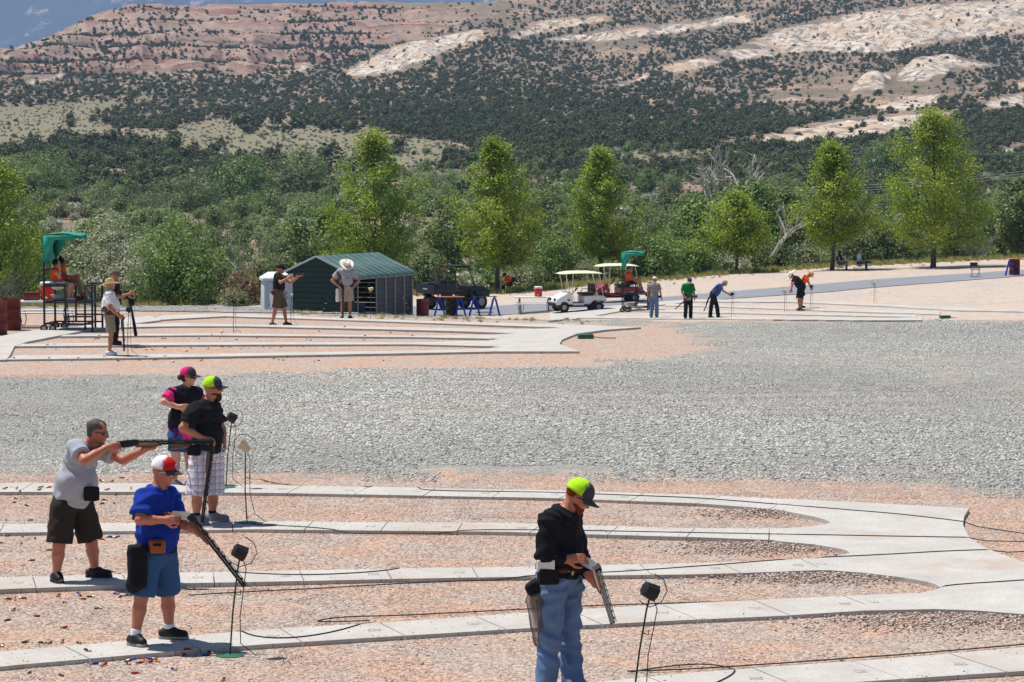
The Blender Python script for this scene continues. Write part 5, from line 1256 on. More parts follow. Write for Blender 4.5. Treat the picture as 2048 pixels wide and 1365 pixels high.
# ------------------------------------------------------------------ spent shells
def shell_mesh(mat, name):
    b1 = MB().lathe([(.0098, 0), (.0098, .05), (.0085, .052), (.0085, .01), (.001, .01)], 10, Mx((0, 0, 0), 0, 0, R(90)), cap=False)
    n1 = len(b1.f); b1.lathe([(.0112, -.004), (.0112, -.001), (.0102, 0), (.0102, .016)], 10, Mx((-.014, 0, 0), 0, 0, R(90)))
    me = b1.mesh(name, True); me.materials.append(mat); me.materials.append(M['brass'])
    for i, p_ in enumerate(me.polygons): p_.material_index = 0 if i < n1 else 1
    return me
SH = {c: shell_mesh(M['shell'+c], 'spent_shell') for c in ('red', 'blue', 'dark', 'green')}
def shell(px, py, c, zone, zz=None):
    q = at_z(px, py, .012); q.z = surf_z(q.x, q.y) + .011
    o = link_mesh('spent_shell', SH[c]); o.location = q; o.rotation_euler = (random.uniform(-.2, .2), random.uniform(-.25, .1), random.uniform(0, 6.28)); o.scale = (1.12, 1.12, 1.12)
    tag(o, '%s spent shell case lying %s' % ({'red': 'bright red', 'blue': 'blue', 'dark': 'dull dark red', 'green': 'dark green'}[c], zone), 'shell case', 'spent shells ' + zone)
Zs = ['below the lane of the man in blue', 'between the aiming man and the man in blue', 'just behind the aiming man', 'left of the woman in pink']
for x, y, c in ((178, 1311, 'dark'), (184, 1328, 'blue'), (205, 1331, 'red'), (258, 1321, 'blue'), (258, 1328, 'dark'), (284, 1325, 'red'), (292, 1321, 'red'), (298, 1324, 'red'), (305, 1318, 'blue'), (317, 1323, 'red'), (363, 1310, 'red'), (381, 1307, 'red'), (402, 1310, 'blue'), (410, 1308, 'blue'), (423, 1306, 'red'), (276, 1346, 'red'), (445, 1361, 'dark'), (120, 1350, 'dark'), (60, 1345, 'red'), (350, 1340, 'blue')): shell(x, y, c, Zs[0])
for x, y, c in ((30, 1198, 'red'), (42, 1195, 'dark'), (12, 1196, 'dark'), (26, 1219, 'dark'), (115, 1191, 'red'), (155, 1184, 'blue'), (160, 1189, 'red'), (163, 1196, 'red'), (185, 1192, 'dark'), (131, 1204, 'dark'), (235, 1186, 'blue'), (242, 1191, 'blue'), (250, 1190, 'blue'), (258, 1189, 'blue'), (18, 1238, 'dark'), (125, 1255, 'red'), (53, 1283, 'green'), (88, 1285, 'green'), (98, 1286, 'green'), (124, 1284, 'green'), (3, 1292, 'green'), (160, 1286, 'green'), (70, 1230, 'red'), (200, 1215, 'dark')): shell(x, y, c, Zs[1])
for x, y, c in ((215, 1075, 'blue'), (230, 1075.5, 'blue'), (137, 1078, 'red'), (45, 1074, 'dark'), (70, 1077, 'dark'), (42, 1088, 'dark'), (5, 1086, 'red'), (10, 1072, 'dark'), (225, 1142, 'dark'), (245, 1148, 'dark'), (95, 1100, 'red'), (200, 1079, 'red'), (60, 1120, 'dark')): shell(x, y, c, Zs[2])
for x, y, c in ((8, 984, 'red'), (33, 984, 'red'), (40, 988, 'red'), (32, 997, 'red'), (77, 986, 'blue'), (79, 981, 'red'), (95, 981, 'red'), (205, 962, 'dark'), (222, 963.5, 'dark'), (240, 956, 'dark'), (200, 1008, 'dark'), (212, 1000, 'dark'), (228, 1006, 'dark'), (262, 984, 'red'), (12, 1041, 'green'), (58, 1041, 'green'), (98, 1043, 'green'), (30, 1005, 'red'), (55, 1012, 'blue'), (212, 986, 'red'), (120, 1025, 'dark'), (230, 990, 'dark')): shell(x, y, c, Zs[3])
for k in range(85):
    y = random.choice([718, 722, 700, 695, 678, 664, 655, 674]) + random.uniform(-2, 3); x = random.gauss(330, 200) if y > 690 else random.uniform(150, 900)
    if x < -20: continue
    shell(x, y, random.choice(['red', 'dark', 'dark', 'dark', 'green']), 'around the lanes of the second field')
# ------------------------------------------------------------------ far house, flag, power lines
p = ground(1770, 344, 420, 900); gz = p.z; p = Vector((p.x, p.y, gz + 2.2))
t = empty('far_house', (p.x, p.y, gz), R(8), 'small far house with a white roof behind the right trees', 'house')
wz = p.z - gz
MB().box(-2.6, 2.6, -2, 2, -1, wz-.3).build('wall', M['trim'], t)
MB().prism([(-2.9, wz-.35), (2.9, wz-.35), (2.9, wz-.2), (2.2, wz+.4), (-2.2, wz+.4), (-2.9, wz-.2)], 4.4, Mx((0, -2.2, 0))).build('roof', M['roofwhite'], t)
for x in (-1.4, .9): MB().box(x, x+.9, -2.03, -2.0, wz-1.6, wz-.8).build('window', M['dark'], t)
p = ground(1713, 344, 420, 900); gz = p.z
t = empty('flagpole', (p.x, p.y, gz), 0, 'tiny flag on a pole beside the far white roof', 'flag')
MB().tube([(0, 0, -1), (0, 0, top_h(Vector((p.x, p.y, gz)), 300))], .06, 6).build('pole', M['aluminium'], t)
fz = top_h(Vector((p.x, p.y, gz)), 300)
fl = MB()
for k in range(7): fl.box(.05, 1.1, -.01 + .04*(k % 2), .01 + .04*(k % 2), fz-.95+k*.12, fz-.84+k*.12)
fl = fl.build('flag', M['white'], t); MB().box(.05, .5, -.06, -.045, fz-.55, fz-.1).build('canton', M['blue'], fl)
for k in (0, 2, 4, 6): MB().box(.52, 1.1, -.05, -.03, fz-.95+k*.12, fz-.84+k*.12).build('stripe', M['cartred'], fl)
t = empty('power_line', (0, 0, 0), 0, 'three sagging power lines crossing behind the tallest young tree', 'power line')
for k in range(3):
    a = at_y(1480, 388 - k*5, 235); b_ = at_y(2260, 322 - k*5, 235)
    MB().tube([a.lerp(b_, q/16) - Vector((0, 0, 2.0*4*(q/16)*(1-q/16)*.35)) for q in range(17)], .018, 4).build('wire', M['aluminium'], t)
for px, top in ((1480, 378), (2260, 312)):
    a = at_y(px, top, 235); MB().tube([(a.x, a.y, ter1(a.x, a.y)-.5), tuple(a)], [.15, .11], 8).build('pole', M['wood'], t); MB().box(a.x-.05, a.x+.05, a.y-.9, a.y+.9, a.z-.75, a.z-.6).build('crossarm', M['wood'], t)
# ------------------------------------------------------------------ figures: continuous surfaces grown from distance fields
def v3(a): return np.array(a, float)
def unit(a): a = np.asarray(a, float); return a/(np.linalg.norm(a) + 1e-9)
def _eval(pr, X, Y, Z):
    t = pr[0]
    if t == 'cap':          # tapered limb; optional flat cut at the far end
        _, a, b, ra, rb = pr[:5]; a = v3(a); b = v3(b); d = b - a; L = d @ d + 1e-9
        px, py, pz = X - a[0], Y - a[1], Z - a[2]
        u = (px*d[0] + py*d[1] + pz*d[2])/L; tt = np.clip(u, 0, 1)
        D = np.sqrt((px - tt*d[0])**2 + (py - tt*d[1])**2 + (pz - tt*d[2])**2) - (ra + (rb-ra)*tt)
        if len(pr) > 5 and pr[5]: D = np.maximum(D, (u - 1)*math.sqrt(L))
        return D
    if t == 'ell':
        _, c, r, B = pr; c = v3(c); B = np.asarray(B, float)
        q = [(X-c[0])*B[i][0] + (Y-c[1])*B[i][1] + (Z-c[2])*B[i][2] for i in range(3)]
        k0 = np.sqrt(sum((q[i]/r[i])**2 for i in range(3))) + 1e-6
        k1 = np.sqrt(sum((q[i]/r[i]**2)**2 for i in range(3))) + 1e-6
        return k0*(k0-1)/k1
    if t == 'box':
        _, c, r, B, rd = pr; c = v3(c); B = np.asarray(B, float)
        q = [np.abs((X-c[0])*B[i][0] + (Y-c[1])*B[i][1] + (Z-c[2])*B[i][2]) - (r[i]-rd) for i in range(3)]
        return np.sqrt(sum(np.maximum(x, 0)**2 for x in q)) + np.minimum(np.maximum(np.maximum(q[0], q[1]), q[2]), 0) - rd
def _bounds(pr):
    if pr[0] == 'cap':
        a, b = v3(pr[1]), v3(pr[2]); r = max(pr[3], pr[4]); return np.minimum(a, b) - r, np.maximum(a, b) + r
    c = v3(pr[1]); r = max(pr[2])*1.05; 
    if pr[0] == 'box': r = float(np.linalg.norm(pr[2]))
    return c - r, c + r
I3 = np.eye(3)
def nets(D, org, h):
    s = D < 0
    c = np.zeros(np.array(D.shape) - 1, np.int8)
    offs = [(i, j, k) for i in (0, 1) for j in (0, 1) for k in (0, 1)]
    nx, ny, nz = D.shape
    sl = lambda o, A: A[o[0]:nx-1+o[0], o[1]:ny-1+o[1], o[2]:nz-1+o[2]]
    for o in offs: c += sl(o, s)
    act = (c > 0) & (c < 8); I = np.argwhere(act)
    if len(I) == 0: return None
    idx = np.full(act.shape, -1, np.int32); idx[act] = np.arange(len(I))
    acc = np.zeros((len(I), 3)); cnt = np.zeros(len(I))
    val = {o: D[I[:, 0]+o[0], I[:, 1]+o[1], I[:, 2]+o[2]] for o in offs}
    for o in offs:
        for ax in range(3):
            if o[ax] == 0:
                p = list(o); p[ax] = 1; d0, d1 = val[o], val[tuple(p)]
                m = (d0 < 0) != (d1 < 0); t = d0[m]/(d0[m]-d1[m]); q = np.tile(np.array(o, float), (m.sum(), 1)); q[:, ax] += t
                acc[m] += q; cnt[m] += 1
    V = (I + acc/cnt[:, None])*h + org
    F = []
    for ax in range(3):
        a, b = (ax+1) % 3, (ax+2) % 3
        lo = [slice(None)]*3; hi = [slice(None)]*3; lo[ax] = slice(0, -1); hi[ax] = slice(1, None)
        s0, s1 = s[tuple(lo)], s[tuple(hi)]
        E = np.argwhere(s0 != s1)
        ok = np.ones(len(E), bool)
        for q in (a, b): ok &= (E[:, q] > 0) & (E[:, q] < D.shape[q]-1)
        E = E[ok]; fl = s0[E[:, 0], E[:, 1], E[:, 2]]
        def cell(da, db):
            G = E.copy(); G[:, a] += da; G[:, b] += db; return idx[G[:, 0], G[:, 1], G[:, 2]]
        Q = np.stack([cell(-1, -1), cell(0, -1), cell(0, 0), cell(-1, 0)], 1)
        Q[~fl] = Q[~fl][:, ::-1]; F.append(Q)
    F = np.concatenate(F); F = F[(F >= 0).all(1)]
    return V, F
def sdf_mesh(name, prims, h, k=0.03, cuts=(), wrinkle=0.0, seed=0, sub=()):
    """prims: tuples, optionally ('k', value, prim) for a blend radius of its own"""
    P = [(p[1], p[2]) if p[0] == 'k' else (k, p) for p in prims]
    lo = np.min([_bounds(p)[0] for _, p in P], 0) - 3*h; hi = np.max([_bounds(p)[1] for _, p in P], 0) + 3*h
    n = np.ceil((hi-lo)/h).astype(int) + 1
    D = np.full(n, 0.5, np.float32)
    ax = [lo[i] + np.arange(n[i])*h for i in range(3)]
    def region(p, pad):
        a, b = _bounds(p); i0 = np.maximum(0, np.floor((a-pad-lo)/h).astype(int)); i1 = np.minimum(n, np.ceil((b+pad-lo)/h).astype(int)+1)
        s_ = tuple(slice(i0[i], i1[i]) for i in range(3))
        return s_, ax[0][s_[0]][:, None, None], ax[1][s_[1]][None, :, None], ax[2][s_[2]][None, None, :]
    for kk, p in P:
        s_, X, Y, Z = region(p, kk + 3*h); d = _eval(p, X, Y, Z).astype(np.float32); o = D[s_]
        hh = np.clip(0.5 + 0.5*(o-d)/kk, 0, 1); D[s_] = o + (d-o)*hh - kk*hh*(1-hh)
    X, Y, Z = ax[0][:, None, None], ax[1][None, :, None], ax[2][None, None, :]
    if wrinkle:
        f = 1.0
        D += (wrinkle*(np.sin(21*X + 9*np.sin(7*Z+seed) + seed)*np.sin(15*Z + 6*np.sin(9*Y+seed) + 8*X) + 0.7*np.sin(34*Z + 14*X - 11*Y + 3*np.sin(13*X+seed))*np.sin(19*Y+16*X+seed))).astype(np.float32)
    for p in sub:
        s_, x, y, z = region(p, 3*h); D[s_] = np.maximum(D[s_], -_eval(p, x, y, z))
    for pt, nm in cuts:
        pt = v3(pt); nm = unit(nm); D = np.maximum(D, ((X-pt[0])*nm[0] + (Y-pt[1])*nm[1] + (Z-pt[2])*nm[2]).astype(np.float32))
    r = nets(D, lo, h)
    if r is None: return None
    return np_mesh(name, r[0], r[1], True)
def sdf_obj(name, prims, h, mat, parent, **kw):
    me = sdf_mesh(name, prims, h, **kw)
    return link_mesh(name, me, mat, parent) if me else None

def cloth(name, rgb, var=0.14, rough=0.9, bump=0.35, bs=26): return plain(name, rgb, rough, var, 5.0, spec=0.15, bump=bump, bscale=bs)
SKIN = {}
def skin(name, rgb):
    m = plain('skin_'+name, rgb, 0.5, 0.12, 10, spec=0.4); b = m.node_tree.nodes['Principled BSDF']
    b.inputs['Subsurface Weight'].default_value = 0.0; SKIN[name] = m; return m
skin('tan', (178, 118, 92)); skin('ruddy', (186, 116, 92)); skin('fair', (206, 150, 124)); skin('brown', (140, 88, 64))
def frame(f, u):
    f = unit(f); u = unit(u - f*(u @ f)); r = np.cross(f, u); return f, r, u         # forward, right, up
def hand_prims(w, d, pn, curl, side=1, s=1.0, spread=1.0, thumb=0.5):
    """w wrist, d towards the fingers, pn palm normal (palm faces pn), side +1 when the thumb lies on cross(d,pn)"""
    d = unit(d); pn = unit(pn - d*(pn @ d)); sd = np.cross(d, pn)*side; w = v3(w)
    out = [('k', .012, ('box', w + d*.055*s, (.047*s, .040*s, .016*s), [d, sd, pn], .012)), ('k', .02, ('cap', w - d*.03, w + d*.03*s, .028*s, .027*s))]
    offs = (.031, .011, -.010, -.030); ln = (.92, 1.0, .94, .76)
    for o, l in zip(offs, ln):
        p = w + d*.098*s + sd*o*s; ang = 0.12; dirv = d + sd*o*2.2*spread
        for seg, L in enumerate((.044, .028, .023)):
            ang += curl*(0.9, 1.15, 0.85)[seg]
            q = p + unit(dirv*math.cos(ang) + pn*math.sin(ang))*L*l*s
            out.append(('k', .004, ('cap', p, q, .0096*s - .0006*seg, .0090*s - .0007*seg))); p = q
    p = w + d*.03*s + sd*.034*s; t1 = p + unit(sd*.75 + d*.75 + pn*.35)*.042*s; t2 = t1 + unit(d*.9 + sd*(.5-thumb) + pn*thumb*1.1)*.034*s; t3 = t2 + unit(d*.8 - sd*thumb*.5 + pn*thumb*1.2)*.026*s
    out += [('k', .012, ('cap', p, t1, .0155*s, .012*s)), ('k', .004, ('cap', t1, t2, .0112*s, .0102*s)), ('k', .004, ('cap', t2, t3, .0100*s, .0085*s))]
    return out
def head_prims(c, f, u, s=1.0, jaw=1.0):
    f, r, u = frame(v3(f), v3(u)); c = v3(c); B = [f, r, u]
    P = [('ell', c + u*.028*s - f*.008*s, (.098*s, .077*s, .100*s), B), ('ell', c - u*.030*s + f*.020*s, (.076*s, .064*s*jaw, .086*s), B),
         ('k', .02, ('ell', c - u*.088*s + f*.052*s, (.034*s, .036*s*jaw, .026*s), B)), ('k', .014, ('cap', c + u*.010*s + f*.088*s, c - u*.024*s + f*.108*s, .010*s, .0145*s)),
         ('k', .012, ('cap', c + u*.022*s + f*.080*s - r*.04*s, c + u*.022*s + f*.080*s + r*.04*s, .013*s, .013*s)), ('k', .008, ('cap', c - u*.056*s + f*.088*s - r*.018*s, c - u*.056*s + f*.088*s + r*.018*s, .008*s, .008*s))]
    for q in (-1, 1):
        P.append(('k', .006, ('ell', c + r*q*.079*s - f*.012*s - u*.008*s, (.019*s, .009*s, .031*s), [unit(f + r*q*.35), r, u])))
        P.append(('k', .02, ('ell', c + r*q*.04*s + f*.062*s - u*.026*s, (.022*s, .022*s, .022*s), B)))
    return P
def dome(name, mat, parent, c, f, u, rx, ry, rz, keep, nu=28, nv=10, lift=0.0, brow=0.0):
    """half shell cap crown in the head frame; keep(forward, side) chooses faces"""
    f, r, u = frame(v3(f), v3(u)); vs = []; fs = []
    for j in range(nv+1):
        el = (j/nv)*math.pi/2
        for i in range(nu):
            a = 2*math.pi*i/nu; x, y, z = math.cos(a)*math.cos(el)**.8, math.sin(a)*math.cos(el)**.8, math.sin(el)**.9
            vs.append(c + f*x*rx + r*y*ry + u*(z*rz + lift + brow*x*(1-z)))
    for j in range(nv):
        for i in range(nu):
            i2 = (i+1) % nu; am = 2*math.pi*(i+.5)/nu
            if keep(math.cos(am)*math.cos((j+.5)/nv*math.pi/2), math.sin(am)): fs.append((j*nu+i, j*nu+i2, (j+1)*nu+i2, (j+1)*nu+i))
    mb = MB().add(vs, fs); o = mb.build(name, mat, parent)
    md = o.modifiers.new('thickness', 'SOLIDIFY'); md.thickness = .004; md.offset = 1; return o
def ball_cap(parent, c, f, u, back, front, brim, s=1.0, badge=None):
    f, r, u = frame(v3(f), v3(u)); c = v3(c) - f*.006*s
    K = dict(rx=.112*s, ry=.094*s, rz=.112*s, lift=.036*s, brow=.004)
    o = dome('cap', back, parent, c, f, u, keep=lambda x, y: x <= .22, **K)
    if front is not None: dome('front_panel', front, o, c, f, u, keep=lambda x, y: x > .22, **K)
    vs = []; fs = []; n = 12; m = 5
    for i in range(n+1):
        a = (i/n*2-1)*1.15
        for j in range(m+1):
            q = j/m; e = .108 + q*.082*math.cos(a*.85)**.5
            x, y = math.cos(a)*e, math.sin(a)*(.088 + q*.012)
            vs.append(c + f*x*s + r*y*s + u*(.040 - .02*q - .028*(y/.09)**2*q)*s)
    for i in range(n):
        for j in range(m): a = i*(m+1)+j; fs.append((a, a+1, a+m+2, a+m+1))
    b_ = MB().add(vs, fs).build('brim', brim, o); b_.modifiers.new('thickness', 'SOLIDIFY').thickness = .006
    if badge: MB().add([c + f*.112*s + r*y*s*.9 + u*z*s for y, z in ((-.03, .058), (.03, .058), (.024, .1), (-.024, .1))], [(0, 1, 2, 3)]).build('emblem', badge, o)
    return o
def brim_hat(parent, c, f, u, mat, band, s=1.0, curl=.05, R0=.185, dip=.0):
    f, r, u = frame(v3(f), v3(u)); c = v3(c); n = 28
    prof = [(.098, .03), (.103, .06), (.100, .11), (.088, .15), (.06, .16), (.0, .148)]
    vs = []; fs = []
    for (q, z) in prof:
        for i in range(n):
            a = 2*math.pi*i/n; x, y = math.cos(a)*q*1.1, math.sin(a)*q*.92; zz = z - (.022 if q < .07 else 0)*math.exp(-(y/.03)**2)
            vs.append(c + f*x*s + r*y*s + u*zz*s)
    for j in range(len(prof)-1):
        for i in range(n): i2 = (i+1) % n; fs.append((j*n+i, j*n+i2, (j+1)*n+i2, (j+1)*n+i))
    o = MB().add(vs, fs).build('hat', mat, parent)
    vs = []; fs = []
    for j in range(5):
        q = .095 + (R0-.095)*j/4
        for i in range(n):
            a = 2*math.pi*i/n; x, y = math.cos(a)*q*1.15, math.sin(a)*q
            vs.append(c + f*x*s + r*y*s + u*(.032 + curl*(j/4)**1.6*abs(math.sin(a))**1.5 - (.018+dip)*(j/4)*abs(math.cos(a))**2)*s)
    for j in range(4):
        for i in range(n): i2 = (i+1) % n; fs.append((j*n+i, j*n+i2, (j+1)*n+i2, (j+1)*n+i))
    b_ = MB().add(vs, fs).build('brim', mat, o); b_.modifiers.new('thickness', 'SOLIDIFY').thickness = .005
    vs = []; fs = []
    for z in (.034, .06):
        for i in range(n):
            a = 2*math.pi*i/n; vs.append(c + f*math.cos(a)*.1165*s + r*math.sin(a)*.0985*s + u*z*s)
    for i in range(n): i2 = (i+1) % n; fs.append((i, i2, n+i2, n+i))
    MB().add(vs, fs).build('hat_band', band, o)
    return o
def glasses(parent, c, f, u, mat, s=1.0):
    f, r, u = frame(v3(f), v3(u)); c = v3(c); mb = MB()
    for q in (-1, 1):
        B = [c + f*(.101 - abs(y)*.0)*s + r*q*(.034)*s for y in (0,)][0]
        ring = [B + r*math.cos(t)*.034*s - f*abs(math.cos(t))*(.022 if math.cos(t)*q > 0 else 0) + u*(.006 + math.sin(t)*.023)*s for t in np.linspace(0, 6.283, 13)[:-1]]
        mb.add(ring + [p - f*.006 for p in ring], [tuple(range(12)), tuple(range(23, 11, -1))] + [(i, i+12, (i+1) % 12+12, (i+1) % 12) for i in range(12)])
        mb.tube([B + r*q*.03*s - f*.018 + u*.01*s, c + f*.02*s + r*q*.082*s + u*.012*s, c - f*.01*s + r*q*.083*s + u*.006*s], .0055, 5)
    mb.tube([c + f*.102*s - r*.012*s + u*.01*s, c + f*.106*s + u*.012*s, c + f*.102*s + r*.012*s + u*.01*s], .003, 5)
    return mb.build('glasses', mat, parent)
def shoe(parent, an, toe, mat, sole, h, s=1.0, sock=None, sockh=.05):
    an = v3(an); toe = v3(toe); gz = min(an[2], toe[2]); d = toe - an; d[2] = 0; d = unit(d); r = np.cross(d, [0, 0, 1.]); z0 = toe[2]
    heel = an - d*.055*s; heel[2] = z0
    P = [('cap', heel + v3((0, 0, .047*s)), v3((an[0], an[1], z0)) + d*.03*s + v3((0, 0, .055*s)), .042*s, .045*s), ('cap', v3((an[0], an[1], z0)) + d*.03*s + v3((0, 0, .05*s)), toe - d*.05*s + v3((0, 0, .038*s)), .046*s, .040*s),
         ('cap', v3((an[0], an[1], z0 + .05*s)), v3((an[0], an[1], z0 + .092*s)), .045*s, .046*s, True)]
    o = sdf_obj('shoe', P, h, mat, parent, k=.03, cuts=[((0, 0, z0 + .022*s), (0, 0, -1))])
    S = [('cap', heel + v3((0, 0, .014*s)), toe - d*.05*s + v3((0, 0, .014*s)), .043*s, .047*s)]
    o2 = sdf_obj('sole', S, h, sole, o, k=.02, cuts=[((0, 0, z0 + .026*s), (0, 0, 1)), ((0, 0, z0 + .001), (0, 0, -1))])
    return o
class Fig:
    """a person: traced joints (local, metres), then skin, clothes, hat as children"""
    def __init__(s, base, label, group=None): s.base = v3(base); s.root = empty('person', tuple(base), 0, label, 'person', group); s.J = {}
    def px(s, **kw):
        for k, (x, y, dy) in kw.items(): s.J[k] = v3(at_y(x, y, s.base[1] + dy)) - s.base
        return s
    def loc(s, **kw):
        for k, v in kw.items(): s.J[k] = v3(v)
        return s
def build_body(F, skinm, h=.009, s=1.0, bulk=1.0, belly=1.0, headf=(1, 0, 0), headu=(0, 0, 1), hands=None, jaw=1.0, arm=1.0, leg=1.0, feet=False):
    J = F.J; F.s = s
    f, r, u = frame(np.cross(J['neck']-J['pel'], J['shR']-J['shL']), J['neck']-J['pel']); F.fru = (f, r, u)
    T = J['neck'] - J['pel']; Bm = [f, r, u]
    F.torso = [('ell', J['pel'] + T*.72 + f*.0, (.112*s*bulk, .165*s*bulk, .19*s), Bm), ('ell', J['pel'] + T*.30 + f*.02*belly, (.112*s*belly*bulk, .150*s*bulk*belly**.5, .19*s), Bm),
               ('ell', J['pel'] + u*.0, (.112*s*bulk, .158*s*bulk, .14*s), Bm), ('cap', J['neck'] - u*.045*s, J['shR'] - u*.01, .062*s, .058*s*arm), ('cap', J['neck'] - u*.045*s, J['shL'] - u*.01, .062*s, .058*s*arm)]
    P = list(F.torso)
    P += [('cap', J['neck'] - u*.05*s, J['head'] - v3(headu)*.05*s - v3(headf)*.022*s, .062*s*jaw, .056*s*jaw)]
    P += [('k', .015, p) if p[0] != 'k' else p for p in head_prims(J['head'], headf, headu, s, jaw)]
    F.headf, F.headu = v3(headf), v3(headu)
    for q in 'RL':
        P += [('k', .04, ('cap', J['sh'+q], J['el'+q], .052*s*arm, .041*s*arm)), ('k', .02, ('cap', J['el'+q], J['el'+q]*.55 + J['wr'+q]*.45, .041*s*arm, .040*s*arm)), ('k', .02, ('cap', J['el'+q]*.55 + J['wr'+q]*.45, J['wr'+q], .039*s*arm, .027*s*arm))]
        P += [('k', .05, ('cap', J['hip'+q], J['kn'+q], .082*s*leg, .055*s*leg)), ('k', .025, ('cap', J['kn'+q], J['kn'+q]*.66 + J['an'+q]*.34, .053*s*leg, .056*s*leg)), ('k', .025, ('cap', J['kn'+q]*.66 + J['an'+q]*.34, J['an'+q], .055*s*leg, .035*s*leg))]
        P += [('k', .02, ('cap', J['an'+q] - v3((0, 0, .02)), J['toe'+q]*.75 + J['an'+q]*.25*v3((1, 1, 0)) + v3((0, 0, .03)), .036*s, .028*s))]
        hd = (hands or {}).get(q)
        if hd: P += hand_prims(J['wr'+q], s=s, **hd)
        else: P += hand_prims(J['wr'+q], J['wr'+q]-J['el'+q], (-r if q == 'R' else r), .35, 1 if q == 'R' else -1, s=s)
    F.body = sdf_obj('body', P, h, skinm, F.root, k=.035); F.h = h; F.bulk = bulk; F.belly = belly; F.arm = arm; F.leg = leg
    return F
def shirt(F, mat, sleeve=.62, loose=.016, hem=-.02, wr=.0035, name='shirt', long=False, collar=True, zip=None, sleeves=True):
    J = F.J; f, r, u = F.fru; s = F.s; P = []
    for p in F.torso:
        if p[0] == 'ell': P.append(('ell', p[1], tuple(x + loose for x in p[2]), p[3]))
        else: P.append(('cap', p[1] - u*.012, p[2] - u*.004, p[3] + loose*.35, p[4] + loose*.9))
    P.append(('cap', J['pel'] + u*.22*s + f*.015*F.belly, J['pel'] + u*hem*2, .12*s*F.bulk*F.belly + loose, .125*s*F.bulk + loose))
    if sleeves:
        for q in 'RL':
            a, b, c = J['sh'+q], J['el'+q], J['wr'+q]
            if long: P += [('k', .04, ('cap', a, b, .060*s*F.arm + loose, .048*s*F.arm + loose)), ('k', .02, ('cap', b, b*.06 + c*.94, .046*s*F.arm + loose, .032*s*F.arm + loose*.6, True))]
            else: P += [('k', .045, ('cap', a, a + (b-a)*sleeve, .058*s*F.arm + loose, .062*s*F.arm + loose*1.3, True))]
    cuts = [(J['pel'] + u*hem, -u)]; hd = unit(J['head'] - J['neck'])
    o = sdf_obj(name, P, F.h, mat, F.root, k=.04, cuts=cuts, wrinkle=wr*2, seed=random.uniform(0, 6), sub=[('cap', J['neck'] + hd*.03*s + f*.02, J['neck'] + hd*.2*s + f*.03, .074*s, .085*s)])
    F.shirt = o; return o
def legs_cloth(F, mat, frac, loose=.02, flare=.03, wr=.004, name='shorts', rise=.10):
    """frac: 0 hip .. 1 knee .. 2 ankle"""
    J = F.J; f, r, u = F.fru; s = F.s
    P = [('ell', J['pel'], (.118*s*F.bulk + loose*.5, .165*s*F.bulk + loose*.5, .15*s), [f, r, u]), ('cap', J['pel'] - r*.06, J['pel'] + u*rise - r*.04, .115*s*F.bulk + loose*.3, .11*s*F.bulk + loose*.3), ('cap', J['pel'] + r*.06, J['pel'] + u*rise + r*.04, .115*s*F.bulk + loose*.3, .11*s*F.bulk + loose*.3)]
    for q in 'RL':
        a, b, c = J['hip'+q], J['kn'+q], J['an'+q]
        if frac <= 1.25:
            e = a + (b-a)*min(frac, 1)
            if frac > 1: e = b + (c-b)*(frac-1)
            P += [('k', .03, ('cap', a, e, .092*s*F.leg + loose, .068*s*F.leg + loose + flare, True))]
        else:
            e = b + (c-b)*(frac-1)
            P += [('k', .03, ('cap', a, b, .090*s*F.leg + loose, .062*s*F.leg + loose)), ('k', .02, ('cap', b, e, .062*s*F.leg + loose, .052*s*F.leg + loose + flare*.5, True))]
    return sdf_obj(name, P, F.h, mat, F.root, k=.03, cuts=[(J['pel'] + u*rise, u)], wrinkle=wr, seed=random.uniform(0, 6))
def belt(F, mat, z=.075, name='belt', w=.02, k=1.0):
    J = F.J; f, r, u = F.fru; s = F.s; c = J['pel'] + u*z; n = 28; rx, ry = (.128*F.bulk*s + .022)*k, (.168*F.bulk*s + .018)*k; vs = []; fs = []
    for d in (-w, w):
        for i in range(n): a = 2*math.pi*i/n; vs.append(c + f*math.cos(a)*rx + r*math.sin(a)*ry + u*d)
    for i in range(n): i2 = (i+1) % n; fs.append((i, i2, n+i2, n+i))
    o = MB().add(vs, fs).build(name, mat, F.root); o.modifiers.new('thickness', 'SOLIDIFY').thickness = .008; return o
def pouch(F, name, c, half, mat, f=None, u=None, rnd=.02, k=.02):
    f = F.fru[0] if f is None else v3(f); u = v3((0, 0, 1)) if u is None else v3(u); a, b, d = frame(f, u)
    return sdf_obj(name, [('box', c, half, [a, b, d], rnd)], F.h, mat, F.root, k=k)
def feet(F, mat, sole, sock=None, sockm=None, s=1.05):
    for q in 'RL':
        shoe(F.root, F.J['an'+q], F.J['toe'+q], mat, sole, F.h, s*F.s)
        if sock:
            a = F.J['an'+q]; up = unit(F.J['kn'+q] - a)
            sdf_obj('sock', [('cap', a - up*.01, a + up*sock, .042*F.s*F.leg, .046*F.s*F.leg, True)], F.h, sockm, F.root, k=.01)
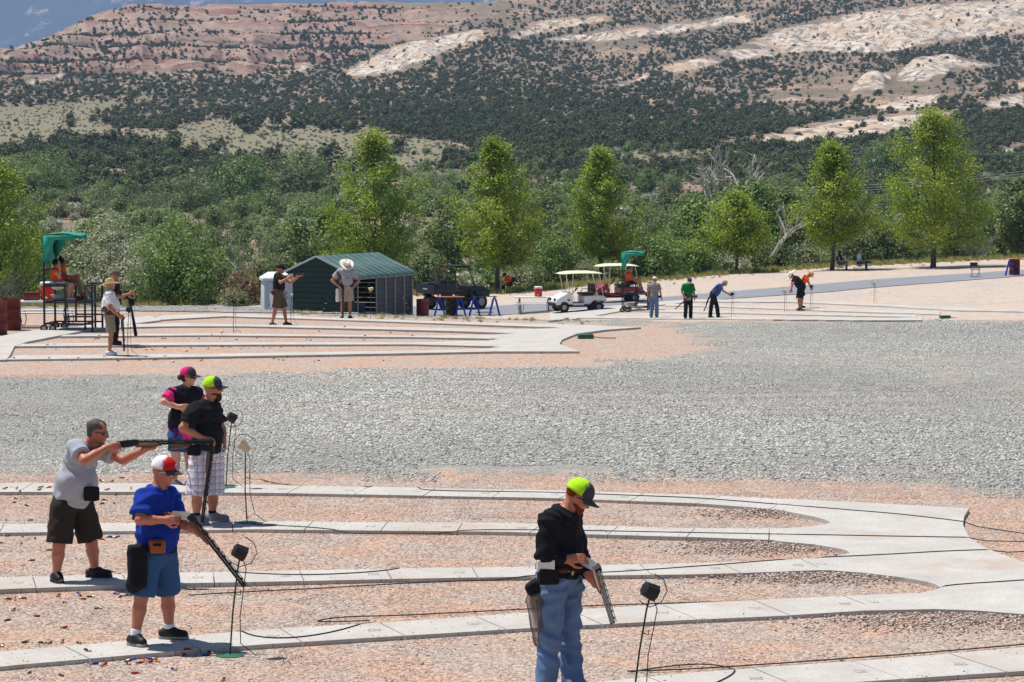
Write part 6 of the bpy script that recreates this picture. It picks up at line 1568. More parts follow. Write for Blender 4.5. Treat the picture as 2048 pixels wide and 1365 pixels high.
# ------------------------------------------------------------------ break-action shotguns
def shotgun(hinge, stock_dir, barrel_dir, up, label, wood='wood', recv='gun', barrel=.78, stock=.50, rib=True, group='break-action shotguns', s=1.0):
    """hinge at the front of the receiver; stock_dir and barrel_dir point away from it"""
    t = empty('shotgun', tuple(hinge), 0, label, 'shotgun', group)
    def fr(x, upv):
        x = Vector(x).normalized(); z = Vector(upv); z = (z - x*z.dot(x)).normalized(); y = z.cross(x)
        return Matrix(((x.x, y.x, z.x, 0), (x.y, y.y, z.y, 0), (x.z, y.z, z.z, 0), (0, 0, 0, 1))) @ Matrix.Scale(s, 4)
    m = fr(-Vector(stock_dir), up)         # +x towards the muzzle; stock lies at -x
    L = stock
    MB().prism([(0, -.035), (0, .030), (-.05, .034), (-.16, .022), (-.19, -.03), (-.1, -.045)], .038, m @ Matrix.Translation((0, -.019, 0))).build('receiver', M[recv], t)
    st = MB(); sec = [(-.13, .018, -.028, .018), (-.2, .006, -.045, .017), (-.26, .0, -.042, .016), (-.32, .016, -.06, .020), (-L*.86, .004, -.105, .022), (-L, -.004, -.125, .021)]
    vs = []; fs = []; n = 10
    for (x, zt, zb, hw) in sec:
        for i in range(n): a = 2*math.pi*i/n; vs.append(m @ Vector((x, math.cos(a)*hw, (zt+zb)/2 + math.sin(a)*(zt-zb)/2)))
    for j in range(len(sec)-1):
        for i in range(n): i2 = (i+1) % n; fs.append((j*n+i, j*n+i2, (j+1)*n+i2, (j+1)*n+i))
    fs += [tuple(range(n)), tuple(range((len(sec)-1)*n, len(sec)*n))]
    st.add(vs, fs).build('stock', M[wood], t)
    MB().box(-L-.022, -L+.002, -.02, .02, -.125, -.004, m).build('recoil_pad', M['rubber'], t)
    MB().tube([m @ Vector(q) for q in ((-.09, 0, -.042), (-.1, 0, -.075), (-.15, 0, -.08), (-.175, 0, -.038))], .004, 5).build('trigger_guard', M['gun'], t)
    m = fr(barrel_dir, up if Vector(barrel_dir).normalized().dot(-Vector(stock_dir).normalized()) > .95 else Vector(up) + Vector(-Vector(stock_dir)).normalized()*.9)
    for z in (.014, -.012): MB().tube([m @ Vector((.0, 0, z)), m @ Vector((barrel, 0, z*.85))], [.0125, .0105], 8).build('barrel', M['gun'], t)
    MB().box(-.012, .05, -.021, .021, -.03, .036, m).build('breech', M['gun'], t)
    fo = MB(); vs = []; fs = []; sec = [(.03, -.002, -.045, .024), (.12, .0, -.050, .026), (.24, -.002, -.046, .024), (.30, -.006, -.036, .018)]
    for (x, zt, zb, hw) in sec:
        for i in range(n): a = 2*math.pi*i/n; vs.append(m @ Vector((x, math.cos(a)*hw, (zt+zb)/2 + math.sin(a)*(zt-zb)/2)))
    for j in range(len(sec)-1):
        for i in range(n): i2 = (i+1) % n; fs.append((j*n+i, j*n+i2, (j+1)*n+i2, (j+1)*n+i))
    fs += [tuple(range(n)), tuple(range((len(sec)-1)*n, len(sec)*n))]; fo.add(vs, fs).build('forend', M[wood], t)
    if rib:
        rb = MB().box(.0, barrel, -.005, .005, .031, .0345, m).build('rib', M['gun'], t)
        k = 0.03
        while k < barrel: MB().add([m @ Vector(q) for q in ((k, -.003, .022), (k+.02, -.003, .022), (k+.034, -.003, .032), (k+.014, -.003, .032), (k, .003, .022), (k+.02, .003, .022), (k+.034, .003, .032), (k+.014, .003, .032))], [(0, 1, 2, 3), (4, 7, 6, 5), (0, 4, 5, 1), (1, 5, 6, 2), (2, 6, 7, 3), (3, 7, 4, 0)]).build('rib_post', M['gun'], rb); k += .085
    return t
# ------------------------------------------------------------------ clothes
C = dict(blue=cloth('blue_tshirt', (24, 56, 150)), greytee=cloth('grey_tshirt', (166, 170, 180)), brown=cloth('brown_shorts', (54, 48, 42)), denim=cloth('denim', (54, 88, 132), .3, .9, .4, 40), jeans=cloth('light_jeans', (96, 122, 160), .42, .9, .6, 30),
         black=cloth('black_cotton', (30, 31, 35), .25), sweater=cloth('black_sweater', (26, 27, 32), .25), pink=cloth('pink_tshirt', (226, 42, 128)), vest=cloth('black_vest', (28, 26, 34)), purple=cloth('purple_panel', (72, 34, 110)),
         white=cloth('white_tshirt', (226, 226, 230), .05), khaki=cloth('khaki_shorts', (142, 134, 116)), tan=cloth('tan_shorts', (168, 158, 138)), olive=cloth('olive_shorts', (92, 82, 62)), polo=cloth('grey_polo', (158, 160, 168)),
         stone=cloth('stone_tshirt', (138, 134, 126)), green=cloth('green_shirt', (18, 112, 52)), dkpants=cloth('dark_trousers', (28, 32, 36)), royal=cloth('blue_polo', (44, 78, 150)), orange=cloth('orange_vest', (236, 84, 24), .08), teal=cloth('teal_top', (86, 140, 140)),
         pale=cloth('pale_blue_shirt', (176, 192, 220)), neon=cloth('neon_cap', (178, 232, 40), .06), capgrey=cloth('charcoal_cap', (66, 70, 76)), capred=cloth('red_cap', (200, 34, 40)), capwhite=cloth('white_cap', (232, 230, 232), .05), cappink=cloth('pink_cap', (214, 44, 120)),
         straw=cloth('straw', (214, 190, 142), .12), felt=cloth('white_felt', (232, 226, 212), .06), camo=cloth('camo_cap', (112, 100, 86), .45), shoeblack=plain('black_shoe', (24, 24, 26), .6, .3, 20), shoegrey=plain('grey_shoe', (128, 134, 146), .7, .25, 25), shoewhite=plain('white_shoe', (208, 208, 210), .6, .1, 20),
         sole=plain('pale_sole', (150, 150, 148), .7, .1), darksole=plain('dark_sole', (40, 40, 42), .7, .1), boot=plain('brown_boot', (92, 62, 42), .7, .2), hairgrey=cloth('grey_hair', (92, 88, 86), .5, .8, .9, 70), hairbrown=cloth('brown_hair', (66, 42, 30), .4, .7, .8, 60), hairdark=cloth('dark_hair', (26, 20, 18), .3, .7, .8, 60),
         beard=cloth('red_beard', (112, 58, 34), .35, .9, .9, 80), lens=plain('dark_lens', (14, 14, 18), .12, .05, spec=.7), clear=plain('clear_lens', (190, 196, 200), .15, .05, spec=.7), leather=M['leather'], grey=cloth('grey_bag', (70, 70, 76)))
m, nt, b = new_mat('plaid_cotton'); co = coords(nt); sp = nt.nodes.new('ShaderNodeSeparateXYZ'); nt.links.new(co, sp.inputs[0])
def lines(src, freq, w, off=0.0):
    fr_ = math_n(nt, 'FRACT', math_n(nt, 'ADD', math_n(nt, 'MULTIPLY', src, freq), off)); return math_n(nt, 'LESS_THAN', fr_, w)
hx = math_n(nt, 'ADD', sp.outputs[0], math_n(nt, 'MULTIPLY', sp.outputs[1], .6))
l1 = math_n(nt, 'MAXIMUM', lines(hx, 12.5, .10), lines(sp.outputs[2], 12.5, .10)); l2 = math_n(nt, 'MAXIMUM', lines(hx, 12.5, .34, .4), lines(sp.outputs[2], 12.5, .34, .4))
pc = mixc(nt, math_n(nt, 'MULTIPLY', l2, .5), srgb(228, 226, 236), srgb(178, 170, 206)); pc = mixc(nt, math_n(nt, 'MULTIPLY', l1, .8), pc, srgb(74, 62, 110))
nt.links.new(pc, b.inputs['Base Color']); b.inputs['Roughness'].default_value = .9; C['plaid'] = m
m, nt, b = new_mat('net_mesh'); b.inputs['Base Color'].default_value = (.16, .12, .10, 1); b.inputs['Roughness'].default_value = .9
co = coords(nt); sp = nt.nodes.new('ShaderNodeSeparateXYZ'); nt.links.new(co, sp.inputs[0])
def ln2(src, fr): return math_n(nt, 'LESS_THAN', math_n(nt, 'FRACT', math_n(nt, 'MULTIPLY', src, fr)), .38)
al = math_n(nt, 'MAXIMUM', ln2(math_n(nt, 'ADD', sp.outputs[0], sp.outputs[2]), 60), ln2(math_n(nt, 'SUBTRACT', sp.outputs[0], sp.outputs[2]), 60)); nt.links.new(al, b.inputs['Alpha']); C['net'] = m
z1 = lambda x, y, d=0: (60 + x/2.202, 720 + y/2.202, d)
z2 = lambda x, y, d=0: (960 + x/3.068, 920 + y/3.068, d)
z4 = lambda x, y, d=0: (90 + x/7.583, 830 + y/7.583, d)
def ground_feet(F, lift=0.0):
    for q in 'RL':
        F.J['toe'+q][2] = lift
        F.J['an'+q][2] = .088 + lift
NH = .0085
# ---- the man in blue with the broken gun
F = Fig(lanep(315, 1285), 'man in blue T-shirt and denim shorts holding an opened shotgun')
F.px(head=z1(588, 497), neck=z1(562, 566), shR=z1(505, 606, -.13), shL=z1(618, 602, .12), elR=z1(484, 705, -.27), wrR=z1(592, 706, -.24), elL=z1(652, 716, .06), wrL=z1(712, 742, -.10), pel=z1(552, 848), hipR=z1(522, 872, -.09), hipL=z1(590, 868, .09),
     knR=z1(490, 1045, -.12), knL=z1(606, 1035, .15), anR=z1(464, 1215, -.17), anL=z1(613, 1190, .19), toeR=z1(512, 1262, -.27), toeL=z1(702, 1228, .16)); ground_feet(F)
build_body(F, SKIN['ruddy'], NH, 1.0, 1.08, 1.28, (.95, -.22, -.14), (.12, 0, 1), {'R': dict(d=v3((1, .05, .02)), pn=v3((0, 1, -.3)), curl=.75, side=-1), 'L': dict(d=v3((.75, -.1, -.65)), pn=v3((.55, .5, .65)), curl=.85, side=-1)}, 1.08, 1.12, 1.1)
shirt(F, C['blue'], .78, .022, -.0, .004); legs_cloth(F, C['denim'], .96, .026, .022); feet(F, C['shoeblack'], C['sole'], .06, C['capwhite']); ball_cap(F.root, F.J['head'], F.headf, F.headu, C['capwhite'], C['capred'], C['capgrey'], 1.02, C['pale'])
glasses(F.root, F.J['head'], F.headf, F.headu, C['clear'])
P0 = lambda *a: v3(at_y(a[0], a[1], F.base[1] + a[2])) - F.base
bagp = P0(*z1(478, 830, -.28)); bage = P0(*z1(466, 985, -.26))
sdf_obj('shell_pouch', [('box', bagp*.5 + bage*.5, (.055, .085, .19), [unit((.6, -.8, 0)), unit((.8, .6, 0)), v3((.06, 0, 1))], .03), ('cap', bage, bage + v3((-.02, 0, -.02)), .075, .07)], NH, C['black'], F.root, k=.04, wrinkle=.004)
belt(F, C['black'], .03, w=.024, k=1.08)
pc_ = P0(*z1(560, 822, -.26)); pb = pouch(F, 'shell_box_pouch', pc_, (.05, .07, .06), M['orangeplastic'], f=(.3, -.95, 0)); 
MB().box(pc_[0]-.045, pc_[0]+.045, pc_[1]-.062, pc_[1]-.055, pc_[2]+.01, pc_[2]+.035).build('label_band', C['black'], pb)
MB().lathe([(.033, -.008), (.036, 0), (.033, .008)], 14, Mx(tuple(F.J['wrL']*.85 + F.J['elL']*.15), 0, R(30), R(70)), cap=False).build('wristwatch', C['black'], F.root)
H_ = at_y(*z1(706, 690)[:2], F.base[1] - .16); e1 = at_y(*z1(945, 998)[:2], F.base[1] - .26); e0 = at_y(*z1(520, 655)[:2], F.base[1] - .10)
shotgun(H_, e0 - H_, e1 - H_, (.3, 0, 1), 'opened shotgun with bright receiver held by the man in blue', 'wood2', 'nickel', (e1-H_).length)
# ---- the man aiming
F = Fig(lanep(155, 1160), 'grey-haired man in grey T-shirt aiming a shotgun')
F.px(head=z4(800, 275, -.02), neck=z4(610, 425), shR=z4(480, 500, -.17), shL=z4(800, 520, .14), elR=z4(600, 690, -.34), wrR=z4(950, 490, -.20), elL=z4(1190, 690, .04), wrL=z4(1540, 515, -.09), pel=(139, 1003, 0), hipR=(126, 1016, -.09), hipL=(163, 1012, .1),
     knR=(118, 1092, -.13), knL=(183, 1086, .13), anR=(113, 1150, -.17), anL=(190, 1140, .17), toeR=(124, 1165, -.28), toeL=(226, 1155, .15)); ground_feet(F)
build_body(F, SKIN['ruddy'], NH, 1.02, 1.12, 1.42, (.99, -.05, -.16), (.16, 0, 1), {'R': dict(d=v3((1, .15, .1)), pn=v3((0, 1, -.2)), curl=.7, side=-1), 'L': dict(d=v3((.85, 0, .15)), pn=v3((-.1, -.25, 1)), curl=.8, side=-1)}, 1.08, 1.12, 1.12)
shirt(F, C['greytee'], .6, .026, -.03, .003); legs_cloth(F, C['brown'], .92, .03, .03); feet(F, C['shoeblack'], C['darksole'], None, None, 1.05)
f_, r_, u_ = frame(F.headf, F.headu); hc = F.J['head']
sdf_obj('hair', [('ell', hc + u_*.045 - f_*.024, (.104, .090, .094), [f_, r_, u_]), ('ell', hc - f_*.06 - u_*.01, (.052, .078, .07), [f_, r_, u_])], NH, C['hairgrey'], F.root, k=.03, wrinkle=.009, cuts=[(hc + f_*.062 + u_*.06, f_*.8 - u_*.45)])
glasses(F.root, hc, F.headf, F.headu, C['lens'], 1.04)
pouch(F, 'shell_pouch', P0(179, 987, -.1) if False else v3(at_y(183, 988, F.base[1]-.2)) - F.base, (.075, .05, .075), C['black'], f=(.9, -.4, 0))
H_ = at_y(*z4(1330, 428)[:2], F.base[1] - .12); e1 = at_y(428, 884, F.base[1] - .12); e0 = at_y(*z4(610, 458)[:2], F.base[1] - .12)
shotgun(H_, e0 - H_, e1 - H_, (0, 0, 1), 'closed shotgun with tall rib aimed to the right by the grey-haired man', 'wood', 'gun', (e1-H_).length, (e0-H_).length)
# ---- plaid shorts
F = Fig(lanep(416, 1046), 'bearded man in black T-shirt, plaid shorts and neon cap resting his shotgun on his shoe')
F.px(head=z1(806, 128), neck=z1(785, 182), shR=z1(722, 222, -.15), shL=z1(806, 215, .14), elR=z1(672, 300, -.24), wrR=z1(762, 345, -.20), elL=z1(846, 305, .2), wrL=z1(853, 352, .10), pel=z1(775, 402), hipR=z1(752, 420, -.09), hipL=z1(806, 418, .1),
     knR=z1(736, 600, -.11), knL=z1(806, 595, .13), anR=z1(733, 700, -.13), anL=z1(803, 700, .14), toeR=z1(790, 722, -.20), toeL=z1(882, 722, .10)); ground_feet(F)
build_body(F, SKIN['tan'], NH, 1.03, 1.08, 1.1, (.99, .05, .02), (0, 0, 1), {'R': dict(d=v3((.95, -.1, -.2)), pn=v3((.1, .5, -.8)), curl=.5, side=-1), 'L': dict(d=v3((.2, -.1, -1)), pn=v3((-1, 0, -.1)), curl=.4, side=1)}, 1.0, 1.12, 1.08)
shirt(F, C['black'], .72, .024, -.02, .0055); legs_cloth(F, C['plaid'], .96, .034, .034, .006); feet(F, C['shoegrey'], C['sole'], .05, C['dkpants']); ball_cap(F.root, F.J['head'], F.headf, F.headu, C['neon'], C['capgrey'], C['capgrey'], 1.04)
f_, r_, u_ = frame(F.headf, F.headu); hc = F.J['head']
sdf_obj('beard', [('ell', hc - u_*.095 + f_*.062, (.042, .050, .062), [f_, r_, u_]), ('ell', hc - u_*.05 + f_*.025, (.07, .072, .04), [f_, r_, u_])], NH, C['hairbrown'], F.root, k=.03, wrinkle=.003, cuts=[(hc - u_*.048, u_ + f_*.12)])
glasses(F.root, hc, F.headf, F.headu, C['lens'], 1.03)
pouch(F, 'shell_pouch', v3(at_y(*z1(722, 398)[:2], F.base[1]-.24)) - F.base, (.08, .05, .065), C['black'], f=(.8, -.6, 0))
H_ = at_y(*z1(800, 392)[:2], F.base[1] - .30); e1 = at_y(*z1(757, 716)[:2], F.base[1] - .34); e0 = H_ + Vector((-.5, .12, .10))
shotgun(H_, e0 - H_, e1 - H_, (1, 0, .3), 'opened shotgun standing muzzle down on the shoe of the man in plaid shorts', 'wood', 'gun', (e1-H_).length)
# ---- woman in pink
F = Fig(lanep(358, 967), 'woman in pink T-shirt, shooting vest and pink cap behind the man in plaid shorts')
F.px(head=z1(698, 78), neck=z1(688, 122), shR=z1(628, 148, -.13), shL=z1(732, 145, .12), elR=z1(590, 186, -.24), wrR=z1(655, 208, -.26), elL=z1(762, 200, .2), wrL=z1(745, 236, .0), pel=z1(664, 326), hipR=z1(646, 342, -.08), hipL=z1(688, 342, .09),
     knR=z1(642, 440, -.09), knL=z1(702, 438, .1), anR=z1(634, 530, -.11), anL=z1(712, 528, .11), toeR=z1(676, 553, -.15), toeL=z1(748, 545, .09)); ground_feet(F)
build_body(F, SKIN['fair'], NH, .95, 1.1, 1.2, (.97, -.2, 0), (0, 0, 1), {'R': dict(d=v3((1, 0, .05)), pn=v3((0, 1, -.1)), curl=.6, side=-1), 'L': dict(d=v3((.3, -.6, -.4)), pn=v3((-.6, 0, -.3)), curl=.5, side=1)}, .95, 1.15, 1.15)
shirt(F, C['pink'], .7, .018, -.07, .002); shirt(F, C['vest'], 0, .046, .06, .002, 'shooting_vest', sleeves=False); legs_cloth(F, C['denim'], .62, .02, .02); feet(F, C['shoegrey'], C['sole'])
ball_cap(F.root, F.J['head'], F.headf, F.headu, C['cappink'], C['capgrey'], C['capgrey'], 1.0); f_, r_, u_ = frame(F.headf, F.headu); hc = F.J['head']
sdf_obj('hair', [('ell', hc - f_*.045 + u_*.0, (.062, .079, .075), [f_, r_, u_]), ('ell', hc - f_*.125 + u_*.0, (.04, .04, .038), [f_, r_, u_])], NH, C['hairbrown'], F.root, k=.02, wrinkle=.004)
glasses(F.root, hc, F.headf, F.headu, C['purple'], 1.0)
fb, rb_, ub = F.fru
sdf_obj('vest_panel', [('ell', F.J['pel'] + ub*.34 + fb*.06 + rb_*.06, (.115, .045, .2), [fb, rb_, ub]), ('box', F.J['pel'] + ub*.03 + fb*.07 + rb_*.155, (.07, .03, .075), [fb, rb_, ub], .02)], NH, C['purple'], F.root, k=.02, wrinkle=.003)
# ---- black sweater and jeans, nearest
F = Fig(lanep(1122, 1398), 'red-bearded man in black sweater and blue jeans looking down at his opened shotgun')
F.px(head=z2(598, 232), neck=z2(508, 318), shR=z2(432, 372, -.17), shL=z2(556, 366, .16), elR=z2(398, 585, -.22), wrR=z2(528, 612, -.22), elL=z2(612, 590, .12), wrL=z2(668, 715, -.04), pel=z2(472, 715), hipR=z2(446, 745, -.09), hipL=z2(545, 742, .1),
     knR=z2(432, 1085, -.1), knL=z2(548, 1085, .12), anR=z2(402, 1400, -.12), anL=z2(572, 1400, .12), toeR=z2(475, 1480, -.18), toeL=z2(665, 1465, .10)); ground_feet(F)
build_body(F, SKIN['ruddy'], NH, 1.02, 1.1, 1.12, (.86, -.06, -.50), (.5, 0, .86), {'R': dict(d=v3((1, 0, .12)), pn=v3((.1, .8, -.5)), curl=.32, side=-1, thumb=.15), 'L': dict(d=v3((.55, -.15, -.8)), pn=v3((.7, .3, .5)), curl=.7, side=-1)}, 1.02, 1.1, 1.08)
shirt(F, C['sweater'], 1, .024, -.0, .005, 'sweater', long=True); legs_cloth(F, C['jeans'], 1.97, .02, .03, .014, 'jeans', .12); feet(F, C['boot'], C['darksole']); ball_cap(F.root, F.J['head'], F.headf, F.headu, C['neon'], C['capgrey'], C['capgrey'], 1.05)
f_, r_, u_ = frame(F.headf, F.headu); hc = F.J['head']
sdf_obj('beard', [('ell', hc - u_*.080 + f_*.055, (.045, .052, .045), [f_, r_, u_]), ('ell', hc - u_*.045 + f_*.022, (.066, .072, .046), [f_, r_, u_])], NH, C['beard'], F.root, k=.03, wrinkle=.0025, cuts=[(hc - u_*.040, u_ + f_*.1)])
sdf_obj('hair', [('ell', hc + u_*.02 - f_*.03, (.082, .0805, .06), [f_, r_, u_])], NH, C['beard'], F.root, k=.02, cuts=[(hc + f_*.0 , f_)])
glasses(F.root, hc, F.headf, F.headu, C['lens'], 1.03); belt(F, C['leather'], .075, w=.022, k=1.04)
def PF(x, y, d): return v3(at_y(x, y, F.base[1] + d)) - F.base
bk = PF(*z2(555, 690, -.13)); sdf_obj('belt_buckle', [('ell', bk, (.02, .045, .035), [unit((.75, -.65, 0)), unit((.65, .75, 0)), v3((0, 0, 1))])], NH, M['brass'], F.root, k=.01)
sp_ = pouch(F, 'shell_pouch', PF(*z2(418, 715, -.25)), (.05, .085, .065), C['black'], f=(.25, -.97, 0)); MB().rbox(-.07, .07, -.04, .04, -.04, .055, .006, Mx(tuple(PF(*z2(402, 655, -.25))), .1)).build('shell_box', M['white'], sp_)
np_ = PF(*z2(338, 800, -.1)); sdf_obj('hull_bag', [('box', np_ + v3((0, 0, .02)), (.075, .06, .06), [unit((1, .2, .6)), v3((-.2, 1, 0)), unit((-.6, 0, 1))], .03)], NH, C['black'], F.root, k=.03, wrinkle=.004)
q0 = PF(*z2(345, 860, -.1)); q1 = PF(*z2(356, 1120, -.1)); sdf_obj('net_bag', [('cap', q0, q1, .085, .04)], NH, C['net'], F.root, k=.02, wrinkle=.004)
MB().tube([q0, (q0+q1)/2 + v3((.015, 0, 0)), q1], .005, 5).build('drawstring', C['black'], F.root)
H_ = at_y(*z2(712, 660)[:2], F.base[1] - .20); e1 = at_y(*z2(814, 1003)[:2], F.base[1] - .78); e0 = at_y(*z2(470, 505)[:2], F.base[1] - .05)
shotgun(H_, e0 - H_, e1 - H_, (.5, 0, 1), 'opened shotgun held low by the man in black sweater', 'wood', 'nickel', (e1-H_).length)

# ------------------------------------------------------------------ the smaller figures, posed from a standing skeleton
STAND = dict(head=(.02, 0, 1.645), neck=(0, 0, 1.485), shR=(0, .18, 1.425), shL=(0, -.18, 1.425), elR=(-.03, .25, 1.13), elL=(-.03, -.25, 1.13), wrR=(.06, .26, .89), wrL=(.06, -.26, .89), pel=(0, 0, .985), hipR=(0, .09, .93), hipL=(0, -.09, .93),
             knR=(.03, .11, .51), knL=(.03, -.11, .51), anR=(-.01, .12, .088), anL=(-.01, -.12, .088), toeR=(.17, .15, 0), toeL=(.17, -.15, 0))
SIT = dict(STAND, head=(.03, 0, 1.13), neck=(0, 0, .97), shR=(0, .17, .91), shL=(0, -.17, .91), elR=(.03, .23, .63), elL=(.03, -.23, .63), wrR=(.26, .16, .56), wrL=(.26, -.16, .56), pel=(-.02, 0, .50), hipR=(.02, .09, .47), hipL=(.02, -.09, .47),
           knR=(.42, .1, .50), knL=(.42, -.1, .50), anR=(.42, .1, .09), anL=(.42, -.1, .09), toeR=(.58, .12, 0), toeL=(.58, -.12, 0))
def posed(base, face, label, h=1.78, sk=STAND, over=None, group=None, skinm='tan', vox=.016, headf=None, headu=None, hands=None, **kw):
    F = Fig(base, label, group); s = h/1.78; a = R(face); f = v3((math.cos(a), math.sin(a), 0)); r = v3((math.sin(a), -math.cos(a), 0)); u = v3((0, 0, 1)); F.ax = (f, r, u)
    d = dict(sk); d.update(over or {})
    for k, (x, y, z) in d.items(): F.J[k] = (f*x + r*y + u*z)*s
    loc = lambda t: f*t[0] + r*t[1] + u*t[2]
    hd = {q: dict(v, d=loc(v['d']), pn=loc(v['pn'])) for q, v in (hands or {}).items()}
    F.at = lambda x, y, z: (f*x + r*y + u*z)*s
    build_body(F, SKIN[skinm], vox, s, headf=loc(headf or (1, 0, 0)), headu=loc(headu or (0, 0, 1)), hands=hd, **kw); return F
def gun_at(F, hinge, stock, muzzle, label, up=(0, 0, 1), recv='gun', wood='wood'):
    g = lambda t: Vector(F.at(*t)) + Vector(F.base)
    H_ = g(hinge); shotgun(H_, g(stock)-H_, g(muzzle)-H_, up, label, wood, recv, (g(muzzle)-H_).length, rib=False)
GS = 'shooters on the second field'; GT = 'shooters on the far field'
def b2(px, py):
    q = at_z(px, py, Z2); q.z = surf_z(q.x, q.y); return q
F = posed(b2(220, 711), 8, 'man in straw hat, white T-shirt and khaki shorts standing on the second field', 1.78, over=dict(elR=(.02, .26, 1.12), wrR=(.22, .2, .93), elL=(.0, -.25, 1.12), wrL=(.24, -.12, .93)), group=GS, vox=.012, bulk=1.12, belly=1.4, arm=1.1, headf=(1, 0, .12), headu=(-.1, 0, 1))
shirt(F, C['white'], .72, .022, -.02); legs_cloth(F, C['khaki'], .92, .025, .02); feet(F, C['shoewhite'], C['sole']); brim_hat(F.root, F.J['head'], F.headf, F.headu, C['straw'], C['leather'], 1.02, .04, .19); glasses(F.root, F.J['head'], F.headf, F.headu, C['clear'])
belt(F, C['leather'], .06, k=1.1); pouch(F, 'shell_pouch', F.at(.0, .2, 1.0), (.09, .05, .05), C['leather'])
gun_at(F, (.30, .16, .88), (-.05, .2, 1.12), (.33, .16, .10), 'opened shotgun resting beside the man in the straw hat', (1, 0, .4))
F = posed(b2(230, 690), 5, 'man in patterned cap and dark shirt half hidden behind the straw-hatted man', 1.86, over=dict(elR=(.12, .26, 1.15), wrR=(.36, .2, 1.22), elL=(.1, -.24, 1.15), wrL=(.3, -.15, 1.1)), group=GS, vox=.014, bulk=1.05)
shirt(F, C['dkpants'], .8, .02, -.03); legs_cloth(F, C['black'], 1.95, .02, .01, name='trousers'); feet(F, C['shoeblack'], C['darksole']); ball_cap(F.root, F.J['head'], F.headf, F.headu, C['camo'], C['camo'], C['camo']); glasses(F.root, F.J['head'], F.headf, F.headu, C['lens'])
gun_at(F, (.36, .2, 1.08), (.14, .22, 1.32), (.5, .2, .42), 'dark shotgun held by the man in the patterned cap', (1, 0, .4))
sdf_obj('gun_sleeve', [('cap', F.at(.40, .16, .9), F.at(.5, .16, .25), .025, .045)], .014, C['black'], F.root, k=.02)
pouch(F, 'shell_pouch', F.at(.42, .2, 1.02), (.06, .05, .09), C['black'])
F = posed(b2(557, 649), -4, 'man in black polo and camouflage shorts aiming a shotgun by the white cabinet', 1.76, over=dict(head=(.08, .02, 1.62), elR=(.12, .36, 1.26), wrR=(.34, .14, 1.40), elL=(.34, -.12, 1.24), wrL=(.60, .02, 1.43), anR=(-.16, .16, .088), toeR=(.0, .22, 0), anL=(.2, -.14, .088), toeL=(.38, -.16, 0), knR=(-.06, .13, .5), knL=(.14, -.13, .5)),
          group=GS, vox=.012, bulk=1.05, belly=1.2, hands={'R': dict(d=v3((1, -.1, .1)), pn=v3((0, -1, 0)), curl=.7, side=-1), 'L': dict(d=v3((1, 0, .1)), pn=v3((0, 0, 1)), curl=.8, side=-1)})
shirt(F, C['black'], .55, .02, -.0); legs_cloth(F, C['olive'], .95, .03, .03); feet(F, C['shoeblack'], C['sole']); ball_cap(F.root, F.J['head'], F.headf, F.headu, C['black'], C['black'], C['black']); belt(F, C['leather'], .05, k=1.05)
pouch(F, 'shell_pouch', F.at(-.12, .16, .96), (.06, .05, .06), C['leather']); sdf_obj('towel', [('box', F.at(-.16, .17, .72), (.05, .03, .2), [v3((1, 0, 0)), v3((0, 1, 0)), v3((.1, 0, 1))], .02)], .014, C['white'], F.root, wrinkle=.004)
gun_at(F, (.46, .1, 1.47), (.0, .14, 1.44), (1.24, .06, 1.47), 'closed shotgun aimed to the right in front of the shed', recv='nickel', wood='wood2')
F = posed(b2(692, 636), -75, 'man in cream hat and grey polo looking down with hands on hips by the shed', 1.78, over=dict(head=(.10, 0, 1.61), neck=(.04, 0, 1.475), elR=(-.08, .40, 1.15), wrR=(.08, .24, 1.0), elL=(-.08, -.40, 1.15), wrL=(.08, -.24, 1.0)), group=GS, vox=.012, bulk=1.1, belly=1.15, arm=1.1,
          headf=(.75, 0, -.66), headu=(.66, 0, .75), hands={'R': dict(d=v3((.3, -.5, -.6)), pn=v3((-.2, -1, 0)), curl=.5, side=-1), 'L': dict(d=v3((.3, .5, -.6)), pn=v3((-.2, 1, 0)), curl=.5, side=1)})
shirt(F, C['polo'], .7, .022, .0); legs_cloth(F, C['tan'], .93, .03, .025); feet(F, C['shoeblack'], C['darksole'], .07, C['white']); brim_hat(F.root, F.J['head'], F.headf, F.headu, C['felt'], C['tan'], 1.05, .035, .2); belt(F, C['black'], .03, k=1.06)
sdf_obj('hull_bag', [('box', F.at(.02, .26, .72), (.05, .05, .2), np.eye(3), .03)], .014, C['white'], F.root, wrinkle=.003)
gun_at(F, (.16, .12, .92), (.1, .16, 1.28), (.14, .12, .10), 'shotgun hanging muzzle down beside the man in the cream hat', (1, 0, .2))
g3 = lambda px, py: ground(px, py, 96)
F = posed(g3(1308, 638), 68, 'man in stone-grey T-shirt, white cap and blue jeans seen from behind', 1.76, over=dict(head=(.06, 0, 1.62), elR=(.02, .27, 1.12), wrR=(.1, .3, .88), elL=(-.03, -.27, 1.12), wrL=(.12, -.26, .9)), group=GT, bulk=1.08, headf=(.9, 0, -.4), headu=(.4, 0, .9))
shirt(F, C['stone'], .7, .024, -.08); legs_cloth(F, C['jeans'], 1.96, .022, .01, name='jeans'); feet(F, C['boot'], C['darksole']); ball_cap(F.root, F.J['head'], F.headf, F.headu, C['felt'], C['felt'], C['felt']); pouch(F, 'shell_pouch', F.at(.04, .24, .93), (.05, .05, .05), C['black'])
gun_at(F, (.2, -.28, .88), (-.1, -.27, 1.0), (.62, -.5, .40), 'shotgun held low by the man in blue jeans', (0, 0, 1), wood='wood2')
F = posed(g3(1376, 640), -70, 'man in green shirt and dark trousers looking down, facing the camera', 1.76, over=dict(head=(.12, 0, 1.6), neck=(.05, 0, 1.47), elR=(.0, .27, 1.14), wrR=(.16, .2, .93), elL=(-.02, -.27, 1.13), wrL=(.12, -.24, .9)), group=GT, bulk=1.08, headf=(.8, 0, -.6), headu=(.6, 0, .8))
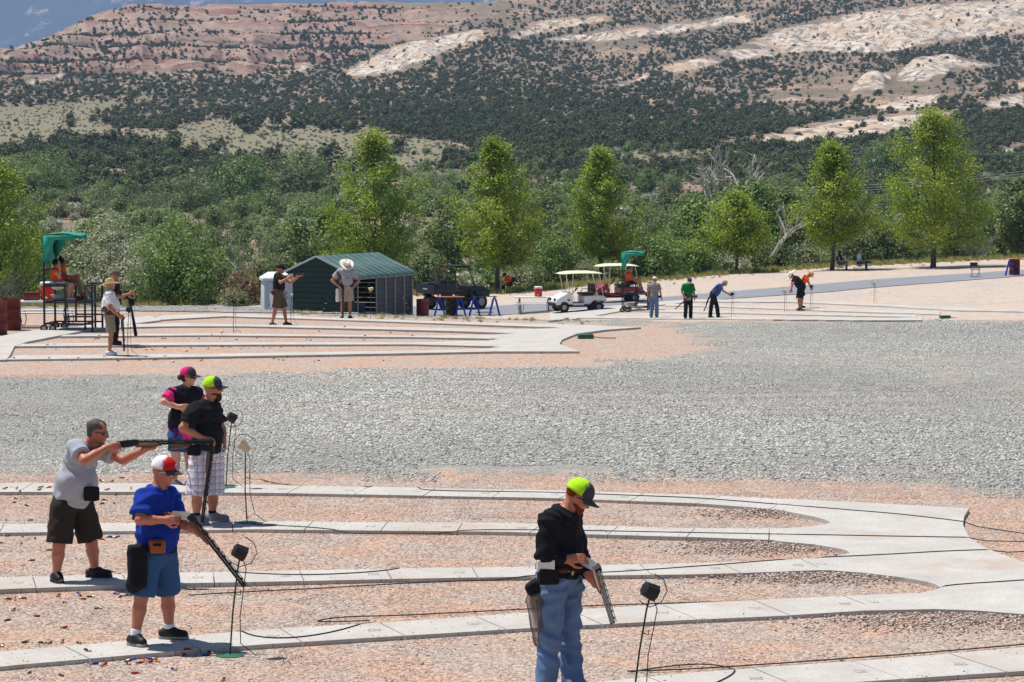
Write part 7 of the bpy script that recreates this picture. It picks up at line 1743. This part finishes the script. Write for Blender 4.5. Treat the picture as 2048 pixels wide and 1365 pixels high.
shirt(F, C['green'], .8, .022, -.06); legs_cloth(F, C['dkpants'], 1.96, .022, .01, name='trousers'); feet(F, C['shoeblack'], C['darksole']); ball_cap(F.root, F.J['head'], F.headf, F.headu, C['capgrey'], C['capgrey'], C['capwhite']); pouch(F, 'shell_pouch', F.at(.15, .05, .88), (.05, .09, .07), C['tan'])
gun_at(F, (.2, .12, .9), (.08, -.28, 1.0), (.3, .72, .46), 'shotgun pointing down to the left held by the man in green', (0, 0, 1))
BEND = dict(pel=(-.08, 0, .97), hipR=(-.06, .09, .92), hipL=(-.06, -.09, .92), neck=(.22, 0, 1.34), head=(.36, 0, 1.42), shR=(.16, .18, 1.32), shL=(.16, -.18, 1.32))
F = posed(g3(1430, 638), -8, 'man in blue polo and dark jeans bending to a microphone', 1.8, over=dict(BEND, elR=(.33, .24, 1.14), wrR=(.55, .18, 1.0), elL=(-.02, -.3, 1.15), wrL=(-.12, -.22, .97), anL=(-.2, -.1, .088), toeL=(-.02, -.12, 0), anR=(.14, .1, .088), toeR=(.32, .12, 0), knL=(-.16, -.1, .5), knR=(.08, .1, .5)), group=GT, bulk=1.1, belly=1.15, headf=(.55, 0, -.83), headu=(.83, 0, .55))
shirt(F, C['royal'], .75, .022, -.02); legs_cloth(F, C['dkpants'], 1.96, .022, .012, name='trousers'); feet(F, C['shoeblack'], C['darksole']); ball_cap(F.root, F.J['head'], F.headf, F.headu, C['tan'], C['tan'], C['tan']); belt(F, C['black'], .05)
gun_at(F, (-.22, .2, .85), (.0, .2, 1.1), (-.44, .2, .3), 'shotgun hanging behind the bending man in blue polo', (1, 0, .3))
F = posed(g3(1600, 622), 188, 'man in white cowboy hat and black shirt bending to a pale microphone', 1.84, over=dict(BEND, elR=(.28, .28, 1.1), wrR=(.3, .22, .86), elL=(.36, -.26, 1.12), wrL=(.44, -.24, .86)), group=GT, bulk=1.15, belly=1.2, headf=(.45, 0, -.89), headu=(.89, 0, .45))
shirt(F, C['black'], .75, .024, -.03); legs_cloth(F, C['black'], .98, .03, .03); feet(F, C['boot'], C['darksole']); brim_hat(F.root, F.J['head'], F.headf, F.headu, C['felt'], C['capgrey'], 1.1, .05, .2)
F = posed(g3(1603, 617), -12, 'man in orange shirt and straw hat partly hidden behind the black-shirted man', 1.8, over=dict(BEND, elR=(.3, .26, 1.12), wrR=(.4, .22, .9), elL=(.26, -.26, 1.1), wrL=(.36, -.22, .9)), group=GT, headf=(.5, 0, -.86), headu=(.86, 0, .5))
shirt(F, C['orange'], .7, .02, -.02); legs_cloth(F, C['black'], 1.0, .03, .03); feet(F, C['shoeblack'], C['darksole']); brim_hat(F.root, F.J['head'], F.headf, F.headu, C['straw'], C['leather'], 1.0, .04, .18)
gun_at(F, (-.1, .2, .95), (.1, .2, 1.2), (-.2, .25, .4), 'shotgun under the arm of the man in the orange shirt', (1, 0, .3))
# seated people
GW = 'people seated on the scorer stands'
def seated(base, face, label, over=None, dz=0.0, **k):
    b_ = Vector(base); return posed(b_ + Vector((0, 0, dz)), face, label, sk=SIT, over=over, **k)
UP = dict(knR=(.46, .1, .66), knL=(.46, -.1, .62), anR=(.58, .1, .12), anL=(.6, -.1, .12), toeR=(.72, .11, .02), toeL=(.74, -.11, .02), neck=(-.02, 0, .96), head=(.02, 0, 1.12))
F = seated(S1 + Vector((.22, -.25, 0)), -4, 'person in teal top and orange vest with a hand at the head, left scorer stand', dict(elR=(.16, .22, .72), wrR=(.14, .12, 1.02), knR=(.45, .1, .5), knL=(.45, -.1, .5), anR=(.42, .1, .1), anL=(.46, -.1, .1)), 0.82, h=1.62, group=GW, skinm='fair', vox=.012)
shirt(F, C['teal'], .0, .014, .02, sleeves=False, name='top'); shirt(F, C['orange'], 0, .024, .1, sleeves=False, name='vest'); legs_cloth(F, C['capwhite'], .6, .018, .015); feet(F, C['shoewhite'], C['sole']); 
sdf_obj('hair', [('ell', F.J['head'] + v3((-.03, 0, .03)), (.1, .088, .1), np.eye(3))], .012, C['hairdark'], F.root, cuts=[(F.J['head'] + v3((.05, 0, 0)), (1, 0, -.3))])
F = seated(S1 + Vector((.30, .28, 0)), 0, 'person in orange vest with knees drawn up, far side of the left scorer stand', dict(UP, elR=(.2, .2, .7), wrR=(.42, .1, .72)), 0.82, h=1.66, group=GW, skinm='brown', vox=.012)
shirt(F, C['orange'], .2, .02, .04, name='vest'); legs_cloth(F, C['grey'], .55, .02, .02); feet(F, C['shoeblack'], C['sole'])
sdf_obj('hair', [('ell', F.J['head'] + v3((-.03, 0, .03)), (.1, .09, .1), np.eye(3)), ('ell', F.J['head'] + v3((-.06, 0, .14)), (.05, .05, .045), np.eye(3))], .012, C['hairdark'], F.root, cuts=[(F.J['head'] + v3((.05, 0, 0)), (1, 0, -.3))])
for q, yy, lab, sk_ in ((0, -.25, 'person in orange vest and dark cap, near side of the right scorer stand', 'tan'), (1, .27, 'person in orange vest on the far side of the right scorer stand', 'fair')):
    F = seated(S2 + Vector((.24 + .08*q, yy, 0)), -4, lab, dict(UP, elR=(.12, .21, .68), wrR=(.36, .12, .66)), 0.82, h=1.66, group=GW, skinm=sk_, vox=.016)
    shirt(F, C['orange'], .3, .022, .03, name='vest'); legs_cloth(F, C['black'], .5, .02, .02); feet(F, C['shoegrey'], C['sole']); ball_cap(F.root, F.J['head'], F.headf, F.headu, C['capgrey'], C['teal'], C['teal'])
GU = 'people resting under the young trees'
F = seated(CH1, 200, 'person in orange vest hunched on a chair under the second young tree', dict(neck=(.16, 0, .9), head=(.3, 0, .98), shR=(.12, .17, .87), shL=(.12, -.17, .87), elR=(.32, .2, .62), wrR=(.46, .08, .6), elL=(.32, -.2, .62), wrL=(.46, -.08, .6)), 0, h=1.7, group=GU, headf=(.8, 0, -.6), headu=(.6, 0, .8))
shirt(F, C['orange'], .5, .026, .1, name='vest'); legs_cloth(F, C['black'], 1.9, .02, .01, name='trousers'); feet(F, C['shoeblack'], C['darksole']); ball_cap(F.root, F.J['head'], F.headf, F.headu, C['black'], C['black'], C['black'])
F = seated(CH2, -25, 'long-haired person in dark top and denim seated under the slender tree', None, 0, h=1.68, group=GU)
shirt(F, C['dkpants'], .1, .016, .02, name='top'); legs_cloth(F, C['denim'], .98, .02, .01); feet(F, C['shoeblack'], C['sole']); sdf_obj('hair', [('ell', F.J['head'] + v3((-.03, 0, .02)), (.1, .09, .11), np.eye(3)), ('cap', F.J['head'] + v3((-.06, 0, 0)), F.J['head'] + v3((-.1, 0, -.25)), .07, .06)], .016, C['hairbrown'], F.root, cuts=[(F.J['head'] + v3((.05, 0, 0)), (1, 0, -.3))])
F = seated(CH3, -15, 'person in pale blue shirt with crossed legs seated right of the slender tree', dict(knR=(.44, .02, .6), anR=(.62, -.12, .46), toeR=(.76, -.14, .44)), 0, h=1.76, group=GU)
shirt(F, C['pale'], .9, .022, .0); legs_cloth(F, C['denim'], 1.95, .02, .01, name='jeans'); feet(F, C['shoeblack'], C['sole']); sdf_obj('hair', [('ell', F.J['head'] + v3((-.03, 0, .03)), (.096, .086, .09), np.eye(3))], .016, C['hairgrey'], F.root, cuts=[(F.J['head'] + v3((.04, 0, 0)), (1, 0, -.3))])
